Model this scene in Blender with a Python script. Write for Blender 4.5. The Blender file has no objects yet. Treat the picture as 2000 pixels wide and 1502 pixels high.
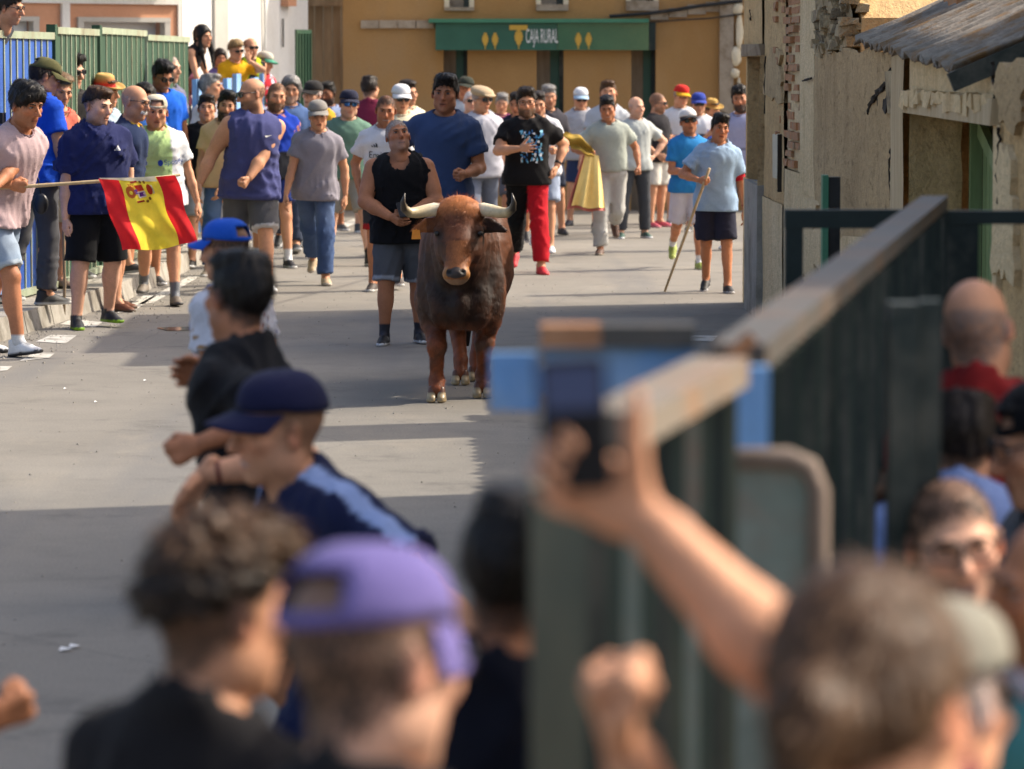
import bpy, math, random
import numpy as np
from mathutils import Vector, Matrix
from mathutils.bvhtree import BVHTree

scene = bpy.context.scene
C = scene.collection
random.seed(7)
rng = np.random.default_rng(7)
R = math.radians

# ---------------------------------------------------------------- camera, world, sun, exposure
FPX, HC = 7500.0, 2.1                                 # focal length in photo pixels, camera height
PITCH = math.atan((751 - 125) / FPX)                  # horizon at photo row 125
cam_d = bpy.data.cameras.new('camera')
cam_d.sensor_width = 36.0
cam_d.lens = FPX / 2000.0 * 36.0
cam_d.clip_start, cam_d.clip_end = 0.1, 400.0
cam = bpy.data.objects.new('camera', cam_d)
C.objects.link(cam)
cam.location = (0, 0, HC)
cam.rotation_euler = (math.pi / 2 - PITCH, 0, 0)
cam_d.dof.use_dof = True
cam_d.dof.focus_distance = 25.5
cam_d.dof.aperture_fstop = 4.2
cam_d.dof.aperture_blades = 9
scene.camera = cam

SUN_EL = R(42)
SUN_H = Vector((0.95, 0.31)).normalized()             # horizontal direction towards the sun
world = bpy.data.worlds.new('World')
scene.world = world
world.use_nodes = True
wn = world.node_tree.nodes
sky_node = wn.new('ShaderNodeTexSky')
sky_node.sky_type = 'NISHITA'
sky_node.sun_disc = False
sky_node.sun_elevation = SUN_EL
sky_node.sun_rotation = math.atan2(SUN_H.x, SUN_H.y)
sky_node.air_density, sky_node.dust_density, sky_node.ozone_density = 1.0, 5.0, 0.4
wn['Background'].inputs['Strength'].default_value = 0.15
world.node_tree.links.new(sky_node.outputs[0], wn['Background'].inputs['Color'])
sun_d = bpy.data.lights.new('sun', 'SUN')
sun_d.energy, sun_d.angle, sun_d.color = 3.05, R(0.55), (1.0, 0.91, 0.77)
sun = bpy.data.objects.new('sun', sun_d)
C.objects.link(sun)
sd = Vector((-SUN_H.x * math.cos(SUN_EL), -SUN_H.y * math.cos(SUN_EL), -math.sin(SUN_EL)))
sun.rotation_euler = sd.to_track_quat('-Z', 'Y').to_euler()
sun.location = (20, 20, 30)
vs = scene.view_settings
vs.view_transform, vs.look, vs.exposure, vs.gamma = 'Standard', 'None', 0.95, 1.0
scene.cycles.max_bounces = 6
scene.cycles.diffuse_bounces = 3
scene.cycles.use_denoising = True

# ---------------------------------------------------------------- where a photo point lies in the place
def ray(px, py):
    x, y = (px - 1000) / FPX, (751 - py) / FPX
    c, s = math.cos(PITCH), math.sin(PITCH)
    return x, c + y * s, -s + y * c
def at(px, py, Y):
    x, y, z = ray(px, py)
    return Vector((x / y * Y, Y, HC + z / y * Y))
def gp(px, py, z0=0.0):
    x, y, z = ray(px, py)
    t = (z0 - HC) / z
    return Vector((x * t, y * t, z0))

# ---------------------------------------------------------------- materials
def lin(c):
    return tuple(((v / 255) / 12.92 if v / 255 <= 0.04045 else ((v / 255 + 0.055) / 1.055) ** 2.4) for v in c)
class NT:
    def __init__(s, name, rough=0.8, spec=0.3, metal=0.0):
        s.m = bpy.data.materials.new(name); s.m.use_nodes = True
        s.t = s.m.node_tree; s.n = s.t.nodes; s.b = s.n['Principled BSDF']
        s.b.inputs['Roughness'].default_value = rough
        s.b.inputs['Specular IOR Level'].default_value = spec
        s.b.inputs['Metallic'].default_value = metal
    def link(s, a, b): s.t.links.new(a, b)
    def node(s, kind, **kw):
        n = s.n.new('ShaderNode' + kind)
        for k, v in kw.items():
            if k in n.inputs: n.inputs[k].default_value = v
            else: setattr(n, k, v)
        return n
    def coord(s, scale=(1, 1, 1), kind='Object'):
        tc = s.node('TexCoord'); mp = s.node('Mapping'); mp.inputs['Scale'].default_value = scale
        s.link(tc.outputs[kind], mp.inputs['Vector']); return mp.outputs['Vector']
    def noise(s, vec, scale, detail=5, rough=0.6, out=0):
        n = s.node('TexNoise', Scale=scale, Detail=detail, Roughness=rough)
        s.link(vec, n.inputs['Vector']); return n.outputs[out]
    def ramp(s, fac, stops):
        r = s.node('ValToRGB'); e = r.color_ramp.elements
        while len(e) < len(stops): e.new(0.5)
        for el, (p, c) in zip(e, stops):
            el.position = p; el.color = (*c, 1) if len(c) == 3 else c
        s.link(fac, r.inputs[0]); return r.outputs[0]
    def mix(s, fac, a, b, mode='MIX'):
        m = s.node('Mix', data_type='RGBA', blend_type=mode)
        for i, v in ((0, fac), (6, a), (7, b)):
            if hasattr(v, 'default_value') or hasattr(v, 'is_linked'): s.link(v, m.inputs[i])
            else: m.inputs[i].default_value = v if i == 0 else (*v[:3], 1)
        return m.outputs[2]
    def color(s, v):
        if hasattr(v, 'is_linked'): s.link(v, s.b.inputs['Base Color'])
        else: s.b.inputs['Base Color'].default_value = (*v[:3], 1)
    def bump(s, h, strength=0.3, dist=0.01):
        b = s.node('Bump', Strength=strength, Distance=dist)
        s.link(h, b.inputs['Height']); s.link(b.outputs[0], s.b.inputs['Normal'])
MAT = {}
def mat_surface(name, c1, c2, scale=3.0, rough=0.85, bump=0.3, dist=0.01, spec=0.25, stretch=(1, 1, 1), c3=None, metal=0.0, fine=60):
    n = NT(name, rough, spec, metal)
    v = n.coord(stretch)
    a = n.noise(v, scale, 6, 0.65)
    b = n.noise(v, fine, 4, 0.6)
    col = n.ramp(a, [(0.32, c1), (0.68, c2)])
    if c3 is not None:
        e = n.noise(v, scale * 0.45, 5, 0.7)
        col = n.mix(n.ramp(e, [(0.5, (0, 0, 0)), (0.64, (1, 1, 1))]), col, c3)
    col = n.mix(0.22, col, n.ramp(b, [(0.3, (0.35, 0.35, 0.35)), (0.7, (1.0, 1.0, 1.0))]), 'MULTIPLY')
    n.color(col)
    if bump: n.bump(n.mix(0.5, a, b), bump, dist)
    MAT[name] = n.m
    return n.m

def mat_attr(name, rough, spec, fine=90, amt=0.25, bump=0.25, dist=0.003, coarse=9, stretch=(1, 1, 1), sheen=0.0, sss=0.0):
    n = NT(name, rough, spec)
    at_ = n.node('Attribute', attribute_name='Col')
    v = n.coord(stretch)
    b = n.noise(v, fine, 4, 0.6)
    a = n.noise(v, coarse, 4, 0.6)
    col = n.mix(amt, at_.outputs['Color'], n.ramp(b, [(0.3, (0.4, 0.4, 0.4)), (0.7, (1.1, 1.1, 1.1))]), 'MULTIPLY')
    col = n.mix(amt, col, n.ramp(a, [(0.3, (0.62, 0.62, 0.62)), (0.7, (1.12, 1.12, 1.12))]), 'MULTIPLY')
    n.color(col)
    if sheen: n.b.inputs['Sheen Weight'].default_value = sheen
    if sss:
        n.b.inputs['Subsurface Weight'].default_value = sss
        n.b.inputs['Subsurface Radius'].default_value = (0.012, 0.005, 0.003)
    if bump: n.bump(n.mix(0.5, a, b), bump, dist)
    MAT[name] = n.m
    return n.m
mat_attr('skin', 0.58, 0.25, fine=110, amt=0.26, bump=0.2, dist=0.002, coarse=26)
mat_attr('cloth', 0.9, 0.12, fine=130, amt=0.2, bump=0.55, dist=0.012, coarse=13, sheen=0.05)
mat_attr('denim', 0.9, 0.15, fine=260, amt=0.38, bump=0.45, dist=0.005, coarse=8)
mat_attr('hair', 0.52, 0.26, fine=55, amt=0.5, bump=0.7, dist=0.008, coarse=22, stretch=(1, 1, 0.35))
mat_attr('shoe', 0.6, 0.35, fine=120, amt=0.2, bump=0.3, dist=0.003, coarse=30)
mat_attr('straw', 0.8, 0.2, fine=180, amt=0.45, bump=0.6, dist=0.004, coarse=60, stretch=(1, 1, 3))
mat_attr('hide', 0.52, 0.28, fine=130, amt=0.42, bump=0.45, dist=0.006, coarse=10, stretch=(1.4, 1.4, 0.4))
mat_attr('horn', 0.4, 0.5, fine=60, amt=0.3, bump=0.3, dist=0.003, coarse=16)
mat_attr('paint', 0.5, 0.4, fine=60, amt=0.2, bump=0.15, dist=0.003, coarse=6)
n = NT('lens_dark', 0.08, 0.6); n.color((0.006, 0.006, 0.008)); MAT['lens_dark'] = n.m
n = NT('lens_blue', 0.06, 0.9, 0.55); n.color((0.03, 0.17, 0.5)); MAT['lens_blue'] = n.m
n = NT('black_plastic', 0.35, 0.5); n.color((0.012, 0.012, 0.014)); MAT['black_plastic'] = n.m
n = NT('phone_glass', 0.4, 0.15); n.color((0.01, 0.011, 0.014)); MAT['phone_glass'] = n.m
n = NT('steel', 0.35, 0.5, 0.9); n.color((0.5, 0.5, 0.5)); MAT['steel'] = n.m

# ---------------------------------------------------------------- meshes and objects
def link_obj(name, data, parent=None):
    o = bpy.data.objects.new(name, data)
    C.objects.link(o)
    if parent is not None: o.parent = parent
    return o
def tag(o, label=None, cat=None, group=None, kind=None):
    if label: o['label'] = label
    if cat: o['category'] = cat
    if group: o['group'] = group
    if kind: o['kind'] = kind
    return o
def empty(name, loc, label, cat, group=None, rz=0.0):
    o = link_obj(name, None)
    o.empty_display_size = 0.2
    o.location = loc; o.rotation_euler = (0, 0, rz)
    return tag(o, label, cat, group)
def mesh_np(name, V, Q, mats, col=None, smooth=True, mi=None):
    """V (n,3), Q (m,4) quads (a quad with equal last two corners becomes a triangle)"""
    V = np.asarray(V, np.float32); Q = np.asarray(Q, np.int32)
    me = bpy.data.meshes.new(name)
    tri = Q[:, 2] == Q[:, 3]
    tot = np.where(tri, 3, 4).astype(np.int32)
    flat = Q.ravel()[~np.stack([np.zeros_like(tri)] * 3 + [tri], 1).ravel()]
    me.vertices.add(len(V)); me.vertices.foreach_set('co', V.ravel())
    me.loops.add(len(flat)); me.loops.foreach_set('vertex_index', flat)
    me.polygons.add(len(Q))
    me.polygons.foreach_set('loop_start', np.concatenate([[0], np.cumsum(tot)[:-1]]).astype(np.int32))
    me.polygons.foreach_set('loop_total', tot)
    me.polygons.foreach_set('use_smooth', np.full(len(Q), smooth))
    for m in (mats if isinstance(mats, (list, tuple)) else [mats]):
        me.materials.append(MAT[m] if isinstance(m, str) else m)
    if mi is not None: me.polygons.foreach_set('material_index', np.asarray(mi, np.int32))
    if col is not None:
        col = np.asarray(col, np.float32)
        if col.ndim == 1: col = np.tile(col, (len(V), 1))
        ca = me.color_attributes.new('Col', 'FLOAT_COLOR', 'POINT')
        ca.data.foreach_set('color', np.concatenate([col[:, :3], np.ones((len(V), 1), np.float32)], 1).ravel())
    me.update(calc_edges=True)
    return me
class MB:
    """collects boxes, tubes and sheets; build() links them as one mesh object"""
    def __init__(s): s.v, s.f, s.mi, s.c = [], [], [], []
    def add(s, vs, fs, mi=0, col=None):
        o = len(s.v); s.v += [tuple(p) for p in vs]
        for f in fs:
            f = tuple(i + o for i in f)
            s.f.append(f if len(f) == 4 else f + (f[-1],)); s.mi.append(mi)
        s.c += [col or (1, 1, 1)] * len(vs)
        return s
    BF = ((0, 3, 2, 1), (4, 5, 6, 7), (0, 1, 5, 4), (1, 2, 6, 5), (2, 3, 7, 6), (3, 0, 4, 7))
    def box(s, lo, hi, mi=0, col=None, jit=0.0):
        (a, b, c), (d, e, f) = lo, hi
        p = [(a, b, c), (d, b, c), (d, e, c), (a, e, c), (a, b, f), (d, b, f), (d, e, f), (a, e, f)]
        if jit: p = [tuple(q + random.uniform(-jit, jit) for q in r) for r in p]
        return s.add(p, s.BF, mi, col)
    def hexa(s, p, mi=0, col=None): return s.add(p, s.BF, mi, col)
    def bar(s, a, b, w, d, up=(0, 0, 1), mi=0, col=None):
        """a box of section w x d from a to b (w across 'up')"""
        a, b = Vector(a), Vector(b); t = (b - a).normalized(); u = Vector(up)
        if abs(t.dot(u)) > 0.98: u = Vector((0, 1, 0))
        x = t.cross(u).normalized(); y = x.cross(t).normalized()
        p = [q + x * (i * w / 2) + y * (j * d / 2) for q in (a, b) for i, j in ((-1, -1), (1, -1), (1, 1), (-1, 1))]
        return s.add(p, s.BF, mi, col)
    def tube(s, pts, r, n=8, mi=0, col=None, cap=True):
        pts = [Vector(p) for p in pts]; rr = r if isinstance(r, (list, tuple)) else [r] * len(pts)
        vs, fs = [], []
        x = None
        for i, p in enumerate(pts):
            t = (pts[min(i + 1, len(pts) - 1)] - pts[max(i - 1, 0)]).normalized()
            if x is None:
                u = Vector((0, 0, 1)) if abs(t.z) < 0.9 else Vector((0, 1, 0))
                x = t.cross(u).normalized()
            x = (x - t * x.dot(t)).normalized(); y = t.cross(x)
            for k in range(n):
                a = 2 * math.pi * k / n
                vs.append(p + (x * math.cos(a) + y * math.sin(a)) * rr[i])
        for i in range(len(pts) - 1):
            for k in range(n):
                fs.append((i * n + k, i * n + (k + 1) % n, (i + 1) * n + (k + 1) % n, (i + 1) * n + k))
        if cap:
            for i, pt in ((0, pts[0]), (len(pts) - 1, pts[-1])):
                vs.append(pt); c = len(vs) - 1
                for k in range(n):
                    a, b = i * n + k, i * n + (k + 1) % n
                    fs.append((b, a, c) if i == 0 else (a, b, c))
        return s.add(vs, fs, mi, col)
    def sheet(s, fn, nu, nv, mi=0, col=None):
        vs = [fn(i / nu, j / nv) for j in range(nv + 1) for i in range(nu + 1)]
        fs = [(j * (nu + 1) + i, j * (nu + 1) + i + 1, (j + 1) * (nu + 1) + i + 1, (j + 1) * (nu + 1) + i) for j in range(nv) for i in range(nu)]
        return s.add(vs, fs, mi, col)
    def mesh(s, name, mats, smooth=False, col=False):
        return mesh_np(name, np.array(s.v), np.array(s.f), mats, np.array(s.c) if col else None, smooth, s.mi)
    def build(s, name, mats, parent=None, smooth=False, col=False):
        return link_obj(name, s.mesh(name, mats, smooth, col), parent)
def struct(o): o['kind'] = 'structure'; return o

n = NT('flag_cloth', 0.8, 0.2)          # thin weave that lets light through
_a = n.node('Attribute', attribute_name='Col'); _v = n.coord(); _n = n.noise(_v, 14, 5, 0.7); _f = n.noise(_v, 240, 3, 0.6)
_c = n.mix(0.3, _a.outputs['Color'], n.ramp(_n, [(0.3, (0.62, 0.62, 0.62)), (0.7, (1.1, 1.1, 1.1))]), 'MULTIPLY'); n.color(_c); n.bump(n.mix(0.3, _n, _f), 0.5, 0.012)
_t = n.node('BsdfTranslucent'); n.link(_c, _t.inputs['Color']); _m = n.node('MixShader'); _m.inputs[0].default_value = 0.32
_o = [x for x in n.n if x.type == 'OUTPUT_MATERIAL'][0]; n.link(n.b.outputs[0], _m.inputs[1]); n.link(_t.outputs[0], _m.inputs[2]); n.link(_m.outputs[0], _o.inputs['Surface'])
MAT['flag_cloth'] = n.m
# ================================================================ the place
def fit(o, e):
    """child with world-space mesh under an unrotated thing"""
    o.parent = e; o.matrix_parent_inverse = e.matrix_basis.inverted(); return o
def thing(name, loc, label, cat, group=None): return empty(name, loc, label, cat, group)
def wob(x, y=0.0, z=0.0, s=1.0, seed=0.0):
    return (math.sin(x * 2.1 * s + seed) + math.sin(y * 2.7 * s + 1.3 * seed + 2) + math.sin(z * 2.3 * s + 0.7 * seed + 4)
            + math.sin((x + y) * 4.9 * s + seed * 2) * 0.6 + math.sin((y - z) * 5.7 * s + seed * 3) * 0.6 + math.sin((x + z) * 11.3 * s + seed) * 0.35) / 4.5
class Wall:
    """a vertical wall plane from p0 to p1 (plan); box() lays blocks on it; out > 0 is towards the viewer side"""
    def __init__(s, p0, p1, flip=False):
        s.p = Vector((p0[0], p0[1], 0)); d = Vector((p1[0] - p0[0], p1[1] - p0[1], 0)); s.len = d.length
        s.u = d.normalized(); s.n = Vector((s.u.y, -s.u.x, 0)) * (-1 if flip else 1)
    def pt(s, u, z, out=0.0): return s.p + s.u * u + s.n * out + Vector((0, 0, z))
    def uz(s, px, py, out=0.0):
        d = Vector(ray(px, py)); o = Vector((0, 0, HC)); t = (s.p + s.n * out - o).dot(s.n) / d.dot(s.n)
        q = o + d * t - s.p; return q.dot(s.u), q.z
    def box(s, mb, u0, u1, z0, z1, o0, o1, mi=0, jit=0.0, col=None):
        p = [s.pt(u, z, o) for z in (z0, z1) for u, o in ((u0, o1), (u1, o1), (u1, o0), (u0, o0))]
        if jit: p = [q + Vector([random.uniform(-jit, jit) for _ in range(3)]) for q in p]
        return mb.hexa(p, mi, col)

# ---- materials of the place
n = NT('asphalt', 0.85, 0.25)
v = n.coord((1, 1, 1))
big = n.noise(v, 0.35, 5, 0.6); mid = n.noise(v, 2.2, 6, 0.7); fine = n.noise(v, 85, 3, 0.7)
col = n.ramp(big, [(0.3, (0.185, 0.170, 0.146)), (0.7, (0.250, 0.232, 0.202))])
col = n.mix(n.ramp(mid, [(0.45, (0, 0, 0)), (0.7, (0.6, 0.6, 0.6))]), col, (0.165, 0.152, 0.132))
vt = n.coord((0.9, 0.06, 1)); tr = n.noise(vt, 1.4, 3, 0.5)
col = n.mix(n.ramp(tr, [(0.56, (0, 0, 0)), (0.68, (0.6, 0.6, 0.6))]), col, (0.15, 0.147, 0.145))
st_ = n.noise(v, 1.1, 6, 0.75)
col = n.mix(n.ramp(st_, [(0.58, (0, 0, 0)), (0.70, (0.6, 0.6, 0.6))]), col, (0.10, 0.094, 0.085))
sand = n.noise(n.coord((1, 0.35, 1)), 0.9, 6, 0.7)
col = n.mix(n.ramp(sand, [(0.55, (0, 0, 0)), (0.72, (0.55, 0.55, 0.55))]), col, (0.29, 0.257, 0.205))
col = n.mix(0.55, col, n.ramp(fine, [(0.3, (0.45, 0.45, 0.45)), (0.72, (1.25, 1.22, 1.18))]), 'MULTIPLY')
vo = n.node('TexVoronoi', feature='DISTANCE_TO_EDGE', Scale=0.42); n.link(n.mix(0.12, v, n.noise(v, 2.5, 4, 0.7, 1)), vo.inputs['Vector'])
crk = n.ramp(vo.outputs['Distance'], [(0.0, (0.3, 0.3, 0.3)), (0.003, (0, 0, 0))])
col = n.mix(crk, col, (0.06, 0.055, 0.05))
n.color(col); n.bump(n.mix(0.6, fine, mid), 0.35, 0.006); MAT['asphalt'] = n.m
mat_surface('concrete', (0.27, 0.25, 0.215), (0.38, 0.355, 0.31), 4, 0.9, 0.3, c3=(0.19, 0.17, 0.14))
mat_surface('road_paint', (0.42, 0.40, 0.35), (0.62, 0.60, 0.55), 9, 0.8, 0.3, c3=(0.25, 0.23, 0.19))
def mat_adobe(name, c1, c2, dark, pits=0.5):
    n = NT(name, 0.95, 0.15)
    v = n.coord((1, 0.45, 1)); a = n.noise(v, 1.7, 7, 0.7); b_ = n.noise(v, 14, 5, 0.7); d = n.noise(n.coord((1, 0.45, 0.12)), 6, 5, 0.65); p = n.noise(v, 34, 4, 0.75)
    col = n.ramp(a, [(0.3, c1), (0.7, c2)])
    col = n.mix(n.ramp(d, [(0.5, (0, 0, 0)), (0.72, (0.75, 0.75, 0.75))]), col, dark)
    col = n.mix(n.ramp(b_, [(0.56, (0, 0, 0)), (0.66, (pits, pits, pits))]), col, tuple(x * 0.62 for x in dark))
    col = n.mix(0.5, col, n.ramp(p, [(0.3, (0.5, 0.5, 0.5)), (0.68, (1.12, 1.1, 1.06))]), 'MULTIPLY')
    n.color(col); n.bump(n.mix(0.5, b_, p), 0.9, 0.03); MAT[name] = n.m
mat_adobe('adobe', (0.54, 0.35, 0.165), (0.68, 0.475, 0.245), (0.42, 0.265, 0.12))
mat_adobe('adobe_grey', (0.41, 0.285, 0.15), (0.58, 0.415, 0.23), (0.32, 0.215, 0.115), 0.7)
mat_adobe('plaster_pale', (0.66, 0.49, 0.275), (0.78, 0.60, 0.365), (0.53, 0.36, 0.185), 0.3)
mat_surface('rubble', (0.42, 0.31, 0.18), (0.60, 0.48, 0.30), 6, 0.95, 1.0, 0.05, c3=(0.23, 0.18, 0.12))
mat_surface('brick', (0.36, 0.16, 0.075), (0.50, 0.25, 0.12), 14, 0.9, 0.5, 0.01, c3=(0.34, 0.24, 0.15))
mat_surface('old_wood', (0.17, 0.12, 0.075), (0.33, 0.26, 0.18), 5, 0.85, 0.6, 0.012, stretch=(1, 1, 0.12))
mat_surface('pale_wood', (0.42, 0.30, 0.165), (0.58, 0.45, 0.28), 5, 0.85, 0.5, 0.012, stretch=(3, 3, 0.3))
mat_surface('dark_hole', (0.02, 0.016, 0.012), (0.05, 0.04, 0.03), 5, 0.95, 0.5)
mat_surface('green_planks', (0.17, 0.24, 0.10), (0.25, 0.33, 0.15), 5, 0.7, 0.3, 0.006, stretch=(1, 1, 0.15), c3=(0.29, 0.35, 0.19))
mat_surface('roof_sheet', (0.15, 0.125, 0.10), (0.31, 0.27, 0.22), 9, 0.9, 0.8, 0.02, c3=(0.20, 0.115, 0.05), fine=45)
mat_surface('ochre_wall', (0.34, 0.185, 0.066), (0.41, 0.235, 0.09), 0.9, 0.9, 0.3, 0.01, c3=(0.36, 0.22, 0.10), stretch=(1, 1, 0.45))
mat_surface('stone_band', (0.28, 0.22, 0.155), (0.40, 0.33, 0.25), 5, 0.9, 0.6, 0.02, c3=(0.21, 0.155, 0.10))
mat_surface('cream_stone', (0.55, 0.47, 0.33), (0.70, 0.62, 0.46), 6, 0.9, 0.6, 0.02)
mat_surface('white_wall', (0.70, 0.685, 0.65), (0.80, 0.785, 0.75), 1.5, 0.85, 0.2, 0.008, c3=(0.66, 0.63, 0.57), stretch=(1, 1, 0.3))
mat_surface('grey_wall', (0.42, 0.40, 0.36), (0.50, 0.475, 0.43), 2, 0.9, 0.2)
mat_surface('peach_wall', (0.53, 0.265, 0.155), (0.59, 0.31, 0.19), 1.5, 0.9, 0.2)
mat_surface('shutter', (0.55, 0.56, 0.57), (0.64, 0.65, 0.66), 2, 0.55, 0.1)
mat_surface('sign_green', (0.016, 0.085, 0.05), (0.024, 0.115, 0.068), 2, 0.45, 0.05, spec=0.5)
mat_surface('sign_gloss', (0.03, 0.115, 0.06), (0.055, 0.15, 0.075), 2, 0.16, 0.1, spec=0.8)
mat_surface('sign_light', (0.05, 0.18, 0.105), (0.065, 0.21, 0.125), 3, 0.5, 0.05)
mat_surface('fence_green', (0.016, 0.052, 0.030), (0.032, 0.080, 0.046), 2.5, 0.6, 0.2, 0.004, c3=(0.05, 0.095, 0.055), stretch=(1, 1, 0.3))
mat_surface('fence_edge', (0.24, 0.29, 0.20), (0.36, 0.40, 0.29), 5, 0.6, 0.3, 0.004, c3=(0.27, 0.25, 0.17))
mat_surface('fence_blue', (0.018, 0.068, 0.30), (0.03, 0.10, 0.40), 2.5, 0.55, 0.2, 0.004, c3=(0.045, 0.14, 0.42))
mat_surface('sky_blue', (0.15, 0.32, 0.62), (0.22, 0.42, 0.72), 4, 0.55, 0.2, 0.004, c3=(0.32, 0.46, 0.64))
mat_surface('near_green', (0.035, 0.055, 0.045), (0.065, 0.085, 0.068), 5, 0.6, 0.3, 0.004, c3=(0.11, 0.12, 0.085), stretch=(1, 1, 0.2))
mat_surface('far_green', (0.020, 0.034, 0.028), (0.034, 0.050, 0.040), 5, 0.6, 0.3, 0.004, stretch=(1, 1, 0.2))
mat_surface('rail_dark', (0.014, 0.023, 0.022), (0.028, 0.040, 0.036), 4, 0.6, 0.3, 0.004, c3=(0.09, 0.09, 0.075))
mat_surface('rail_top', (0.062, 0.058, 0.052), (0.105, 0.096, 0.085), 6, 0.6, 0.35, 0.006, c3=(0.12, 0.08, 0.055))
mat_surface('rail_tan', (0.15, 0.125, 0.10), (0.23, 0.195, 0.155), 6, 0.65, 0.35, 0.006, c3=(0.25, 0.14, 0.075))
mat_surface('rust_frame', (0.16, 0.12, 0.095), (0.24, 0.18, 0.14), 9, 0.75, 0.4, 0.006, c3=(0.24, 0.13, 0.08))
mat_surface('rust', (0.30, 0.13, 0.06), (0.45, 0.24, 0.13), 9, 0.8, 0.4, 0.006)
mat_surface('grey_green', (0.17, 0.21, 0.18), (0.25, 0.29, 0.25), 6, 0.6, 0.2, 0.004, c3=(0.24, 0.17, 0.13))
mat_surface('cable', (0.012, 0.012, 0.012), (0.03, 0.03, 0.03), 9, 0.6, 0.1)
mat_surface('window_glass', (0.02, 0.035, 0.035), (0.05, 0.07, 0.07), 2, 0.15, 0, spec=0.6)
n = NT('puddle_water', 0.16, 0.5); n.color((0.05, 0.05, 0.05)); MAT['puddle_water'] = n.m
n = NT('white_letters', 0.5, 0.4); n.color((0.72, 0.72, 0.68)); MAT['white_letters'] = n.m
n = NT('gold_letters', 0.45, 0.4); n.color((0.55, 0.33, 0.045)); MAT['gold_letters'] = n.m
n = NT('litter_white', 0.7, 0.3); n.color((0.75, 0.75, 0.74)); MAT['litter_white'] = n.m

# ---- ground
g = MB(); g.add([(-140, -40, 0), (140, -40, 0), (140, 220, 0), (-140, 220, 0)], [(0, 1, 2, 3)])
struct(g.build('road', 'asphalt'))
KERB = [(-4.65, 20.0), (-4.17, 26.0), (-3.70, 31.2), (-3.45, 34.0), (-3.31, 39.4), (-2.99, 47.7), (-2.6, 51.5)]
def kx(Y):
    for (x0, y0), (x1, y1) in zip(KERB, KERB[1:]):
        if Y <= y1 or y1 == KERB[-1][1]: return x0 + (x1 - x0) * (Y - y0) / (y1 - y0)
pv = MB()
vs_, fs_ = [], []
ys = [20 + i * 1.5 for i in range(22)]
for i, y in enumerate(ys):
    vs_ += [(kx(y) - 0.30, y, 0.165), (-12.0, y, 0.165)]
    if i: fs_.append((2 * i - 2, 2 * i, 2 * i + 1, 2 * i - 1))
pv.add(vs_, fs_)
pavement = struct(pv.build('pavement', 'concrete'))
y = 20.0
while y < 51.0:
    l = 1.0 if y < 36 else 1.5
    m = MB(); a, b = y + 0.012, min(y + l, 51.4) - 0.012
    dz = random.uniform(-0.008, 0.008)
    xa, xb = kx(a), kx(b)
    m.hexa([(xa - 0.30, a, 0), (xa + 0.015, a, 0), (xb + 0.015, b, 0), (xb - 0.30, b, 0),
            (xa - 0.30, a, 0.172 + dz), (xa - 0.02, a, 0.172 + dz), (xb - 0.02, b, 0.172 + dz), (xb - 0.30, b, 0.172 + dz)])
    m.build('kerb_stone', 'concrete', pavement); y += l
# worn white paint along the gutter
marks = [((70, 668), (128, 672), (150, 656), (100, 655)), ((38, 706), (96, 700), (108, 690), (66, 690)), ((0, 726), (14, 724), (24, 716), (0, 716)),
         ((228, 612), (262, 608), (306, 578), (280, 578)), ((268, 596), (300, 592), (392, 540), (368, 541)), ((118, 634), (186, 640), (200, 630), (140, 624)),
         ((596, 466), (640, 460), (716, 428), (690, 428)), ((1310, 664), (1392, 668), (1402, 657), (1330, 655))]
for q in marks:
    m = MB(); P = [gp(*p) for p in q]
    m.add([(p.x, p.y, 0.004) for p in P], [(0, 1, 2, 3)])
    struct(m.build('road_marking', 'road_paint'))
m = MB(); c = gp(352, 643)
vs_ = [(c.x, c.y, 0.005)] + [(c.x + math.cos(a) * 0.17 * (1 + 0.25 * math.sin(3 * a)), c.y + math.sin(a) * 0.26 * (1 + 0.2 * math.sin(2 * a + 1)), 0.005) for a in [i * math.pi / 12 for i in range(24)]]
m.add(vs_, [(0, 1 + i, 1 + (i + 1) % 24) for i in range(24)])
struct(m.build('puddle', 'puddle_water'))
for k, (px, py, s) in enumerate([(128, 1272, 0.022), (146, 1266, 0.02), (284, 745, 0.012), (188, 787, 0.012), (128, 761, 0.012), (1238, 722, 0.014)]):
    m = MB(); c = gp(px, py)
    m.add([(c.x - s, c.y - s, 0.006), (c.x + s * 1.1, c.y - s * 0.7, 0.012), (c.x + s * 0.8, c.y + s, 0.007), (c.x - s * 0.9, c.y + s * 1.2, 0.014)], [(0, 1, 2, 3)])
    lab = ['white paper scrap on the shaded road at lower left', 'white paper scrap lying right beside another on the shaded road', 'tiny white scrap on the sunlit road by the outstretched hand',
           'tiny white scrap in the middle of the sunlit road patch', 'tiny white scrap on the sunlit road nearest the left edge', 'tiny white scrap on the shaded road right of the bull'][k]
    tag(m.build('paper_scrap', 'litter_white'), lab, 'litter', 'scraps of litter on the road')

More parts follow.
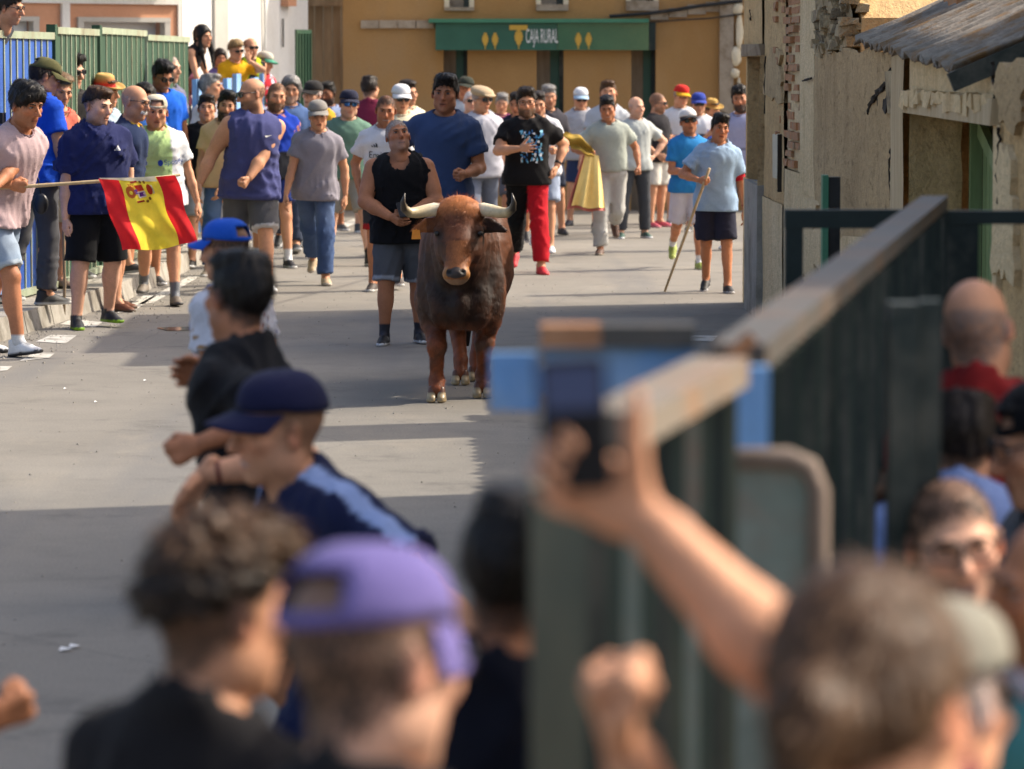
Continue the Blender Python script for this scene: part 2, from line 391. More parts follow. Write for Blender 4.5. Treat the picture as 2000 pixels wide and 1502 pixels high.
# ---- left fences
FX = lambda Y: kx(Y) - 0.44
def left_fence(label, y0, y1, top, body, edge, nslat, cap, post=True):
    e = thing('metal_fence', (FX(y0), y0, 0.165), label, 'fence', 'fence panels along the left pavement')
    w = Wall((FX(y0), y0), (FX(y1), y1)); L = w.len
    m = MB(); w.box(m, 0.0, L, 0.20, top - 0.1, -0.035, -0.02); fit(m.build('backing_sheet', body), e)
    d = L / nslat
    for i in range(nslat):
        m = MB(); w.box(m, i * d + 0.035, (i + 1) * d - 0.012, 0.235, top - 0.06, -0.02, 0.012); fit(m.build('slat', body), e)
        m = MB(); w.box(m, i * d, i * d + 0.030, 0.235, top - 0.06, -0.02, 0.022); fit(m.build('rib', edge), e)
    for nm, z0, z1, o in (('top_rail', top - 0.06, top, 0.035), ('bottom_rail', 0.18, 0.235, 0.06)):
        m = MB(); w.box(m, -0.01, L + 0.01, z0, z1, -0.04, o); fit(m.build(nm, cap), e)
    if post:
        m = MB(); w.box(m, -0.13, -0.015, 0.165, top + 0.02, -0.05, 0.03); fit(m.build('post', body), e)
    return e
left_fence('royal blue metal fence panel with pale ribs at far left', 31.0, 33.15, 2.37, 'fence_blue', 'fence_edge', 9, 'fence_edge', False)
left_fence('dark green ribbed metal fence panel next to the blue panel', 33.3, 35.65, 2.42, 'fence_green', 'fence_edge', 9, 'fence_edge')
left_fence('dark green ribbed metal fence panel behind the straw hat', 35.85, 39.3, 2.44, 'fence_green', 'fence_edge', 9, 'fence_edge')
left_fence('dark green ribbed metal fence panel farthest from the viewer', 39.4, 42.9, 2.40, 'fence_green', 'fence_edge', 8, 'fence_edge', False)
# solid blue gate at the very left edge
e = thing('blue_gate', (FX(30.2), 30.2, 0.165), 'solid blue metal gate with a hinge at the left edge', 'gate')
w = Wall((FX(28.0), 28.0), (FX(30.95), 30.95))
m = MB(); w.box(m, 0, w.len, 0.2, 2.36, -0.04, 0.03); fit(m.build('panel', 'fence_blue'), e)
m = MB(); w.box(m, w.len - 0.35, w.len, 0.25, 1.35, 0.03, 0.06); fit(m.build('lower_plate', 'sky_blue'), e)
for z in (1.42, 1.62):
    m = MB(); w.box(m, w.len - 0.10, w.len + 0.02, z, z + 0.09, 0.032, 0.09); fit(m.build('hinge', 'cable'), e)
# light blue barrier under the leaning onlookers
e = thing('blue_barrier', (FX(46), 46, 0.165), 'light blue slatted barrier under the leaning woman', 'barrier')
w = Wall((FX(43.2), 43.2), (FX(50.0), 50.0))
for i in range(8):
    u = 0.1 + i * 0.86
    m = MB(); w.box(m, u, u + 0.42, 0.2, 1.93 + 0.06 * math.sin(i * 2.1), 0.0, 0.05); fit(m.build('slat', 'sky_blue'), e)
for z in (0.5, 1.2):
    m = MB(); w.box(m, 0, w.len, z, z + 0.08, -0.05, -0.005); fit(m.build('rail', 'sky_blue'), e)
m = MB(); vs_ = []
for a in (42.9, 51.2): vs_ += [(FX(a) - 0.12, a), (FX(a) - 3.6, a)]
m.hexa([(*vs_[0], 0.166), (*vs_[2], 0.166), (*vs_[3], 0.166), (*vs_[1], 0.166), (*vs_[0], 0.86), (*vs_[2], 0.86), (*vs_[3], 0.86), (*vs_[1], 0.86)])
struct(m.build('raised_terrace', 'concrete'))

# ---- peach house with garage doors (top left)
W = Wall((-9.2, 46.6), (-4.42, 50.9))
e = thing('peach_house', (-6.8, 48.7, 0), 'peach house with white bands and roller shutters behind the fence', 'house')
holes = [(-1.2, 60, 20), (152, 327, 36)]
def U(px, py=60, out=0.0): return W.uz(px, py, out)[0]
def Z(w_, px, py, out=0.0): return w_.uz(px, py, out)[1]
z_lint = Z(W, 240, 34)
m = MB()
edges = [-0.6, U(-60), U(74), U(150), U(330), W.len]
W.box(m, edges[0], edges[1], 0, z_lint, -0.3, 0)
W.box(m, edges[2], edges[3], 0, z_lint, -0.3, 0)
W.box(m, edges[4], edges[5], 0, z_lint, -0.3, 0)
W.box(m, edges[0], edges[5], z_lint, 3.0, -0.3, 0)
W.box(m, edges[0], edges[5], 3.0, 6.5, -0.3, 0)
fit(m.build('wall', 'peach_wall'), e)
m = MB(); W.box(m, edges[0], edges[5], Z(W, 240, 8), 3.4, 0.003, 0.06); fit(m.build('white_band', 'white_wall'), e)
m = MB(); W.box(m, U(118), U(133), 0, 2.9, 0.003, 0.05); fit(m.build('pilaster', 'white_wall'), e)
m = MB(); W.box(m, U(352), W.len, 0, 3.0, 0.003, 0.03); fit(m.build('corner_strip', 'white_wall'), e)
m = MB(); W.box(m, U(60), W.len + 0.2, 3.5, 3.65, 0.0, 0.9); fit(m.build('balcony_slab', 'white_wall'), e)
for (a, b) in ((edges[1], edges[2]), (edges[3], edges[4])):
    f = MB(); W.box(f, a, a + 0.09, 0, z_lint - 0.06, -0.08, 0.035); W.box(f, b - 0.09, b, 0, z_lint - 0.06, -0.08, 0.035); W.box(f, a, b, z_lint - 0.06, z_lint, -0.08, 0.04)
    d = fit(f.build('door_frame', 'grey_wall'), e)
    if a == edges[3]:
        sh = MB(); W.box(sh, a + 0.09, b - 0.09, 0, z_lint - 0.06, -0.25, -0.2); sh = fit(sh.build('roller_shutter', 'shutter'), e)
        for k in range(14):
            q = MB(); z = z_lint - 0.16 - k * 0.11; W.box(q, a + 0.09, b - 0.09, z + 0.006, z + 0.1, -0.199, -0.185); o = q.build('shutter_slat', 'shutter'); fit(o, e)
    else:
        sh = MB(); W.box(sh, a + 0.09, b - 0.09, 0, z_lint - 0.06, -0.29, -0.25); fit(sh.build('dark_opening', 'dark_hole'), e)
        sh = MB(); W.box(sh, a + 0.09, b - 0.09, z_lint - 0.3, z_lint - 0.06, -0.2, -0.12); fit(sh.build('roller_shutter', 'shutter'), e)

# ---- white house
W2 = Wall((-4.36, 51.0), (-2.92, 55.2))
e = thing('white_house', (-3.6, 53, 0), 'bright white rendered house with grey pilaster above the crowd', 'house')
m = MB(); W2.box(m, 0, W2.len, 0, 7.0, -2.0, 0); fit(m.build('wall', 'white_wall'), e)
a, b = W2.uz(415, 100)[0], W2.uz(441, 100)[0]
m = MB(); W2.box(m, a, b, 0, 6.5, 0.002, 0.04); fit(m.build('pilaster', 'grey_wall'), e)
m = MB(); u = W2.uz(512, 50)[0]; m.tube([W2.pt(u, 1.2, 0.04), W2.pt(u + 0.02, 2.4, 0.04), W2.pt(u - 0.03, 4, 0.04)], 0.018, 6); fit(m.build('drain_pipe', 'white_wall'), e)
m = MB(); u = W2.uz(556, 5)[0]; W2.box(m, u - 0.15, u + 0.15, Z(W2, 556, 12), 3.3, 0.003, 0.12); fit(m.build('meter_box', 'peach_wall'), e)
m = MB(); u = W2.uz(549, 60)[0]; m.tube([W2.pt(u, Z(W2, 549, 92), 0.03), W2.pt(u, Z(W2, 549, 36), 0.03)], 0.012, 6); fit(m.build('cable', 'cable'), e)

# ---- dark wooden gateway between the white and ochre houses
e = thing('wooden_gateway', (-2.6, 56.2, 0), 'tall weathered brown wooden gate between white and ochre houses', 'gate')
W3 = Wall((-3.4, 56.2), (-2.35, 56.2))
zt = Z(W3, 630, 12)
for i in range(8):
    m = MB(); W3.box(m, i * 0.131, i * 0.131 + 0.122, 0, zt, -0.05, 0.006 * (i % 3)); fit(m.build('plank', 'old_wood'), e)
m = MB(); W3.box(m, -0.1, 1.15, zt, zt + 0.3, -0.1, 0.12); fit(m.build('lintel', 'old_wood'), e)
m = MB(); W3.box(m, -0.1, 1.15, zt + 0.3, 6.5, -0.1, 0.05); fit(m.build('wall', 'adobe_grey'), e)
e = thing('green_shutter', (-2.97, 52.6, 0), 'dark green metal leaf standing beside the white house', 'shutter')
W4 = Wall(tuple(at(580, 100, 51.6).xy), tuple(at(609, 100, 52.0).xy))
za, zb = at(590, 58, 51.8).z, 0.17
m = MB(); W4.box(m, 0, W4.len, zb, za, -0.03, 0.0); fit(m.build('panel', 'fence_green'), e)
for i in range(5):
    m = MB(); u = W4.len * (0.1 + i * 0.19); W4.box(m, u, u + 0.02, zb, za - 0.05, 0.001, 0.02); fit(m.build('rib', 'fence_green'), e)

# ---- ochre house with the bank sign
W5 = Wall((-2.42, 55.2), (5.4, 55.2))
e = thing('ochre_house', (1.5, 55.2, 0), 'ochre rendered house with three doorways under a green sign', 'house')
def U5(px): return W5.uz(px, 100)[0]
zs = Z(W5, 1050, 98)
doors = [(U5(866), U5(913)), (U5(1048), U5(1101)), (U5(1233), U5(1281))]
m = MB(); prev = 0.0
for a, b in doors:
    W5.box(m, prev, a, 0, zs, -0.5, 0); prev = b
W5.box(m, prev, W5.len, 0, zs, -0.5, 0)
W5.box(m, 0, W5.len, zs, 2.86, -0.5, 0)
wins = [(U5(868), U5(926)), (U5(1047), U5(1110)), (U5(1222), U5(1286))]
prev = 0.0
for a, b in wins: W5.box(m, prev, a, 2.86, 4.3, -0.5, 0); prev = b
W5.box(m, prev, W5.len, 2.86, 4.3, -0.5, 0); W5.box(m, 0, W5.len, 4.3, 7.0, -0.5, 0)
fit(m.build('wall', 'ochre_wall'), e)
for i, (a, b) in enumerate(doors):
    q = MB(); W5.box(q, a, a + (b - a) * 0.5, 0, zs, -0.46, -0.3); fit(q.build('wooden_jamb', 'old_wood'), e)
    q = MB(); W5.box(q, a + (b - a) * 0.5, b - 0.06, 0, zs, -0.46, -0.34); d = fit(q.build('door', 'sign_green'), e)
    q = MB(); W5.box(q, b - 0.06, b, 0, zs, -0.46, -0.2); fit(q.build('door_frame', 'rail_dark'), e)
for i, (a, b) in enumerate(wins):
    zb = 2.86 + (0.05, 0.09, 0.14)[i]
    q = MB(); W5.box(q, a, b, 2.86, zb, -0.3, 0.05); fit(q.build('sill', 'stone_band'), e)
    q = MB(); W5.box(q, a, a + 0.07, zb, 4.3, -0.2, 0.03); W5.box(q, b - 0.07, b, zb, 4.3, -0.2, 0.03); fit(q.build('window_frame', 'cream_stone'), e)
    q = MB(); W5.box(q, a + 0.07, (a + b) / 2 + 0.06, zb, 4.3, -0.2, -0.15); fit(q.build('shutter', 'stone_band'), e)
    q = MB(); W5.box(q, (a + b) / 2 + 0.06, b - 0.07, zb, 4.3, -0.2, -0.17); fit(q.build('pane', 'window_glass'), e)
u = U5(705); 
for i in range(4):
    m = MB(); d = (U5(848) - u) / 4; W5.box(m, u + i * d + 0.004, u + (i + 1) * d - 0.004, Z(W5, 770, 55), Z(W5, 770, 40), 0.002, 0.06 + 0.01 * (i % 2), jit=0.006); fit(m.build('stone', 'stone_band'), e)
u0, u1 = U5(1270), U5(1450)
for i in range(5):
    d = (u1 - u0) / 5
    m = MB(); W5.box(m, u0 + i * d + 0.004, u0 + (i + 1) * d - 0.004, Z(W5, 1350, 38) + i * 0.035, Z(W5, 1350, 22) + i * 0.045, 0.002, 0.06, jit=0.006); fit(m.build('stone', 'stone_band'), e)
m = MB(); W5.box(m, U5(1405), U5(1432), 0, 7, 0.003, 0.08); fit(m.build('pilaster', 'stone_band'), e)
for i, (pa, pb, ya, yb) in enumerate(((1431, 1449, 5, 30), (1436, 1450, 30, 95), (1426, 1446, 92, 128), (1424, 1444, 134, 152), (1440, 1447, 152, 178))):
    m = MB(); c = W5.pt((U5(pa) + U5(pb)) / 2, (Z(W5, pa, ya) + Z(W5, pa, yb)) / 2, 0.06); ru = (U5(pb) - U5(pa)) / 2; rz = (Z(W5, pa, ya) - Z(W5, pa, yb)) / 2
    def fn(s_, t_, c=c, ru=ru, rz=rz, i=i):
        a_, b_ = s_ * 2 * math.pi, (t_ - 0.5) * math.pi
        k_ = 1 + 0.22 * math.sin(3 * a_ + i) + 0.12 * math.sin(5 * b_ + a_ + 2 * i)
        return (c.x + math.cos(a_) * math.cos(b_) * ru * k_, c.y - 0.06 * math.sin(a_) * math.cos(b_), c.z + math.sin(b_) * rz * 1.1)
    m.sheet(fn, 14, 8); fit(m.build('plaster_patch', 'cream_stone', smooth=True), e)  # cream plates: the sunlit strip of the peeling column put into colour
for k, pts in enumerate(([(1190, 32), (1262, 28), (1310, 19), (1370, 12), (1450, 2)], [(1268, 44), (1330, 40), (1390, 34), (1452, 28)])):
    m = MB(); m.tube([W5.pt(W5.uz(*p, 0.1)[0], W5.uz(*p, 0.1)[1] + 0.012 * math.sin(i * 2.3), 0.1) for i, p in enumerate(pts)], 0.028 if k == 0 else 0.012, 6)
    fit(m.build('wall_cable', 'cable'), e)
# sign board
sg = thing('shop_sign', (0.4, 55.0, zs), 'long green bank sign reading CAJA RURAL with yellow wheat ears', 'sign')
zt = Z(W5, 1050, 45)
m = MB(); W5.box(m, U5(851), U5(1088), zs, zt, 0.004, 0.22); fit(m.build('panel', 'sign_green'), sg)
m = MB(); W5.box(m, U5(1088) + 0.006, U5(1266), zs, zt, 0.004, 0.225); fit(m.build('panel', 'sign_gloss'), sg)
m = MB(); W5.box(m, U5(838), U5(1266), zt + 0.003, Z(W5, 1050, 37), 0.004, 0.29); fit(m.build('cornice', 'sign_light'), sg)
m = MB(); W5.box(m, U5(1262), U5(1280), zs, zt, 0.004, 0.1); fit(m.build('end_cap', 'rail_dark'), sg)
def text_mesh(txt, size, sx=1.0, ext=0.0):
    cu = bpy.data.curves.new('t', 'FONT'); cu.body = txt; cu.size = size; cu.align_x = 'CENTER'; cu.align_y = 'CENTER'; cu.extrude = ext
    o = bpy.data.objects.new('t', cu); C.objects.link(o)
    dg = bpy.context.evaluated_depsgraph_get(); me = bpy.data.meshes.new_from_object(o.evaluated_get(dg))
    bpy.data.objects.remove(o); bpy.data.curves.remove(cu)
    for v_ in me.vertices: v_.co.x *= sx
    return me
def stand_text(me, c, mat, name, parent):
    me.materials.clear(); me.materials.append(MAT[mat])
    o = link_obj(name, me); o.rotation_euler = (math.pi / 2, 0, 0); o.location = c
    bpy.context.view_layer.update()
    o.parent = parent; o.matrix_parent_inverse = parent.matrix_basis.inverted(); return o
c = W5.pt((U5(1026) + U5(1090)) / 2, (Z(W5, 1050, 58) + Z(W5, 1050, 86)) / 2, 0.232)
tm = text_mesh('CAJA RURAL', 0.285, 0.30, 0.006)
bb = [v_.co.x for v_ in tm.vertices]; k = (U5(1090) - U5(1026)) * 0.97 / (max(bb) - min(bb))
for v_ in tm.vertices: v_.co.x *= k
stand_text(tm, c, 'white_letters', 'lettering', sg)
def wheat(px, y0, y1, wpx, big=False):
    u, z0, z1 = U5(px), Z(W5, 1050, y1), Z(W5, 1050, y0); h = z1 - z0; w_ = wpx / 136 / 2; m = MB()
    m.tube([W5.pt(u, z0, 0.236), W5.pt(u, z1, 0.236)], 0.008, 5)
    for k in range(5):
        zz = z0 + h * (0.22 + 0.15 * k); ww = w_ * (0.55, 0.9, 1.0, 0.8, 0.45)[k]
        for sgn in (-1, 1):
            m.add([W5.pt(u, zz - h * 0.08, 0.236), W5.pt(u + sgn * ww, zz + h * 0.08, 0.24), W5.pt(u + sgn * ww * 0.75, zz + h * 0.19, 0.24), W5.pt(u, zz + h * 0.1, 0.236)], [(0, 1, 2, 3)])
    fit(m.build('wheat_ear', 'gold_letters'), sg)
    if big:
        m = MB(); W5.box(m, u - w_ * 2.0, u + w_ * 1.9, z1 - 0.02, z1 + 0.05, 0.23, 0.238); fit(m.build('emblem_bar', 'gold_letters'), sg)
for px in (948, 967, 1129, 1149): wheat(px, 64, 96, 14)
wheat(1013, 56, 96, 18, True)

# loose grit in the gutter and on the road
gr = np.random.default_rng(11); N = 2600
Yg = gr.uniform(21, 46, N); off = np.abs(gr.normal(0, 0.35, N)); Xg = np.array([kx(y) for y in Yg]) + 0.03 + off
far = gr.random(N) < 0.35; Xg[far] = gr.uniform(-3.2, 1.8, far.sum()); Yg[far] = gr.uniform(12, 40, far.sum())
sz = gr.uniform(0.004, 0.011, N) * np.where(far, 0.7, 1); base = np.array([(-1, -1, 0), (1, -1, 0), (1, 1, 0), (-1, 1, 0), (0, 0, 1.1)])
ang = gr.uniform(0, 6.3, N); co, si = np.cos(ang), np.sin(ang)
P_ = base[None] * sz[:, None, None] * gr.uniform(0.6, 1.3, (N, 5, 3)); X_ = P_[:, :, 0] * co[:, None] - P_[:, :, 1] * si[:, None]; Y_ = P_[:, :, 0] * si[:, None] + P_[:, :, 1] * co[:, None]
Vg = np.stack([X_ + Xg[:, None], Y_ + Yg[:, None], P_[:, :, 2] + 0.001], 2).reshape(-1, 3)
Fg = (np.arange(N)[:, None, None] * 5 + np.array([(0, 1, 4, 4), (1, 2, 4, 4), (2, 3, 4, 4), (3, 0, 4, 4)])[None]).reshape(-1, 4)
tag(link_obj('grit', mesh_np('grit', Vg, Fg, 'concrete', None, False)), 'loose pale grit scattered along the gutter and road', 'grit', None, 'stuff')
# ---- old adobe house and shed on the right
def WX(Y): return 2.04 + (33.9 - Y) * 0.0125
def rbox(mb, y0, y1, z0, z1, d0, d1, mi=0, jit=0.0):
    """block on the street side wall between depths y0..y1; d = distance behind the wall face"""
    p = []
    for z in (z0, z1):
        for y, d in ((y0, d0), (y0, d1), (y1, d1), (y1, d0)): p.append(Vector((WX(y) + d, y, z)))
    if jit: p = [q + Vector([random.uniform(-jit, jit) for _ in range(3)]) for q in p]
    return mb.hexa(p, mi)
def rz(px, py):      # wall depth and height seen at a photo point
    k = (px - 1000) / FPX; d = ray(px, py)
    k = d[0] / d[1]; Y = (2.04 + 33.9 * 0.0125) / (k + 0.0125); return Y, at(px, py, Y).z
def skyline(Y): return min(5.2, max(2.46, 2.46 + (Y - 24.9) * (2.49 / 5.1))) + 0.12 * wob(Y * 3.1, 0, 0, 1, 2)
e = thing('adobe_house', (3.5, 29, 0), 'crumbling adobe house with brick pier and blind window at right', 'house')
def wall_sheet(name, mat, y0, y1, z0, z1, amp=0.03, off=0.0, nu=40, nv=30, seed=1.0):
    m = MB()
    def fn(s_, t_):
        Y = y0 + (y1 - y0) * s_; zt = z1(Y) if callable(z1) else z1; zz = z0 + (zt - z0) * t_
        return (WX(Y) + off + amp * 0.6 * wob(Y * 1.0, zz * 1.1, 0, 1.0, seed) + amp * 0.18 * wob(Y * 3.5, zz * 4, 0, 1, seed + 3), Y, zz)
    m.sheet(fn, nu, nv); return fit(m.build(name, mat, smooth=True), e)
yN0, zN1 = rz(1489, 110); _, zN0 = rz(1470, 352)
# solid core, its skyline falls towards the viewer as a ruined gable
m = MB(); ys = [24.85, 26, 27, 28, 29, 30.1, 31.4]
for a, b in zip(ys, ys[1:]):
    m.hexa([(WX(a) + 0.1, a, 0), (WX(a) + 4.5, a, 0), (WX(b) + 4.5, b, 0), (WX(b) + 0.1, b, 0),
            (WX(a) + 0.1, a, skyline(a)), (WX(a) + 4.5, a, skyline(a)), (WX(b) + 4.5, b, skyline(b)), (WX(b) + 0.1, b, skyline(b))])
rbox(m, 31.4, 33.75, 0, zN0, 0.12, 4.5); rbox(m, 31.4, 33.75, zN1, 4.95, 0.12, 4.5); rbox(m, 31.4, 33.75, zN0, zN1, 0.5, 4.5)
fit(m.build('core', 'adobe'), e)
wall_sheet('wall', 'adobe', yN0, 33.9, zN1, 4.95, 0.02, nu=10, nv=24, seed=2)
wall_sheet('wall', 'plaster_pale', yN0, 33.9, 0.0, zN0, 0.012, nu=10, nv=14, seed=3)
m = MB(); rbox(m, 33.75, 33.9, 0, 4.95, 0.02, 4.5); fit(m.build('end_wall', 'adobe'), e)
yP0, _ = rz(1562, 100); yP1, _ = rz(1533, 100); yE, _ = rz(1592, 100)
wall_sheet('wall', 'adobe', yP1, yN0, 1.02, lambda Y: 4.95, 0.035, nu=16, nv=36, seed=4)
wall_sheet('wall', 'plaster_pale', yP1, yN0, 0, 1.02, 0.02, nu=12, nv=14, off=-0.012, seed=4)
wall_sheet('wall', 'plaster_pale', yE, yP0, 0, skyline, 0.015, nu=8, nv=24, seed=6)
wall_sheet('wall', 'plaster_pale', yP0, yP1, 0, 1.30, 0.012, nu=6, nv=14, seed=6)
m = MB(); rbox(m, yP0, yP1, 1.30, 4.6, 0.025, 0.2); fit(m.build('mortar', 'plaster_pale'), e)
m = MB(); a, _ = rz(1491, 400); b, _ = rz(1465, 400); rbox(m, a, b, 0, zN0, -0.05, 0.05, jit=0.01); fit(m.build('concrete_post', 'concrete'), e)
# brick pier: every course its own bricks, worn and uneven
zc, i = 1.32, 0
L = yP1 - yP0
while zc < 3.0:
    cuts = [0, 0.52, 1] if i % 2 else [0, 0.28, 0.74, 1]
    for a, b in zip(cuts, cuts[1:]):
        if random.random() < 0.12: continue
        q = MB(); o = random.uniform(-0.015, 0.03)
        rbox(q, yP0 + L * a + 0.02, yP0 + L * b - 0.02, zc + 0.006, zc + 0.055, o, 0.1, jit=0.006); fit(q.build('brick', 'brick'), e)
    zc += 0.072; i += 1
# ragged upper courses of brick between pier and window wall
for k in range(12):
    Y = random.uniform(yP1, yP1 + 0.8); zz = random.uniform(1.5, 2.7)
    q = MB(); rbox(q, Y, Y + 0.24, zz, zz + 0.05, random.uniform(-0.028, -0.005), 0.06, jit=0.008); fit(q.build('brick', 'brick'), e)
# blind window: rough lintel and jambs
m = MB(); rbox(m, yN0 - 0.1, 33.92, zN1, zN1 + 0.10, -0.03, 0.3, jit=0.012); fit(m.build('lintel', 'old_wood'), e)
m = MB(); rbox(m, yN0, 33.75, zN0, zN1, 0.42, 0.49); fit(m.build('window_board', 'old_wood'), e)
m = MB(); rbox(m, yN0 - 0.16, yN0, zN0, zN1, -0.02, 0.2, jit=0.03); fit(m.build('jamb', 'adobe_grey'), e)
# cracked timber strip
a, zt_ = rz(1527, 262); b, zb_ = rz(1516, 345)
m = MB(); rbox(m, a, b, zb_, zt_, -0.03, 0.02, jit=0.01); fit(m.build('timber_strip', 'cream_stone'), e)
m = MB(); rbox(m, a - 0.05, a - 0.02, zb_ - 0.1, zt_, -0.032, 0.02, jit=0.006); fit(m.build('crack', 'dark_hole'), e)
# rubble top of the broken wall
yR0, _ = rz(1760, 40)
for k in range(240):
    Y = random.uniform(24.9, yE); zz = random.uniform(2.18, 2.75); s_ = random.uniform(0.035, 0.085)
    q = MB(); c = Vector((WX(Y) + random.uniform(0.0, 0.12), Y, zz))
    q.hexa([c + Vector((x * s_ * random.uniform(0.5, 1), y * s_ * 1.3 * random.uniform(0.6, 1.1), z * s_ * 0.6 * random.uniform(0.6, 1))) for z in (-1, 1) for x, y in ((-1, -1), (1, -1), (1, 1), (-1, 1))])
    fit(q.build('stone', 'rubble'), e)
wall_sheet('rubble_wall', 'rubble', 24.9, yE, 2.1, skyline, 0.05, off=0.05, nu=24, nv=14, seed=9)
wall_sheet('rubble_wall', 'rubble', 21.6, 24.9, 2.0, lambda Y: 3.0, 0.08, off=1.15, nu=30, nv=16, seed=9)

# ---- shed with corrugated roof and green door
e = thing('roadside_shed', (2.6, 20.5, 0), 'low adobe shed with corrugated roof and green plank door', 'shed')
yD1, zD1 = rz(1776, 222); yD0, _ = rz(1946, 220)
def ztop(Y): return 2.045 + (Y - 18.05) * 0.0336      # just under the eave
def ztop_far(Y): return min(2.16 + 0.06 * wob(Y * 2, 0, 0, 1, 5), ztop(Y)) if Y < 23.7 else 2.16 + 0.06 * wob(Y * 2, 0, 0, 1, 5)
wall_sheet('wall', 'adobe_grey', rz(1752, 200)[0], yE, 0.0, ztop_far, 0.045, nu=46, nv=34, seed=7, off=-0.01)
a, b = rz(1776, 200)[0], rz(1752, 200)[0]
wall_sheet('post', 'pale_wood', a, b, 0, ztop, 0.02, off=-0.03, nu=8, nv=22, seed=8)
wall_sheet('wall', 'adobe', 9.0, yD0 - 0.2, 0, 1.97, 0.03, nu=40, nv=20, seed=11)
wall_sheet('wall', 'plaster_pale', yD0, a, zD1 + 0.10, ztop, 0.02, nu=20, nv=6, seed=12)
m = MB(); rbox(m, yD0 - 0.15, yD1 + 0.1, zD1, zD1 + 0.105, -0.04, 0.28, jit=0.012); fit(m.build('lintel', 'pale_wood'), e)
# doorway: plastered far reveal, ragged edge, plank door set back
m = MB()
def reveal(s_, t_): return (WX(yD1) + 0.31 * s_ * (1 - 0.06 * wob(t_ * 9, 0, 0, 1, 3) - 0.06), yD1 - 0.02 * wob(s_ * 3, t_ * 6, 0, 1, 2), zD1 * t_)
m.sheet(reveal, 10, 22); fit(m.build('reveal', 'adobe', smooth=True), e)
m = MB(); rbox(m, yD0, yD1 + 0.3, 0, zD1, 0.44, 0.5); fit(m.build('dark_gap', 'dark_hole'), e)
m = MB(); m.box((WX(yD1) + 0.335, yD1 - 0.06, 0), (WX(yD1) + 0.40, yD1 + 0.02, zD1)); fit(m.build('door_frame', 'green_planks'), e)
yy = yD1 - 0.07
for k in range(9):
    m = MB(); x = WX(yD1) + 0.40
    m.box((x, yy - 0.155, 0.02), (x + 0.03, yy - 0.012, zD1 - 0.02 - (0.12 if k else 0))); fit(m.build('plank', 'green_planks'), e); yy -= 0.16
m = MB(); m.bar((WX(yD1) + 0.385, yD1 - 0.1, zD1 - 0.08), (WX(yD1) + 0.385, yD1 - 1.5, zD1 - 0.42), 0.04, 0.09); fit(m.build('brace', 'green_planks'), e)
m = MB(); rbox(m, yD0 - 0.25, yD0, 0, zD1, -0.02, 0.3, jit=0.02); fit(m.build('jamb', 'plaster_pale'), e)
m = MB(); rbox(m, 9.0, 9.3, 0, 1.95, 0.02, 3.0); rbox(m, 23.2, 23.5, 0, 2.2, 0.1, 3.0); rbox(m, 9, 23.5, 0, 2.9, 2.7, 3.0); fit(m.build('rear_walls', 'adobe'), e)
for k, (px, py0, py1) in enumerate(((1748, 140, 222), (1735, 160, 215), (1720, 175, 222))):
    Y, z1 = rz(px, py0); _, z0 = rz(px, py1); m = MB()
    rbox(m, Y - 0.16, Y + 0.12, z0, z1, -0.022, 0.03, jit=0.025); fit(m.build('broken_hollow' if k else 'exposed_straw', 'dark_hole' if k else 'rubble'), e)
def crack(pts, r_=0.008, off=-0.022, name='crack', mat='dark_hole'):
    P_ = []
    for (xa, ya), (xb, yb) in zip(pts, pts[1:]):
        for j in range(7):
            t_ = j / 7; px_, py_ = xa + (xb - xa) * t_ + random.uniform(-1.6, 1.6), ya + (yb - ya) * t_
            Y, zz = rz(px_, py_); P_.append((WX(Y) + off + random.uniform(-0.006, 0.006), Y, zz))
    m = MB(); m.tube(P_, [r_ * random.uniform(0.4, 1.7) for _ in P_], 5); return fit(m.build(name, mat), e)
for pts in ([(1748, 290), (1744, 340), (1747, 400)], [(1585, 395), (1581, 430), (1584, 492)], [(1574, 158), (1592, 152)], [(1702, 215), (1722, 180), (1740, 158), (1752, 130)],
            [(1700, 222), (1714, 190), (1736, 170)], [(1948, 120), (1952, 180), (1944, 230)], [(1962, 250), (1958, 330), (1964, 420)], [(1470, 20), (1472, 42)], [(1500, 110), (1499, 240)]):
    crack(pts, 0.011 if pts[0][0] in (1702, 1700) else 0.006)
def flake(px0, px1, py0, py1, mat, off, seed, name='plaster_patch'):
    """ragged-edged skin of plaster on the wall"""
    (Y0, za), (Y1, zb) = rz(px0, py0), rz(px1, py1); m = MB(); n_ = 34
    cx, cz = (Y0 + Y1) / 2, (za + zb) / 2; ry, rz_ = abs(Y1 - Y0) / 2, abs(za - zb) / 2
    ring = []
    for i in range(n_):
        a_ = 2 * math.pi * i / n_; k_ = 1 + 0.16 * math.sin(3 * a_ + seed) + 0.10 * math.sin(7 * a_ + 2 * seed) + 0.07 * math.sin(13 * a_ + seed)
        sq = max(abs(math.cos(a_)), abs(math.sin(a_))) ** -0.6; Y = cx + ry * math.cos(a_) * k_ * sq; zz = cz + rz_ * math.sin(a_) * k_ * sq
        ring.append((Y, max(zz, 0.01)))
    vs_ = [(WX(cx) + off, cx, cz)] + [(WX(Y) + off, Y, zz) for Y, zz in ring] + [(WX(Y) + off + 0.05, Y, zz) for Y, zz in ring]
    m.add(vs_, [(0, 1 + i, 1 + (i + 1) % n_) for i in range(n_)] + [(1 + i, 1 + n_ + i, 1 + n_ + (i + 1) % n_, 1 + (i + 1) % n_) for i in range(n_)]); return fit(m.build(name, mat), e)
flake(1596, 1740, 430, 640, 'plaster_pale', -0.035, 1.0); flake(1556, 1600, 380, 560, 'plaster_pale', -0.032, 2.0); flake(1952, 1990, 300, 560, 'plaster_pale', -0.03, 3.0)
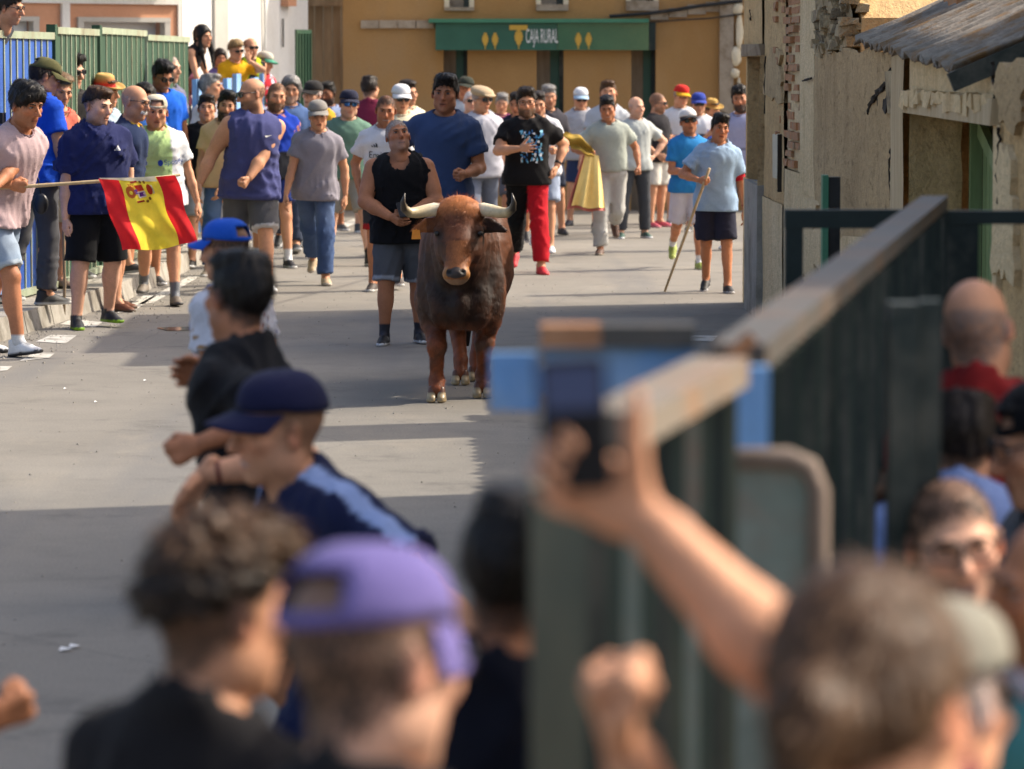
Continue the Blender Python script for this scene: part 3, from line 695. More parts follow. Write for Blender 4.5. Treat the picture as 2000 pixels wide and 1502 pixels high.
flake(1957, 2010, 120, 250, 'adobe_grey', -0.028, 0.5); flake(1498, 1530, 100, 200, 'adobe_grey', -0.02, 2.5)
# ragged mortar hanging over the lintel
for k in range(16):
    Y = yD0 + (yD1 - yD0) * (k + 0.5) / 16; m = MB(); h_ = random.uniform(0.02, 0.075)
    rbox(m, Y - 0.12, Y + 0.11, zD1 + 0.10 - h_, zD1 + 0.13, -0.052, 0.0, jit=0.012); fit(m.build('mortar_lump', 'plaster_pale'), e)
# corrugated roof, one sheet after the other, falling towards the street
A, B = at(1686, 76, 23.7), at(1888, 136, 18.05)
for k in range(4):
    f0, f1 = k / 4, (k + 1) / 4
    m = MB(); nw = 36
    def fn(s_, t_, f0=f0, f1=f1, k=k):
        f = f0 + (f1 - f0) * s_ + 0.006 * (1 if s_ > 0.5 else -1); p = A.lerp(B, f); ph = f * 26 * 2 * math.pi
        ex = 0.05 * wob(f * 21, 0, 0, 1, 4) + 0.03 * wob(f * 55, 0, 0, 1, 7)
        return (p.x - 0.06 + ex * (1 - t_) + t_ * 2.8, p.y + 0.05 * t_, p.z + t_ * 2.8 * 0.43 + 0.022 * math.sin(ph) + 0.004 * k + 0.02 * wob(f * 9, t_ * 4, 0, 1, 1))
    m.sheet(fn, nw, 10); o = fit(m.build('roof_sheet', 'roof_sheet', smooth=True), e)
    md = o.modifiers.new('thick', 'SOLIDIFY'); md.thickness = 0.014
m = MB(); m.bar((B.x - 0.08, B.y - 0.05, B.z - 0.06), (B.x + 2.8, B.y - 0.02, B.z + 2.8 * 0.43 - 0.05), 0.05, 0.09); fit(m.build('barge_board', 'rail_dark'), e)
m = MB(); m.box((2.62, 22.75, 2.1), (3.35, 23.45, 4.2)); fit(m.build('shadow_block', 'brick'), e)  # unseen block added to cast the narrow shadow across the road
# the tall house behind the shed whose shade covers the near road
e = thing('tall_house', (5.5, 15, 0), 'tall rendered house behind the shed, out of sight at right', 'house')
m = MB(); m.box((3.75, 9.5, 0), (8.5, 20.0, 6.6)); fit(m.build('wall', 'plaster_pale'), e)
m = MB(); m.hexa([(3.55, 9.3, 6.6), (8.7, 9.3, 6.6), (8.7, 20.2, 6.6), (3.55, 20.2, 6.6), (6.0, 9.3, 7.5), (6.3, 9.3, 7.5), (6.3, 20.2, 7.5), (6.0, 20.2, 7.5)]); fit(m.build('roof', 'brick'), e)
# overhead cables whose shadows cross the road
for k, (a, b, sg_) in enumerate((((3.75, 19.6, 5.6), (-6.5, 20.9, 4.6), 0.25), ((3.75, 19.0, 5.2), (-6.5, 27.8, 4.4), 0.3), ((2.5, 33, 4.9), (-5.2, 37.5, 4.5), 0.2), ((2.5, 33.3, 4.7), (6.0, 55, 5.2), 0.3))):
    m = MB(); a, b = Vector(a), Vector(b)
    m.tube([a.lerp(b, i / 14) - Vector((0, 0, sg_ * 4 * (i / 14) * (1 - i / 14))) for i in range(15)], 0.016, 5)
    tag(m.build('overhead_cable', 'cable'), ('black cable crossing the street nearest the viewer', 'black cable slanting across the street above the sunlit road', 'black cable crossing high above the bull runners', 'black cable running along the open side of the street')[k], 'cable', 'cables over the street')

# ---- barrier fences on the right
def gx(Y): return 0.13 + 0.205 * (Y - 4.75) if Y < 5.8 else 0.345 + 0.155 * (Y - 5.85)       # line of the near fence
FT = 1.68
def barrier(label, y0, y1, top, nbar, rail_mat, bar_mats, rw=0.085, z0=0.12):
    e = thing('barrier_fence', (gx(y0), y0, 0), label, 'fence', 'barrier fence panels at the right')
    a, b = Vector((gx(y0), y0, top - 0.05)), Vector((gx(y1), y1, top - 0.05))
    m = MB(); m.bar((a.lerp(b, 0.3) if y0 < 5 else a) + Vector((0, 0, 0.022)), b + Vector((0, 0, 0.022)), rw, 0.042); fit(m.build('top_rail', rail_mat), e)
    m = MB(); m.bar(a - Vector((0, 0, top - 0.22)), b - Vector((0, 0, top - 0.22)), 0.07, 0.07); fit(m.build('bottom_rail', 'rail_dark'), e)
    for i in range(nbar):
        p = a.lerp(b, (i + 0.5) / nbar)
        m = MB(); m.bar(Vector((p.x, p.y, z0)), Vector((p.x, p.y, top - 0.06)), 0.045, 0.085 * (y1 - y0) / nbar / 0.15, up=(1, 0, 0)); fit(m.build('bar', bar_mats[i % len(bar_mats)]), e)
    for p in (() if y0 < 5 else (a, b)):
        m = MB(); m.bar(Vector((p.x, p.y, 0)), Vector((p.x, p.y, top - 0.07)), 0.09, 0.09); fit(m.build('post', 'rail_dark'), e)
    return e
barrier('near dark green barrier fence with tan worn top rail below the phone', 4.32, 5.6, FT, 11, 'rail_tan', ['near_green', 'rail_dark', 'near_green', 'grey_green'])
barrier('long dark green barrier fence with grey top rail running into the distance', 5.86, 12.5, FT, 44, 'rail_top', ['rail_dark', 'far_green', 'rail_dark'])
e = thing('blue_leaf', (0.2, 6.1, 1.42), 'sky blue metal gate leaf with rusty top edge at the fence joint', 'gate')
a, b = at(1062, 640, 6.12), at(1478, 640, 6.12); zt = a.z + 0.006
m = MB(); m.box((a.x, 6.10, 1.42), (b.x - 0.1, 6.13, zt - 0.035)); fit(m.build('sheet', 'sky_blue'), e)
m = MB(); m.box((a.x - 0.005, 6.08, zt - 0.035), (a.x + 0.09, 6.15, zt)); fit(m.build('rusty_end', 'rust'), e)
m = MB(); m.box((a.x + 0.092, 6.08, zt - 0.035), (b.x - 0.1, 6.15, zt)); fit(m.build('top_edge', 'rail_top'), e)
p, q = at(957, 688, 6.2), at(1048, 800, 6.2)
m = MB(); m.box((p.x, 6.18, q.z), (q.x, 6.2, p.z)); m2 = fit(m.build('latch_plate', 'sky_blue'), e)
m = MB(); m.box((q.x - 0.002, 6.185, (p.z + q.z) / 2 - 0.02), (a.x + 0.02, 6.195, (p.z + q.z) / 2 + 0.02)); fit(m.build('latch_arm', 'sky_blue'), e)
e = thing('blue_post', (0.38, 6.0, 0), 'sky blue painted post at the corner of the near fence', 'post')
p, q = at(1426, 655, 5.72), at(1500, 872, 5.72)
m = MB(); m.box((p.x, 5.70, q.z), (q.x, 5.735, FT - 0.03)); fit(m.build('plate', 'sky_blue'), e)
m = MB(); m.tube([at(1425, 700, 5.68), at(1470, 655, 5.68)], 0.012, 6); fit(m.build('rusty_brace', 'rust'), e)
e = thing('rounded_panel', (0.45, 5.76, 0), 'grey green metal panel with rounded rusty frame behind the near fence', 'panel')
p, q = at(1432, 880, 5.76), at(1597, 1140, 5.76)
m = MB(); m.box((p.x, 5.76, 0.6), (q.x - 0.01, 5.78, p.z - 0.015)); fit(m.build('sheet', 'grey_green'), e)
m = MB(); m.tube([(p.x - 0.1, 5.76, p.z - 0.012), (q.x - 0.045, 5.76, p.z - 0.012), (q.x - 0.015, 5.76, p.z - 0.025), (q.x, 5.76, p.z - 0.06), (q.x, 5.76, 0.5)], 0.017, 8); fit(m.build('frame', 'rust_frame', smooth=True), e)
e = thing('green_post', (0.78, 7.2, 0), 'broad dark green upright beside the red shirted man', 'post')
p, q = at(1738, 592, 7.1), at(1840, 600, 7.1)
m = MB(); m.box((p.x, 7.08, 0), (p.x + (q.x - p.x) * 0.55, 7.16, p.z)); fit(m.build('upright', 'rail_dark'), e)
m = MB(); m.box((p.x + (q.x - p.x) * 0.58, 7.1, 0), (q.x, 7.16, p.z + 0.004)); fit(m.build('upright', 'rail_dark'), e)
def frame(label, px0, px1, pyt, Y, w0, w1, th, right=True):
    e = thing('gate_frame', (at(px0, pyt, Y).x, Y, 0), label, 'gate', 'open gate frames at the right')
    p, q = at(px0, pyt, Y), at(px1, pyt, Y); s_ = Y / FPX
    m = MB(); m.box((p.x, Y, 0), (p.x + w0 * s_, Y + 0.06, p.z - 0.002)); fit(m.build('upright', 'rail_dark'), e)
    if right: m = MB(); m.box((q.x - w1 * s_, Y, 0), (q.x, Y + 0.06, p.z - 0.002)); fit(m.build('upright', 'rail_dark'), e)
    m = MB(); m.box((p.x - 0.003, Y - 0.004, p.z - th * s_), (q.x, Y + 0.064, p.z)); fit(m.build('top_bar', 'rail_dark'), e)
    m = MB(); m.box((p.x, Y + 0.01, 0.2), (q.x, Y + 0.05, 0.28)); fit(m.build('bottom_bar', 'rail_dark'), e)
frame('dark green open gate frame crossing the far end of the top rail', 1535, 1790, 410, 13.6, 34, 34, 36)
frame('dark green open gate frame at the right edge', 1850, 2120, 412, 12.4, 62, 40, 26)
e = thing('thin_post', (1.5, 18.5, 0), 'thin bright green post with black back against the adobe wall', 'post')
p, q = at(1607, 342, 18.4), at(1642, 342, 18.4)
m = MB(); m.box((p.x, 18.4, 0), (p.x + 0.028, 18.5, p.z)); fit(m.build('front', 'sign_light'), e)
m = MB(); m.box((p.x + 0.03, 18.41, 0), (q.x, 18.49, p.z - 0.01)); fit(m.build('back', 'cable'), e)
# ================================================================ implicit surfaces for bodies and clothes
class Field:
    def __init__(s, lo, hi, v):
        s.v = v; s.o = np.array(lo, float) - 2 * v
        s.a = np.full(np.ceil((np.array(hi, float) - s.o) / v).astype(int) + 3, 9.0, np.float32)
    def block(s, lo, hi):
        i0 = np.clip(np.floor((np.asarray(lo) - s.o) / s.v).astype(int), 0, np.array(s.a.shape) - 1)
        i1 = np.clip(np.ceil((np.asarray(hi) - s.o) / s.v).astype(int) + 1, 1, s.a.shape)
        i1 = np.maximum(i1, i0 + 1)
        ax = [(s.o[k] + s.v * np.arange(i0[k], i1[k])).astype(np.float32) for k in range(3)]
        return tuple(slice(i0[k], i1[k]) for k in range(3)), ax[0][:, None, None], ax[1][None, :, None], ax[2][None, None, :]
    def put(s, sl, d, k):
        a = s.a[sl]
        if k > 0:
            h = np.maximum(k - np.abs(a - d), 0) / k; s.a[sl] = np.minimum(a, d) - h * h * k * 0.25
        else: s.a[sl] = np.minimum(a, d)
    def cut(s, sl, d, k=0.0):
        a = s.a[sl]; d = -d
        if k > 0:
            h = np.maximum(k - np.abs(a - d), 0) / k; s.a[sl] = np.maximum(a, d) + h * h * k * 0.25
        else: s.a[sl] = np.maximum(a, d)
    def cone_d(s, a, b, ra, rb, m, flat=None, q=1.0):
        a, b = np.asarray(a, np.float32), np.asarray(b, np.float32); r = max(ra, rb) / min(q, 1) + m
        sl, X, Y, Z = s.block(np.minimum(a, b) - r, np.maximum(a, b) + r)
        ba = b - a; L = float(ba @ ba) + 1e-9
        x, y, z = X - a[0], Y - a[1], Z - a[2]
        h = np.clip((x * ba[0] + y * ba[1] + z * ba[2]) / L, 0, 1)
        x, y, z = x - h * ba[0], y - h * ba[1], z - h * ba[2]
        if flat is not None:
            t = (x * flat[0] + y * flat[1] + z * flat[2]) * (1 / q - 1)
            x, y, z = x + flat[0] * t, y + flat[1] * t, z + flat[2] * t
        return sl, np.sqrt(x * x + y * y + z * z) - (ra + (rb - ra) * h), (X, Y, Z)
    def cone(s, a, b, ra, rb, k=0.02, flat=None, q=1.0, end=None):
        sl, d, (X, Y, Z) = s.cone_d(a, b, ra, rb, k + 3 * s.v, flat, q)
        if end is not None:        # cut flat at b
            n_ = np.asarray(b, float) - np.asarray(a, float); n_ /= np.linalg.norm(n_)
            d = np.maximum(d, (X - b[0]) * n_[0] + (Y - b[1]) * n_[1] + (Z - b[2]) * n_[2])
        s.put(sl, d, k)
    def ell_d(s, c, r, M=None, m=0.05):
        c = np.asarray(c, np.float32); R_ = max(r) + m; sl, X, Y, Z = s.block(c - R_, c + R_)
        x, y, z = X - c[0], Y - c[1], Z - c[2]
        if M is not None:
            x, y, z = (M[0, 0] * x + M[1, 0] * y + M[2, 0] * z), (M[0, 1] * x + M[1, 1] * y + M[2, 1] * z), (M[0, 2] * x + M[1, 2] * y + M[2, 2] * z)
        k0 = np.sqrt((x / r[0]) ** 2 + (y / r[1]) ** 2 + (z / r[2]) ** 2) + 1e-6
        k1 = np.sqrt((x / r[0] ** 2) ** 2 + (y / r[1] ** 2) ** 2 + (z / r[2] ** 2) ** 2) + 1e-6
        return sl, k0 * (k0 - 1) / k1
    def ell(s, c, r, k=0.03, M=None):
        sl, d = s.ell_d(c, r, M, k + 3 * s.v); s.put(sl, d, k)
    def hole(s, c, r, k=0.0, M=None):
        sl, d = s.ell_d(c, r, M, k + 3 * s.v); s.cut(sl, d, k)
    def hole_cone(s, a, b, ra, rb, k=0.0):
        sl, d, _ = s.cone_d(a, b, ra, rb, k + 3 * s.v); s.cut(sl, d, k)
    def plane(s, p, n_):
        sl, X, Y, Z = s.block(s.o, s.o + np.array(s.a.shape) * s.v)
        s.a = np.maximum(s.a, ((X - p[0]) * n_[0] + (Y - p[1]) * n_[1] + (Z - p[2]) * n_[2]).astype(np.float32))
    def axes(s):
        return [(s.o[k] + s.v * np.arange(s.a.shape[k])).astype(np.float32).reshape([-1 if j == k else 1 for j in range(3)]) for k in range(3)]
    def folds(s, amp, freq, seed, zs=1.0, ridge=True):
        """cloth-like creases: warped ridges running in a few directions"""
        X, Y, Z = s.axes(); r = np.random.default_rng(seed); w = 0
        near = np.abs(s.a) < 0.06
        for i in range(4):
            k = r.normal(size=3); k /= np.linalg.norm(k); k = k * freq * (0.7 + 0.45 * i); k[2] *= zs; ph = r.uniform(0, 6.3, 3); k2 = r.normal(size=3) * freq * 0.36; k3 = r.normal(size=3) * freq * 0.24
            u = np.sin(k[0] * X + k[1] * Y + k[2] * Z + ph[0] + 2.9 * np.sin(k2[0] * X + k2[1] * Y + k2[2] * Z + ph[1]))
            if ridge: u = 1.6 * (1 - np.abs(u)) ** 2 * np.clip(0.25 + 0.9 * np.sin(k3[0] * X + k3[1] * Y + k3[2] * Z + ph[2]), 0, 1.2)
            w = w + u / (1 + 0.4 * i)
        s.a = s.a - amp * ((0.33 * w + 0.5) if not ridge else 0.75 * w) * near
    def mesh(s): return nets(s.a, s.o, s.v)
EDG = [((0, 0, 0), (1, 0, 0)), ((0, 1, 0), (1, 1, 0)), ((0, 0, 1), (1, 0, 1)), ((0, 1, 1), (1, 1, 1)), ((0, 0, 0), (0, 1, 0)), ((1, 0, 0), (1, 1, 0)),
       ((0, 0, 1), (0, 1, 1)), ((1, 0, 1), (1, 1, 1)), ((0, 0, 0), (0, 0, 1)), ((1, 0, 0), (1, 0, 1)), ((0, 1, 0), (0, 1, 1)), ((1, 1, 0), (1, 1, 1))]
def nets(f, o, v):
    s = f < 0
    s[0], s[-1], s[:, 0], s[:, -1], s[:, :, 0], s[:, :, -1] = (False,) * 6
    f = np.where(s, f, np.maximum(f, 1e-5))
    c = s[:-1, :-1, :-1].astype(np.int8)
    cnt = sum(s[i:f.shape[0] - 1 + i, j:f.shape[1] - 1 + j, k:f.shape[2] - 1 + k].astype(np.int8) for i in (0, 1) for j in (0, 1) for k in (0, 1))
    I = np.argwhere((cnt > 0) & (cnt < 8))
    if len(I) == 0: return np.zeros((0, 3)), np.zeros((0, 4), int)
    idx = np.full(c.shape, -1, np.int32); idx[tuple(I.T)] = np.arange(len(I))
    P = np.zeros((len(I), 3)); W = np.zeros(len(I))
    for a, b in EDG:
        a, b = np.array(a), np.array(b)
        fa = f[tuple((I + a).T)]; fb = f[tuple((I + b).T)]
        m = (fa < 0) != (fb < 0)
        t = np.where(m, fa / np.where(fa - fb == 0, 1, fa - fb), 0)
        P += (a + t[:, None] * (b - a)) * m[:, None]; W += m
    V = (I + P / np.maximum(W, 1)[:, None]) * v + o
    Q = []
    for ax in range(3):
        o1, o2 = [k for k in range(3) if k != ax]
        sl0 = [slice(None)] * 3; sl1 = [slice(None)] * 3; sl0[ax] = slice(0, -1); sl1[ax] = slice(1, None)
        A, B = s[tuple(sl0)], s[tuple(sl1)]
        E = np.argwhere(A != B)
        E = E[(E[:, o1] > 0) & (E[:, o2] > 0) & (E[:, o1] < c.shape[o1]) & (E[:, o2] < c.shape[o2])]
        if not len(E): continue
        fl = A[tuple(E.T)]
        d1 = np.zeros(3, int); d1[o1] = 1; d2 = np.zeros(3, int); d2[o2] = 1
        q = np.stack([idx[tuple((E - d).T)] for d in (d1 + d2, d2, d1 * 0, d1)], 1)
        flip = fl if ax != 1 else ~fl
        q[~flip] = q[~flip][:, ::-1]
        Q.append(q[(q >= 0).all(1)])
    return V, np.concatenate(Q)

def rot(ax, deg):
    return np.array(Matrix.Rotation(R(deg), 3, ax))
def nrm(v_): v_ = np.asarray(v_, float); return v_ / (np.linalg.norm(v_) + 1e-9)
def join(parts):
    """parts: list of (V, Q, col(n,3))"""
    V, Q, K, o = [], [], [], 0
    for v_, q_, c_ in parts:
        if len(v_) == 0: continue
        c_ = np.asarray(c_, float)
        if c_.ndim == 1: c_ = np.tile(c_, (len(v_), 1))
        V.append(v_); Q.append(np.asarray(q_) + o); K.append(c_); o += len(v_)
    return np.concatenate(V), np.concatenate(Q), np.concatenate(K)
def ball(c, r, nu=10, nv=6):
    V, Q = [], []
    for j in range(nv + 1):
        b = math.pi * (j / nv - 0.5)
        for i in range(nu):
            a = 2 * math.pi * i / nu; V.append((c[0] + r[0] * math.cos(a) * math.cos(b), c[1] + r[1] * math.sin(a) * math.cos(b), c[2] + r[2] * math.sin(b)))
    for j in range(nv):
        for i in range(nu): Q.append((j * nu + i, j * nu + (i + 1) % nu, (j + 1) * nu + (i + 1) % nu, (j + 1) * nu + i))
    return np.array(V), np.array(Q)
def ntube(pts, r, n=6):
    m = MB(); m.tube(pts, r, n); return np.array(m.v), np.array(m.f)

# ---------------------------------------------------------------- hands and shoes, made once and posed many times
def make_hand(kind, v=0.0064):
    """right-hand template: wrist at origin, fingers along -Z, palm faces +X side (-> body), thumb towards -Y"""
    f = Field((-0.07, -0.11, -0.22), (0.07, 0.07, 0.05), v)
    f.cone((0, 0, 0.03), (0, 0, -0.02), 0.026, 0.025, 0.01, flat=(1, 0, 0), q=0.8)
    f.cone((0, -0.012, -0.03), (0, -0.018, -0.085), 0.024, 0.022, 0.015, flat=(1, 0, 0), q=0.6)
    f.cone((0, 0.014, -0.03), (0, 0.02, -0.08), 0.022, 0.020, 0.015, flat=(1, 0, 0), q=0.6)
    ln = [(0.040, 0.026, 0.022), (0.045, 0.03, 0.024), (0.042, 0.028, 0.023), (0.033, 0.021, 0.02)]
    bend = {'relax': (22, 28, 20), 'open': (4, 8, 6), 'fist': (80, 95, 60), 'grip': (52, 62, 45), 'point': (70, 80, 50), 'hold': (30, 72, 62)}[kind]
    for i in range(4):
        y = -0.030 + i * 0.0205; p = np.array([0.0, y * 1.05, -0.088 + (0.006 if i in (0, 3) else 0) + (0.006 if i == 3 else 0)]); ang = 0
        bb = bend if not (kind == 'point' and i == 0) else (5, 5, 5)
        sp = (i - 1.5) * (5 if kind == 'open' else 2)
        for j in range(3):
            ang += bb[j] * (0.85 + 0.1 * i)
            d = np.array([math.sin(R(ang)), math.sin(R(sp)) * math.cos(R(ang)), -math.cos(R(ang))])
            q = p + d * ln[i][j]; rr = 0.0098 - 0.0008 * j - (0.001 if i == 3 else 0)
            f.cone(p, q, rr, rr - 0.0008, 0.004); p = q
    t = {'relax': [(0.006, -0.026, -0.03), (0.02, -0.048, -0.06), (0.024, -0.05, -0.09), (0.025, -0.046, -0.11)],
         'open': [(0.004, -0.026, -0.03), (0.014, -0.056, -0.055), (0.018, -0.076, -0.08), (0.018, -0.088, -0.10)],
         'fist': [(0.008, -0.026, -0.03), (0.028, -0.044, -0.058), (0.044, -0.034, -0.085), (0.046, -0.012, -0.092)],
         'grip': [(0.008, -0.026, -0.03), (0.032, -0.042, -0.055), (0.05, -0.036, -0.08), (0.056, -0.024, -0.098)]}
    t['hold'] = [(0.004, -0.026, -0.03), (0.018, -0.056, -0.05), (0.026, -0.084, -0.068), (0.028, -0.108, -0.08)]
    t = t.get(kind, t['fist'])
    for a, b, ra, rb in zip(t, t[1:], (0.017, 0.0125, 0.0105), (0.0125, 0.0105, 0.0085)): f.cone(a, b, ra, rb, 0.008)
    return f.mesh()
HANDS_FAR = {k: make_hand(k, 0.0098) for k in ('relax', 'open', 'fist', 'grip', 'point')}
HANDS = {k: make_hand(k) for k in ('relax', 'open', 'fist', 'grip', 'point', 'hold')}
def make_shoe(kind):
    """ankle at origin, toe towards -Y, sole underside at z=-0.08; returns mesh and zone (0 upper, 1 sole, 2 opening/laces)"""
    f = Field((-0.07, -0.24, -0.10), (0.07, 0.11, 0.06), 0.013)
    hi = kind == 'trainer'
    f.cone((0, 0.045, -0.052), (0, -0.05, -0.05), 0.036, 0.040, 0.02)
    f.cone((0, -0.05, -0.054), (0.004, -0.145, -0.062), 0.042, 0.036, 0.03, flat=(0, 0, 1), q=0.72)
    f.cone((0, 0.03, -0.04), (0, 0.03, 0.012 if hi else -0.012), 0.037, 0.04, 0.02)
    f.cone((0, 0.01, -0.01 if hi else -0.03), (0, -0.10, -0.045), 0.034, 0.026, 0.02)
    f.plane((0, 0, 0.02 if hi else -0.005), nrm((0, -0.12, 1)))
    f.cone((0, 0.05, -0.068), (0, -0.02, -0.068), 0.042, 0.040, 0.008, flat=(0, 0, 1), q=0.42)
    f.cone((0, -0.02, -0.068), (0.004, -0.15, -0.066), 0.042, 0.043, 0.008, flat=(0, 0, 1), q=0.42)
    f.plane((0, 0, -0.08), (0, 0, -1))
    V, Q = f.mesh()
    zone = np.where(V[:, 2] < -0.055, 1, np.where((np.abs(V[:, 0]) < 0.016) & (V[:, 1] < -0.02) & (V[:, 1] > -0.11) & (V[:, 2] > -0.045), 2, 0))
    return V, Q, zone
SHOES = {'trainer': make_shoe('trainer'), 'low': make_shoe('low')}

SKIN = [lin((224, 172, 142)), lin((206, 150, 116)), lin((184, 124, 90)), lin((150, 96, 66))]
HAIRC = {'black': (0.008, 0.006, 0.005), 'dark': (0.018, 0.011, 0.007), 'brown': (0.072, 0.035, 0.015), 'grey': (0.23, 0.22, 0.21), 'salt': (0.10, 0.093, 0.088), 'white': (0.5, 0.49, 0.47), 'blond': (0.33, 0.22, 0.10), 'fair': (0.17, 0.10, 0.045)}
def IK(S, T, l1, l2, pole):
    S, T = np.asarray(S, float), np.asarray(T, float); d = T - S; L = np.linalg.norm(d)
    L2 = min(max(L, abs(l1 - l2) + 0.02), (l1 + l2) * 0.998); u = d / (L + 1e-9); T = S + u * L2
    a = (l1 * l1 - l2 * l2 + L2 * L2) / (2 * L2); h = math.sqrt(max(l1 * l1 - a * a, 0))
    p = np.asarray(pole, float); p = nrm(p - u * (p @ u)); return S + u * a + p * h, T

POSES = {
 'stand': dict(legs=((3, 4, 4), (-2, 4, 4)), arms=((-0.27, -0.04, 0.80), (0.27, -0.02, 0.80))),
 'rest':  dict(legs=((6, 6, 5), (-6, 8, 4)), arms=((-0.27, -0.08, 0.82), (0.26, -0.05, 0.80))),
 'walk':  dict(legs=((22, 6, 2), (-16, 30, 2)), arms=((-0.27, 0.12, 0.86), (0.27, -0.2, 0.90)), lean=4),
 'walk2': dict(legs=((-16, 30, 2), (22, 6, 2)), arms=((-0.27, -0.2, 0.90), (0.27, 0.12, 0.86)), lean=4),
 'run':   dict(legs=((38, 48, 2), (-14, 60, 2)), arms=((-0.30, 0.08, 1.05), (0.18, -0.26, 1.18)), lean=10, hands=('fist', 'fist')),
 'run2':  dict(legs=((-14, 62, 2), (30, 28, 2)), arms=((-0.16, -0.26, 1.16), (0.31, 0.08, 1.05)), lean=9, hands=('fist', 'fist')),
 'shift': dict(legs=((3, 2, 1), (10, 18, 8)), arms=((-0.27, -0.03, 0.80), (0.19, -0.10, 0.95)), roll=4, lean=2),
 'shift2': dict(legs=((11, 20, 8), (2, 2, 1)), arms=((-0.17, -0.14, 0.97), (0.27, -0.06, 0.80)), roll=-4, lean=5),
 'phoneup': dict(legs=((3, 2, 4), (6, 10, 6)), arms=((-0.05, -0.26, 1.34), (0.07, -0.24, 1.28)), lean=3, hands=('grip', 'grip')),
 'hips':  dict(legs=((4, 4, 6), (-3, 5, 5)), arms=((-0.2, -0.06, 1.02), (0.2, -0.06, 1.02)), poles=((-1, 0.4, 0), (1, 0.4, 0))),
 'belly': dict(legs=((5, 5, 5), (-3, 5, 5)), arms=((-0.05, -0.22, 1.06), (0.05, -0.22, 1.04))),
 'crouch': dict(legs=((48, 78, 8), (40, 74, 8)), arms=((-0.25, -0.15, 0.9), (0.25, -0.15, 0.9)), lean=10),
 'crossed': dict(legs=((3, 4, 4), (-2, 4, 4)), arms=((0.1, -0.2, 1.2), (-0.1, -0.22, 1.17))),
}
def pose_rig(P):
    """joints of a 1.75 m figure facing -Y"""
    ps = dict(POSES[P.get('pose', 'stand')]); ps.update(P.get('mod', {}))
    if P.get('pose', 'stand') == 'stand' and 'mod' not in P:
        ps = dict(POSES[('rest', 'shift', 'shift2', 'belly', 'walk', 'walk2', 'crossed', 'shift', 'shift2', 'hips')[(P['seed'] // 13 * 7) % 10]])
    jr = np.random.default_rng(P['seed'] + 77)         # nobody stands quite like the next
    ps['roll'] = ps.get('roll', 0) + jr.uniform(-4, 4); ps['twist'] = ps.get('twist', 0) + jr.uniform(-12, 12); ps['lean'] = ps.get('lean', 0) + jr.uniform(-1, 5)
    ps['arms'] = [tuple(np.array(a_) + jr.uniform(-0.05, 0.05, 3)) for a_ in ps['arms']]
    ps['legs'] = [tuple(np.array(l_) + jr.uniform(-3, 3, 3) * (1, 1, 0.5)) for l_ in ps['legs']]
    ps['shrug'] = tuple(jr.uniform(-0.012, 0.012, 2))
    J = {}; lean, roll, twist = ps.get('lean', 0), ps.get('roll', 0), ps.get('twist', 0)
    fem = P.get('female', False); sw = (0.150 if fem else 0.166) * P.get('wide', 1.0)
    Rl = rot('X', lean) @ rot('Y', roll); Rh_ = rot('X', lean * 0.45) @ rot('Y', roll * 0.4); Rt = rot('Z', twist) @ Rl
    p0 = np.zeros(3); J['pel'] = p0; J['Rp'] = Rh_
    wa = p0 + Rh_ @ np.array([0, 0, 0.13]); J['wai'] = wa
    J['R'] = Rt; J['ch'] = wa + Rt @ np.array([0, 0, 0.20]); top = wa + Rt @ np.array([0, 0.0, 0.36]); J['top'] = top
    J['sh'] = [top + Rt @ np.array([s_ * sw, 0.0, -0.062 + ps.get('shrug', (0, 0))[i]]) for i, s_ in ((0, -1), (1, 1))]
    J['nk'] = top + Rt @ np.array([0, 0.012, 0.025])
    hy, hp, hr = ps.get('head', (0, 0, 0))
    if 'hyaw' in P: hy = P['hyaw'] - P['yaw']
    hp = P.get('hpitch', hp); hr = P.get('hroll', hr)
    Rn = rot('Z', twist * 0.5) @ rot('X', lean * 0.75) @ rot('Y', roll * 0.7)
    RH = rot('Z', hy) @ rot('X', hp) @ rot('Y', hr)
    J['RH'] = RH
    J['hd'] = J['nk'] + Rn @ np.array([0, -0.005, 0.085]) + RH @ np.array([0, -0.012, 0.075])
    J['hip'], J['kn'], J['an'], J['ft'] = [], [], [], []
    for i, s_ in ((0, -1), (1, 1)):
        a, b, ab = ps['legs'][i]; h = p0 + Rh_ @ np.array([s_ * 0.088, 0.0, -0.03])
        d1 = np.array([s_ * math.sin(R(ab)), -math.sin(R(a)), -math.cos(R(a)) * math.cos(R(ab))]); k = h + d1 * 0.43
        c = a - b; d2 = np.array([s_ * math.sin(R(ab * 0.5)), -math.sin(R(c)), -math.cos(R(c))]); an = k + d2 * 0.41
        J['hip'].append(h); J['kn'].append(k); J['an'].append(an)
        J['ft'].append(rot('Z', s_ * ps.get('toe', 9)) @ rot('X', ps['feet'][i] if 'feet' in ps else (min(0, -(b - a) - 6 if b - a > 12 else 0) * -0.0 + (max(0, (b - a) - 8) * 0.9 if b > 20 else (-min(12, max(0, a - 14)))))))
    # lowest sole touches the ground
    low = min((J['an'][i] + J['ft'][i] @ np.array(q))[2] for i in (0, 1) for q in ((0, -0.15, -0.08), (0, 0.07, -0.08)))
    sh = np.array([0, 0, -low])
    for k in ('pel', 'wai', 'ch', 'top', 'nk', 'hd'): J[k] = J[k] + sh
    for k in ('sh', 'hip', 'kn', 'an'): J[k] = [q + sh for q in J[k]]
    J['el'], J['wr'], J['hdir'] = [], [], []
    poles = ps.get('poles', ((-0.5, 0.7, -0.5), (0.5, 0.7, -0.5)))
    rel = 0.958 - J['pel'][2]
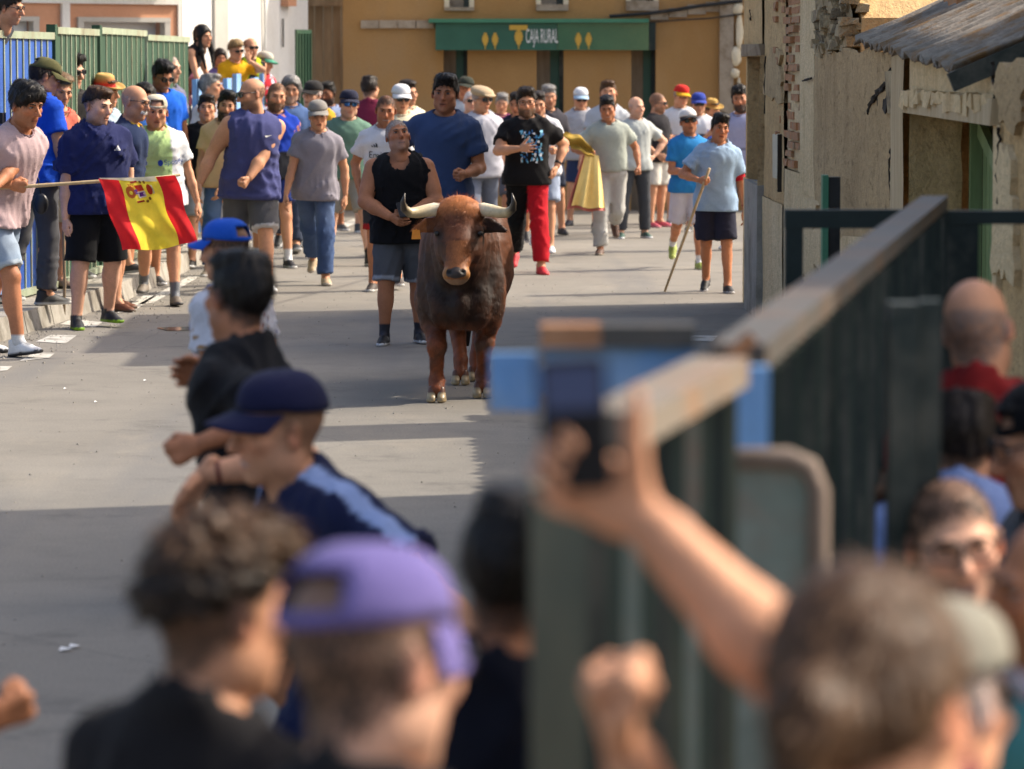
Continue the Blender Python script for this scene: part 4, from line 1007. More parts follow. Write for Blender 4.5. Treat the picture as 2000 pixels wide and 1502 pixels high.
    for i in (0, 1):
        T = np.array(ps['arms'][i], float)
        if not ps.get('abs'):      # targets follow the upper body
            T = J['wai'] + J['R'] @ (T - np.array([0, 0, 0.958 + 0.13]))
        e_, w_ = IK(J['sh'][i], T, 0.285, 0.255, poles[i]); J['el'].append(e_); J['wr'].append(w_)
    J['hands'] = ps.get('hands', ('relax', 'relax')); J['palms'] = ps.get('palms', (None, None)); J['bend'] = ps.get('bend', ((0, 0, 0), (0, 0, 0)))
    J['topz'] = J['hd'][2] + max(0.122, (J['RH'] @ np.array([0, 0.02, 0.122]))[2], 0.1)
    return J
# ---------------------------------------------------------------- heads
def head_mesh(P, v, skin):
    """head-local: face towards -Y, origin mid-head, chin about -0.118, crown about +0.122"""
    f = Field((-0.11, -0.15, -0.20), (0.11, 0.13, 0.15), v)
    w = P.get('facew', 1.0); jaw = P.get('jaw', 1.0); fem = P.get('female', False)
    f.ell((0, 0.014, 0.036), (0.076 * w, 0.096, 0.086), 0.02)
    f.ell((0, -0.028, -0.030), (0.063 * w, 0.066, 0.082), 0.03)
    f.ell((0, -0.07, -0.098), (0.026 * jaw, 0.022, 0.022), 0.03)
    for s_ in (-1, 1):
        f.ell((s_ * 0.050 * w * jaw, -0.012, -0.066), (0.018, 0.034, 0.024), 0.03)
        f.ell((s_ * 0.046 * w, -0.066, -0.014), (0.020, 0.018, 0.016), 0.025)
        f.hole((s_ * 0.031, -0.108, 0.010), (0.019, 0.017, 0.012), 0.016)
        M = rot('Z', s_ * 25)
        f.ell((s_ * 0.081 * w, 0.010, -0.004), (0.009, 0.020, 0.031), 0.006, M)
        f.hole((s_ * 0.092 * w, 0.004, 0.0), (0.007, 0.009, 0.016), 0.004)
    f.cone((-0.036, -0.086, 0.028), (0.036, -0.086, 0.028), 0.0105, 0.0105, 0.014)
    ns = P.get('nose', 1.0)
    f.cone((0, -0.092, 0.014), (0, -0.092 - 0.026 * ns, -0.026), 0.009, 0.0125, 0.010)
    f.ell((0, -0.104, -0.031), (0.0175, 0.013, 0.010), 0.008)
    f.cone((-0.019, -0.088, -0.058), (0.019, -0.088, -0.058), 0.0075, 0.0075, 0.008)
    f.cone((-0.016, -0.087, -0.071), (0.016, -0.087, -0.071), 0.0085, 0.0085, 0.008)
    f.hole((0, -0.099, -0.0645), (0.024, 0.010, 0.0028 if not P.get('smile') else 0.005), 0.003)
    f.cone((0, 0.012, -0.05), (0, 0.02, -0.17), 0.055 if not fem else 0.048, 0.056 if not fem else 0.05, 0.035)
    if P.get('jowl'): f.ell((0, -0.035, -0.095), (0.05, 0.045, 0.03), 0.03)
    V, Q = f.mesh(); head_mesh.last = (V, Q)
    x, y, z = V.T
    c = np.tile(np.array(skin, float), (len(V), 1))
    def blend(m, col): 
        nonlocal c; m = np.clip(m, 0, 1)[:, None]; c = c * (1 - m) + np.asarray(col) * m
    front = np.clip((-y - 0.03) / 0.03, 0, 1)
    blend(0.35 * np.exp(-((np.abs(x) - 0.042) ** 2 + (z + 0.022) ** 2) / 0.0007) * front, np.array(skin) * (1.05, 0.62, 0.58))
    blend(0.35 * np.exp(-(x ** 2 + (z + 0.03) ** 2) / 0.0003) * front, np.array(skin) * (1.05, 0.66, 0.6))
    blend(0.4 * ((np.abs(x) > 0.078 * w) & (np.abs(y - 0.01) < 0.03)), np.array(skin) * (1.05, 0.6, 0.55))
    blend(0.75 * (np.exp(-((x / 0.024) ** 2) ** 2 - ((z + 0.0645) / 0.0125) ** 4) * (y < -0.085)), np.array(skin) * (0.80, 0.42, 0.40))
    blend(0.7 * ((np.abs(z + 0.0645) < 0.0042) & (np.abs(x) < 0.024) & (y < -0.08)), (0.03, 0.012, 0.01) if not P.get('smile') else (0.45, 0.4, 0.36))
    blend(0.45 * np.exp(-((np.abs(x) - 0.031) ** 2 / 0.00045 + (z - 0.012) ** 2 / 0.00016)) * front, np.array(skin) * (0.5, 0.4, 0.38))
    st = P.get('stubble', 0)
    if P.get('beard', ('', ''))[0] == 'full': st = 0.95; P['beardc'] = P['beard'][1]
    if st:
        m = st * np.clip((-0.028 - z) / 0.02, 0, 1) * np.clip((0.03 - y) / 0.03, 0, 1) * np.clip((z + 0.135) / 0.02, 0, 1)
        m = m * np.where((np.abs(x) < 0.028) & (z > -0.046), 0.2, 1)
        blend(m * 0.75, np.array(HAIRC[P.get('beardc', 'dark')]) * 1.3 + 0.012)
    hs = P.get('hair', ('short', 'dark'))
    if hs[0] not in ('long', 'bob', 'tied'):
        line = (z - 0.075) * 0.66 + (y + 0.085) * 0.75 - 0.08 * np.maximum(np.abs(x) - 0.035, 0) * (y < -0.03)
        line = line + 0.004 * np.sin(x * 140 + 2 * np.sin(z * 90)) 
        if hs[0] in ('receding', 'bald'): line = np.minimum(line, (0.05 - z) * 0.9 + np.maximum(y, 0) * 0.2)
        m = np.clip(line / 0.022, 0, 1) * (1 if hs[0] != 'bald' else 0.6)
        blend(m * (0.80 if hs[0] in ('short', 'quiff', 'mop', 'curly') else 0.66), np.array(HAIRC[hs[1]]) * 1.4 + 0.012)
    parts = [(V, Q, c)]
    # eyes and brows
    if P.get('glasses') not in ('sun', 'blue') and v < 0.012:
        for s_ in (-1, 1):
            ev, eq = ball((s_ * 0.0315, -0.0835, 0.0105), (0.0125, 0.0095, 0.0062 if not P.get('smile') else 0.005), 12, 8)
            ec = np.tile(np.array([0.42, 0.38, 0.36]), (len(ev), 1)); ec[np.abs(ev[:, 0] - s_ * 0.0315) < 0.0062] = (0.02, 0.012, 0.008)
            parts.append((ev, eq, ec))
            lv, lq = ntube([(s_ * 0.019, -0.0905, 0.0135), (s_ * 0.031, -0.0945, 0.0175), (s_ * 0.045, -0.086, 0.0135)], 0.0022, 5)
            parts.append((lv, lq, np.array(skin) * 0.28))
    bc = np.array(HAIRC[P.get('browc', hs[1] if hs[1] not in ('white', 'blond') else 'salt')]) * (1.0 if hs[1] != 'grey' else 0.5)
    for s_ in (-1, 1):
        bv, bq = ntube([(s_ * 0.014, -0.0985, 0.0265), (s_ * 0.030, -0.0985, 0.0320), (s_ * 0.049, -0.085, 0.0275)], [0.0036, 0.0044, 0.0025], 5)
        parts.append((bv, bq, bc))
    return join(parts)
def scalp_strands(P, n_, ln, soft=0.004):
    kind, colr = P['hair'][:2]; V, Q = head_mesh.last; cen = V[Q].mean(1); x, y, z = cen.T
    line = (z - 0.075) * 0.66 + (y + 0.085) * 0.75 - 0.08 * np.maximum(np.abs(x) - 0.035, 0) * (y < -0.03) + 0.004 * np.sin(x * 140 + 2 * np.sin(z * 90))
    if kind in ('receding', 'bald'): line = np.minimum(line, (0.05 - z) * 0.9 + np.maximum(y, 0) * 0.2)
    q = Q[(line > soft) & ~((np.abs(x) > 0.076) & (z < 0.03) & (np.abs(y - 0.01) < 0.03))]
    if not len(q): return None
    return strands(V, q, np.tile(np.array(HAIRC[colr]) * 1.1 + 0.004, (len(V), 1)), n_, P.get('seed', 1) + 1, np.array([0, 0.035, 0.14]), 0.25, ln, 0.002)
def hair_mesh(P, v):
    kind, colr = P.get('hair', ('short', 'dark'))[:2]
    P['hair'] = P.get('hair', ('short', 'dark'))
    if kind == 'buzz': return None
    if kind == 'bald': return scalp_strands(P, 500, 0.35, 0.014)
    if kind == 'crop': return scalp_strands(P, 1900, 0.55)
    w = P.get('facew', 1.0); th = {'short': 0.012, 'crop': 0.006, 'fade': 0.008, 'quiff': 0.012, 'curly': 0.012, 'mop': 0.018, 'long': 0.014, 'bob': 0.016, 'receding': 0.008, 'tied': 0.012}[kind]
    f = Field((-0.14, -0.16, -0.42 if kind == 'long' else -0.2), (0.14, 0.22, 0.18), max(v, 0.006))
    longish = kind in ('long', 'bob', 'tied')
    f.ell((0, 0.016, 0.038), (0.076 * w + (th * 0.7 if longish else 0.004), 0.097 + (th if longish else 0.005), 0.086 + (th if longish else th * 0.6)), 0.02)
    if kind in ('quiff', 'mop', 'fade', 'short'):
        hgt = {'quiff': 0.026, 'mop': 0.022, 'fade': 0.022, 'short': 0.014}[kind]
        f.ell((0.006, -0.046, 0.106), (0.058, 0.048, hgt), 0.03); f.ell((0, 0.02, 0.116), (0.062, 0.066, hgt * 0.8), 0.03)
    if kind == 'quiff': f.ell((0.012, -0.074, 0.112), (0.042, 0.024, 0.020), 0.02)
    if kind == 'mop': f.ell((0, -0.082, 0.076), (0.060, 0.026, 0.026), 0.02); [f.ell((s_ * 0.066, -0.03, 0.06), (0.02, 0.045, 0.04), 0.02) for s_ in (-1, 1)]
    if kind == 'curly': f.ell((0, -0.03, 0.105), (0.062, 0.072, 0.034), 0.03); f.ell((0, -0.078, 0.092), (0.05, 0.028, 0.026), 0.02)
    p = {'mop': (0, -0.1, 0.056), 'receding': (0, -0.02, 0.10), 'curly': (0, -0.1, 0.07)}.get(kind, (0, -0.088, 0.078))
    X, Y, Z = f.axes()
    line = -((Z - p[2]) * 0.74 + (Y - p[1]) * 0.67)
    if kind in ('fade', 'crop', 'curly'): line = -((Z - 0.074) * 0.92 + (Y + 0.088) * 0.30)
    if kind == 'mop': line = -((Z - p[2]) * 0.72 + (Y - p[1]) * 0.70)
    line = line + 0.10 * np.maximum(np.abs(X) - 0.035, 0) * (Y < -0.02)
    if kind == 'receding': line = np.maximum(line, (Z - 0.075 - 0.5 * np.maximum(Y - 0.03, 0)))
    if kind in ('long', 'bob'): line = np.maximum(-(Y + 0.052 + 0.55 * np.maximum(Z - 0.02, 0)), -(Z + (0.07 if kind == 'bob' else 0.4)))
    if kind == 'tied': line = np.maximum(line, -(Z + 0.1))
    line = line + 0.007 * np.sin(X * 150 + 2 * np.sin(Y * 80)) * np.sin(Z * 120 + X * 60 + 1)
    f.a = np.maximum(f.a, line.astype(np.float32))
    if kind == 'long':
        for s_ in (-1, 1):
            f.cone((s_ * 0.074, -0.01, 0.03), (s_ * 0.075, -0.05, -0.15), 0.022, 0.026, 0.03); f.cone((s_ * 0.075, -0.05, -0.15), (s_ * 0.06, -0.10, -0.34), 0.026, 0.010, 0.03)
        f.cone((0, 0.07, 0.0), (0, 0.09, -0.30), 0.06, 0.04, 0.04)
    if kind == 'bob':
        for s_ in (-1, 1): f.cone((s_ * 0.08, 0.01, 0.02), (s_ * 0.076, 0.0, -0.08), 0.018, 0.016, 0.02)
    if kind == 'tied': f.ell((0, 0.125, 0.0), (0.035, 0.04, 0.045), 0.02); f.cone((0, 0.14, 0.0), (0.02, 0.16, -0.14), 0.024, 0.012, 0.02)
    amp = {'curly': 0.014, 'mop': 0.008, 'quiff': 0.007, 'long': 0.006, 'bob': 0.006, 'tied': 0.006}.get(kind, 0.005)
    f.folds(amp, 95 if kind != 'long' else 60, P.get('seed', 1) + 5, 0.4 if kind != 'curly' else 1.0, ridge=False)
    V, Q = f.mesh()
    if len(V) == 0: return None
    # strands lying along the flow, so neither surface nor outline is a clean shell
    base = np.array(HAIRC[colr]); tipc = np.array(HAIRC[P['hair'][2]]) if len(P.get('hair', ())) > 2 else base
    k = np.clip((V[:, 2] - 0.06) / 0.05, 0, 1)[:, None]
    kc = base * (1 - k) + tipc * k
    extra = [] if longish else [x_ for x_ in [scalp_strands(P, 700, 0.5)] if x_ is not None]
    return join(extra + [(V, Q, kc), strands(V, Q, kc, 1500 if v < 0.009 else 800, P.get('seed', 1), np.array([0, 0.035, 0.14]), {'curly': 0.9, 'mop': 0.45, 'quiff': 0.4}.get(kind, 0.22), 0.6 if kind in ('crop', 'fade', 'receding') else 1.0)])
def strands(V, Q, kc, ns_, seed, crown, lift, ln, wd=0.0016):
    r = np.random.default_rng(seed)
    cen = V[Q].mean(1); e1 = V[Q[:, 2]] - V[Q[:, 0]]; e2 = V[Q[:, 3]] - V[Q[:, 1]]; nn = np.cross(e1, e2); nn /= np.linalg.norm(nn, axis=1)[:, None] + 1e-9
    if (nn * (cen - cen.mean(0))).sum() < 0: nn = -nn
    pick = r.integers(0, len(Q), ns_); c0, n0 = cen[pick], nn[pick]
    t = c0 - crown; t = t - n0 * (t * n0).sum(1)[:, None]; t /= np.linalg.norm(t, axis=1)[:, None] + 1e-6
    d = t + n0 * r.uniform(0.05, lift, (ns_, 1)) + r.normal(size=(ns_, 3)) * (0.22 + lift * 0.3)
    d /= np.linalg.norm(d, axis=1)[:, None]; L = r.uniform(0.014, 0.034, (ns_, 1)) * ln
    sd_ = np.cross(d, n0); sd_ /= np.linalg.norm(sd_, axis=1)[:, None] + 1e-9
    c0 = c0 + n0 * 0.001
    A, B, T = c0 - sd_ * wd, c0 + sd_ * wd, c0 + d * L
    SV = np.stack([A, B, T], 1).reshape(-1, 3); SQ = np.arange(ns_ * 3).reshape(-1, 3); SQ = np.concatenate([SQ, SQ[:, 2:]], 1)
    col = kc[Q[pick, 0]] * r.uniform(0.6, 2.6, (ns_, 1)) + r.uniform(0, 0.012, (ns_, 1)) * np.array([1.0, 0.8, 0.65])
    return SV, SQ, np.repeat(col, 3, 0)
def beard_mesh(P, v, head):
    b = P.get('beard')
    if not b: return None
    V, Q = head; cen = V[Q].mean(1); x, y, z = cen.T
    if b[0] == 'full':
        m = (z < -0.028 - 0.55 * np.clip(-y - 0.03, 0, 0.05)) & (z > -0.14) & (y < 0.012) & ~((np.abs(x) < 0.021) & (np.abs(z + 0.0645) < 0.0085)) & ~((np.abs(x) < 0.016) & (z > -0.042))
        m |= (np.abs(x) < 0.034) & (z < -0.043) & (z > -0.058) & (y < -0.07)
        m &= np.hypot(x, y + 0.02) > 0.03
        m |= (np.abs(x) > 0.055) & (z < 0.02) & (z > -0.04) & (y < 0.0) & (y > -0.03)
    else: m = (np.abs(x) < 0.036) & (z < -0.041) & (z > -0.061) & (y < -0.07)
    q = Q[m]
    if not len(q): return None
    kc = np.tile(np.array(HAIRC[b[1]]) * 1.2 + 0.004, (len(V), 1))
    n_ = 900 if b[0] == 'full' else 260
    p1 = strands(V, q, kc, n_, P.get('seed', 1), np.array([0, -0.05, 0.12]), 0.55, 0.55, 0.0026)
    return p1
# ---------------------------------------------------------------- things worn on the head (head-local)
def cap_parts(P):
    h = P['hat']; kind, c1 = h[0], np.array(h[1]); c2 = np.array(h[2]) if len(h) > 2 else c1; out = []
    if kind in ('cap', 'cap_back', 'visor'):
        s_ = 1 if kind == 'cap_back' else -1
        nu, nv = 28, 9; V, Q, K = [], [], []
        for j in range(nv + 1):
            b = (j / nv) * math.pi / 2
            for i in range(nu):
                a = 2 * math.pi * i / nu
                x, y = math.cos(a) * math.cos(b) ** 0.72, math.sin(a) * math.cos(b) ** 0.72
                V.append((0.088 * x, 0.014 + 0.109 * y, 0.052 + 0.086 * math.sin(b) ** 0.9 + (0.006 if y * s_ > 0 else -0.014 * abs(y)) * math.cos(b)))
                K.append(c1 if (len(h) < 4 or y * s_ < 0.25) else np.array(h[3]))
        for j in range(nv):
            for i in range(nu):
                y = math.sin(2 * math.pi * (i + 0.5) / nu) * s_
                if kind == 'cap_back' or len(h) > 4:
                    if y < -0.80 and 1 <= j <= 3: continue       # opening above the strap
                if kind == 'visor' and j > 3: continue
                Q.append((j * nu + i, j * nu + (i + 1) % nu, (j + 1) * nu + (i + 1) % nu, (j + 1) * nu + i))
        out.append(('crown', np.array(V), np.array(Q), np.array(K), 'cloth'))
        m = MB()
        def brim(u_, t_):
            a = (u_ - 0.5) * math.pi * 0.86; l = 0.003 + t_ * 0.078 * math.cos(a * 0.85) ** 0.6
            x = 0.087 * math.sin(a) * (1 + 0.05 * t_); y = 0.014 + s_ * (0.108 * math.cos(a) + l)
            return (x, y if not P.get('brimdrop') else 0.014 + s_ * (0.108 * math.cos(a) + l * 0.34), 0.058 - P.get('brimdrop', 0.018) * t_ - 0.30 * x * x / 0.09 * (0.5 + t_) * 0.6)
        m.sheet(brim, 14, 4); V = np.array(m.v); Q = np.array(m.f); V2 = V - np.array([0, 0, 0.005])
        Vb = np.concatenate([V, V2]); Qb = np.concatenate([Q, Q[:, ::-1] + len(V)])
        rim = [k for k in range(15)] ; top = [4 * 15 + k for k in range(15)]
        Qs = [(top[k], top[k + 1], top[k + 1] + len(V), top[k] + len(V)) for k in range(14)]
        out.append(('brim', Vb, np.concatenate([Qb, np.array(Qs)]), np.tile(c2, (len(Vb), 1)), 'cloth'))
    elif kind == 'straw':
        prof = [(0.004, 0.152), (0.05, 0.150), (0.068, 0.135), (0.078, 0.075), (0.082, 0.055), (0.10, 0.046), (0.135, 0.050), (0.150, 0.062)]
        nu = 28; V, K = [], []
        for r_, z_ in prof:
            for i in range(nu):
                a = 2 * math.pi * i / nu; V.append((r_ * 0.93 * math.cos(a), 0.012 + r_ * 1.16 * math.sin(a), z_ + (0.012 * math.cos(2 * a) * (r_ > 0.1))))
                K.append(c2 if 0.045 < z_ < 0.09 and r_ < 0.09 else c1)
        Q = [(j * nu + i, (j + 1) * nu + i, (j + 1) * nu + (i + 1) % nu, j * nu + (i + 1) % nu) for j in range(len(prof) - 1) for i in range(nu)]
        out.append(('crown', np.array(V), np.array(Q), np.array(K), 'straw'))
    elif kind == 'flat':
        f = Field((-0.14, -0.18, 0.02), (0.14, 0.16, 0.17), 0.007)
        f.ell((0, -0.008, 0.082), (0.098, 0.128, 0.046), 0.02, rot('X', 9)); f.ell((0, -0.115, 0.058), (0.07, 0.05, 0.01), 0.012, rot('X', 14)); f.ell((0, 0.014, 0.066), (0.086, 0.106, 0.03), 0.02)
        V, Q = f.mesh(); out.append(('crown', V, Q, np.tile(c1, (len(V), 1)), 'cloth'))
    return out
def glasses_parts(P):
    g = P['glasses']; y = -0.107; out = []
    lens, fr = MB(), MB()
    for s_ in (-1, 1):
        if g in ('sun', 'blue'):
            def fn(u_, t_, s_=s_):
                a = u_ * 2 * math.pi; r_ = t_ ; xx = s_ * 0.033 + r_ * 0.027 * math.copysign(abs(math.cos(a)) ** 0.7, math.cos(a)); zz = 0.011 + r_ * 0.0195 * math.copysign(abs(math.sin(a)) ** 0.7, math.sin(a))
                return (xx, y + 0.45 * xx * xx / 0.08 * 0.6 + 0.0012, zz)
            lens.sheet(fn, 16, 3)
        pts = []
        for i in range(17):
            a = 2 * math.pi * i / 16; xx = s_ * 0.033 + 0.0265 * math.copysign(abs(math.cos(a)) ** 0.7, math.cos(a)); zz = 0.011 + 0.019 * math.copysign(abs(math.sin(a)) ** 0.7, math.sin(a))
            pts.append((xx, y + 0.27 * xx * xx / 0.08, zz))
        fr.tube(pts, 0.0022, 5, cap=False)
        fr.tube([(s_ * 0.059, y + 0.013, 0.018), (s_ * 0.075, -0.06, 0.018), (s_ * 0.083 * P.get('facew', 1.0), 0.005, 0.012)], 0.0028, 5)
    fr.tube([(-0.007, y - 0.001, 0.016), (0.007, y - 0.001, 0.016)], 0.0025, 5)
    out.append(('frame', np.array(fr.v), np.array(fr.f), 'black_plastic'))
    if lens.v: out.append(('lens', np.array(lens.v), np.array(lens.f), 'lens_dark' if g == 'sun' else 'lens_blue'))
    return out

# ---------------------------------------------------------------- the person
PEOPLE = []
def torso_prims(f, J, P, off=0.0, k=0.06):
    b = P.get('bulk', 1.0); fem = P.get('female', False); Rp, Rt = J['Rp'], J['R']; bl = P.get('belly', 0.0)
    f.ell(J['pel'] + Rp @ np.array([0, 0.012, -0.02]), (0.158 * b + off, 0.112 * b + off, 0.125 + off), k, Rp)
    f.ell(J['wai'] + Rp @ np.array([0, -bl * 0.5, 0.0]), ((0.130 if fem else 0.142) * b + bl * 0.25 + off, 0.098 * b + bl * 0.55 + off, 0.15 + off), k, Rp)
    f.ell(J['ch'] + Rt @ np.array([0, 0.0, 0.0]), ((0.140 if fem else 0.164) * b * P.get('wide', 1) + off, 0.108 * b + off, 0.185 + off), k, Rt)
    if fem:
        for s_ in (-1, 1): f.ell(J['ch'] + Rt @ np.array([s_ * 0.07, -0.085, 0.0]), (0.055 + off * 0.5, 0.05 + off * 0.5, 0.055 + off * 0.5), 0.03)
    else:
        for s_ in (-1, 1): f.ell(J['ch'] + Rt @ np.array([s_ * 0.075, -0.06, 0.055]), (0.075 + off, 0.05 + off, 0.065 + off), 0.05, Rt)
    f.cone(J['sh'][0], J['sh'][1], 0.052 * b + off * 0.6, 0.052 * b + off * 0.6, k)
    for i in (0, 1):
        f.cone(J['nk'] + Rt @ np.array([0, 0.015, 0.02]), J['sh'][i], 0.050 + off * 0.6, 0.046 * b + off * 0.6, 0.05)
def make_person(label, hx, hy, depth, yaw=0.0, **P):
    """hx, hy: photo point of the crown; depth: distance from the viewer"""
    P['yaw'] = yaw; P['seed'] = seed = len(PEOPLE) * 13 + 3
    vr = np.random.default_rng(seed + 5)
    for k_, a_, b_ in (('facew', 0.93, 1.06), ('nose', 0.75, 1.3), ('jaw', 0.88, 1.14), ('tone', 0.88, 1.06), ('bulk', 0.94, 1.06), ('hroll', -8, 8), ('hpitch', -4, 12)): P.setdefault(k_, vr.uniform(a_, b_))
    if vr.random() < 0.3: P.setdefault('smile', True)
    if vr.random() < 0.4 and not P.get('female'): P.setdefault('stubble', vr.uniform(0.2, 0.5))
    J = pose_rig(P)
    base = P.get('base', 0.0)
    hat_h = 0.016 if P.get('hat') else (0.012 if P.get('hair', ('short',))[0] not in ('bald', 'buzz') else 0)
    if P.get('hat', ('x',))[0] == 'straw': hat_h = 0.03
    tgt = at(hx, hy, depth)
    sc = P.get('scale') or (tgt.z - base) / (J['topz'] + hat_h)
    if not P.get('scale') and not 0.84 < sc < 1.13: print('SCALE', round(sc, 3), label)
    sc0 = sc; sc = min(max(sc, 0.84), 1.16)
    Rz = rot('Z', yaw)
    off = Rz @ J['hd'] * sc
    loc = Vector((tgt.x - off[0], depth - off[1] if P.get('headdepth') else depth, base))
    if P.get('headdepth') or abs(off[1]) > 0.15: loc.y = depth - off[1]
    zfix = P.get('zfix', 0.0)
    if P.get('fitz'): loc.z = tgt.z - (J['topz'] + hat_h) * sc
    for i, wp in P.get('wpx', {}).items():
        T = (Rz.T @ np.array(at(wp[0], wp[1], wp[2]) - loc)) / sc
        pole = Rz.T @ np.array(wp[3], float) if len(wp) > 3 else np.array([(-0.5, 0.5)[i], 0.7, -0.5])
        J['el'][i], J['wr'][i] = IK(J['sh'][i], T, 0.285, 0.255, pole)
    if P.get('bendw'):
        bd = [tuple(q_) for q_ in J['bend']]
        for i, q_ in P['bendw'].items(): bd[i] = tuple(Rz.T @ np.array(q_, float))
        J['bend'] = bd
    root = empty('person', loc, label, 'person', P.get('group', 'people in the street'), R(yaw))
    v = float(np.clip(depth * 0.0005, 0.0145, 0.025)) if depth > 12 else 0.015
    if P.get('res'): v = P['res']
    skin = np.array(SKIN[P.get('skin', 1)]) * P.get('tone', 1.0)
    S = sc
    HS = P.get('headscale', 1.09)
    def put(name, V, Q, col, mat, parent=None, hidden=False):
        if len(V) == 0: return None
        o = link_obj(name, mesh_np(name, V * S, Q, mat, col), parent or root); return o
    fem = P.get('female', False); b = P.get('bulk', 1.0); arm = P.get('arm', 1.0) * (0.82 if fem else 1.0)
    allp = np.array([J['pel'], J['hd'], J['nk'], *J['sh'], *J['el'], *J['wr'], *J['hip'], *J['kn'], *J['an']])
    lo, hi = allp.min(0) - 0.22, allp.max(0) + 0.22
    # ---- body
    f = Field(lo, hi, v)
    torso_prims(f, J, P, -0.006)
    f.cone(J['nk'] + J['R'] @ np.array([0, 0.0, -0.03]), J['hd'] + J['RH'] @ np.array([0, 0.016, -0.09]), 0.060 if not fem else 0.05, 0.054 if not fem else 0.046, 0.03)
    for i in (0, 1):
        f.cone(J['sh'][i], J['el'][i], 0.051 * arm, 0.040 * arm, 0.03)
        m_ = J['sh'][i] * 0.5 + J['el'][i] * 0.5; f.cone(J['sh'][i] * 0.72 + J['el'][i] * 0.28, J['sh'][i] * 0.35 + J['el'][i] * 0.65, 0.050 * arm, 0.046 * arm, 0.03)
        f.cone(J['el'][i], J['el'][i] * 0.62 + J['wr'][i] * 0.38, 0.040 * arm, 0.041 * arm, 0.02); f.cone(J['el'][i] * 0.62 + J['wr'][i] * 0.38, J['wr'][i], 0.040 * arm, 0.026 * max(arm, 0.9), 0.02)
        f.cone(J['hip'][i], J['kn'][i], 0.086 * b, 0.057, 0.04); f.cone(J['kn'][i], J['an'][i], 0.055 * b, 0.039, 0.02)
        sh_ = nrm(J['an'][i] - J['kn'][i]); bk = nrm(np.cross(np.array([1, 0, 0]), sh_)); bk = bk if bk[1] > 0 else -bk
        f.ell(J['kn'][i] + sh_ * 0.13 + bk * 0.022, (0.051 * b, 0.050 * b, 0.11), 0.03)
        f.ell(J['kn'][i] - bk * 0.02, (0.045, 0.045, 0.05), 0.02)
        f.cone(J['an'][i], J['an'][i] + J['ft'][i] @ np.array([0, -0.06, -0.03]), 0.035, 0.028, 0.02)
    V, Q = f.mesh()
    col = np.tile(skin, (len(V), 1))
    shade = 1.0 + 0.10 * np.sin(V @ np.array([21.0, 17, 13]) + seed)
    col = col * shade[:, None]
    sk = P.get('socks')
    if sk:
        for i in (0, 1):
            sh_ = nrm(J['kn'][i] - J['an'][i]); t = (V - J['an'][i]) @ sh_; dist = np.linalg.norm(V - J['an'][i] - np.outer(t, sh_), axis=1)
            col[(t < sk[1]) & (dist < 0.09) & (t > -0.1)] = sk[0]
    parts = [(V, Q, col)]
    HD, RH = J['hd'], J['RH']
    hv, hq, hc = head_mesh(P, float(np.clip(depth * 0.00026, 0.0076, 0.0122)) if depth > 12 else 0.008, skin)
    parts.append((hv * HS @ RH.T + HD, hq, hc))
    for i in (0, 1):
        s_ = -1 if i == 0 else 1
        tv, tq = (HANDS if depth < 33 else HANDS_FAR)[J['hands'][i]]; tv = tv.copy(); tq = tq.copy()
        fw = nrm(J['wr'][i] - J['el'][i])                      # hand continues the forearm
        if any(J['bend'][i]): fw = nrm(np.array(J['bend'][i], float))
        pn = J['palms'][i]
        pn = np.array(pn, float) if pn is not None else np.array([-s_ * 1.0, 0.25, 0.1])
        pn = nrm(pn - fw * (pn @ fw))
        # template: fingers -Z, palm +X, thumb -Y ; that is a right hand when palm faces +x seen from the front
        zc = -fw; xc = pn; yc = np.cross(zc, xc)
        if s_ > 0: tv[:, 1] *= -1; tq = tq[:, ::-1]; 
        M = np.stack([xc, yc, zc], 1)
        hs_ = 0.92 if fem else 1.0
        parts.append(((tv * hs_) @ M.T + J['wr'][i], tq, skin * 0.97))
    if P.get('band'):          # coloured arm band / wrist band on one arm: (side, t, colour, upper?)
        pass
    Vb, Qb, Kb = join(parts)
    body = put('body', Vb, Qb, Kb, 'skin')
    # ---- hair, beard, hat, glasses
    toH = lambda q: q * HS @ RH.T + HD
    hv_ = float(np.clip(depth * 0.00022, 0.0062, 0.01)) if depth > 12 else 0.007
    hm = hair_mesh(P, hv_)
    if hm is not None:
        hV = hm[0]
        if P.get('hat') and P['hat'][0] in ('cap', 'cap_back', 'straw', 'flat'):
            hV = hV.copy(); m_ = hV[:, 2] > 0.045; hV[m_] = np.array([0, 0.014, 0.045]) + (hV[m_] - np.array([0, 0.014, 0.045])) * np.array([0.88, 0.9, 0.80])
        put('hair', toH(hV), hm[1], hm[2], 'hair')
    bm_ = beard_mesh(P, hv_, head_mesh.last)
    if bm_ is not None: put('beard', toH(bm_[0]), bm_[1], bm_[2], 'hair')
    if P.get('hat'):
        capo = None; nm = {'cap': 'cap', 'cap_back': 'cap', 'visor': 'visor', 'straw': 'straw_hat', 'flat': 'flat_cap'}[P['hat'][0]]
        for pn_, V_, Q_, K_, mt in cap_parts(P):
            o = put(nm if capo is None else pn_, toH(V_), Q_, K_, mt, capo); capo = capo or o
        capo.modifiers.new('thick', 'SOLIDIFY').thickness = 0.003
    if P.get('glasses'):
        go = None
        for pn_, V_, Q_, mt in glasses_parts(P):
            o = put(('sunglasses' if P['glasses'] != 'clear' else 'glasses') if go is None else pn_, toH(V_), Q_, None, mt, go); go = go or o
    # ---- shirt
    t = P.get('top', ('tee', (0.3, 0.3, 0.3))); kind, tc = t[0], np.array(t[1], float); to = t[2] if len(t) > 2 else {}
    Rt, Rp = J['R'], J['Rp']
    lt = [J['wai'], J['nk'], *J['sh'], *J['el'], J['pel']]
    lo2, hi2 = np.min(lt, 0) - 0.26, np.max(lt, 0) + 0.2
    f = Field(lo2, hi2, v); loose = to.get('loose', 0.016)
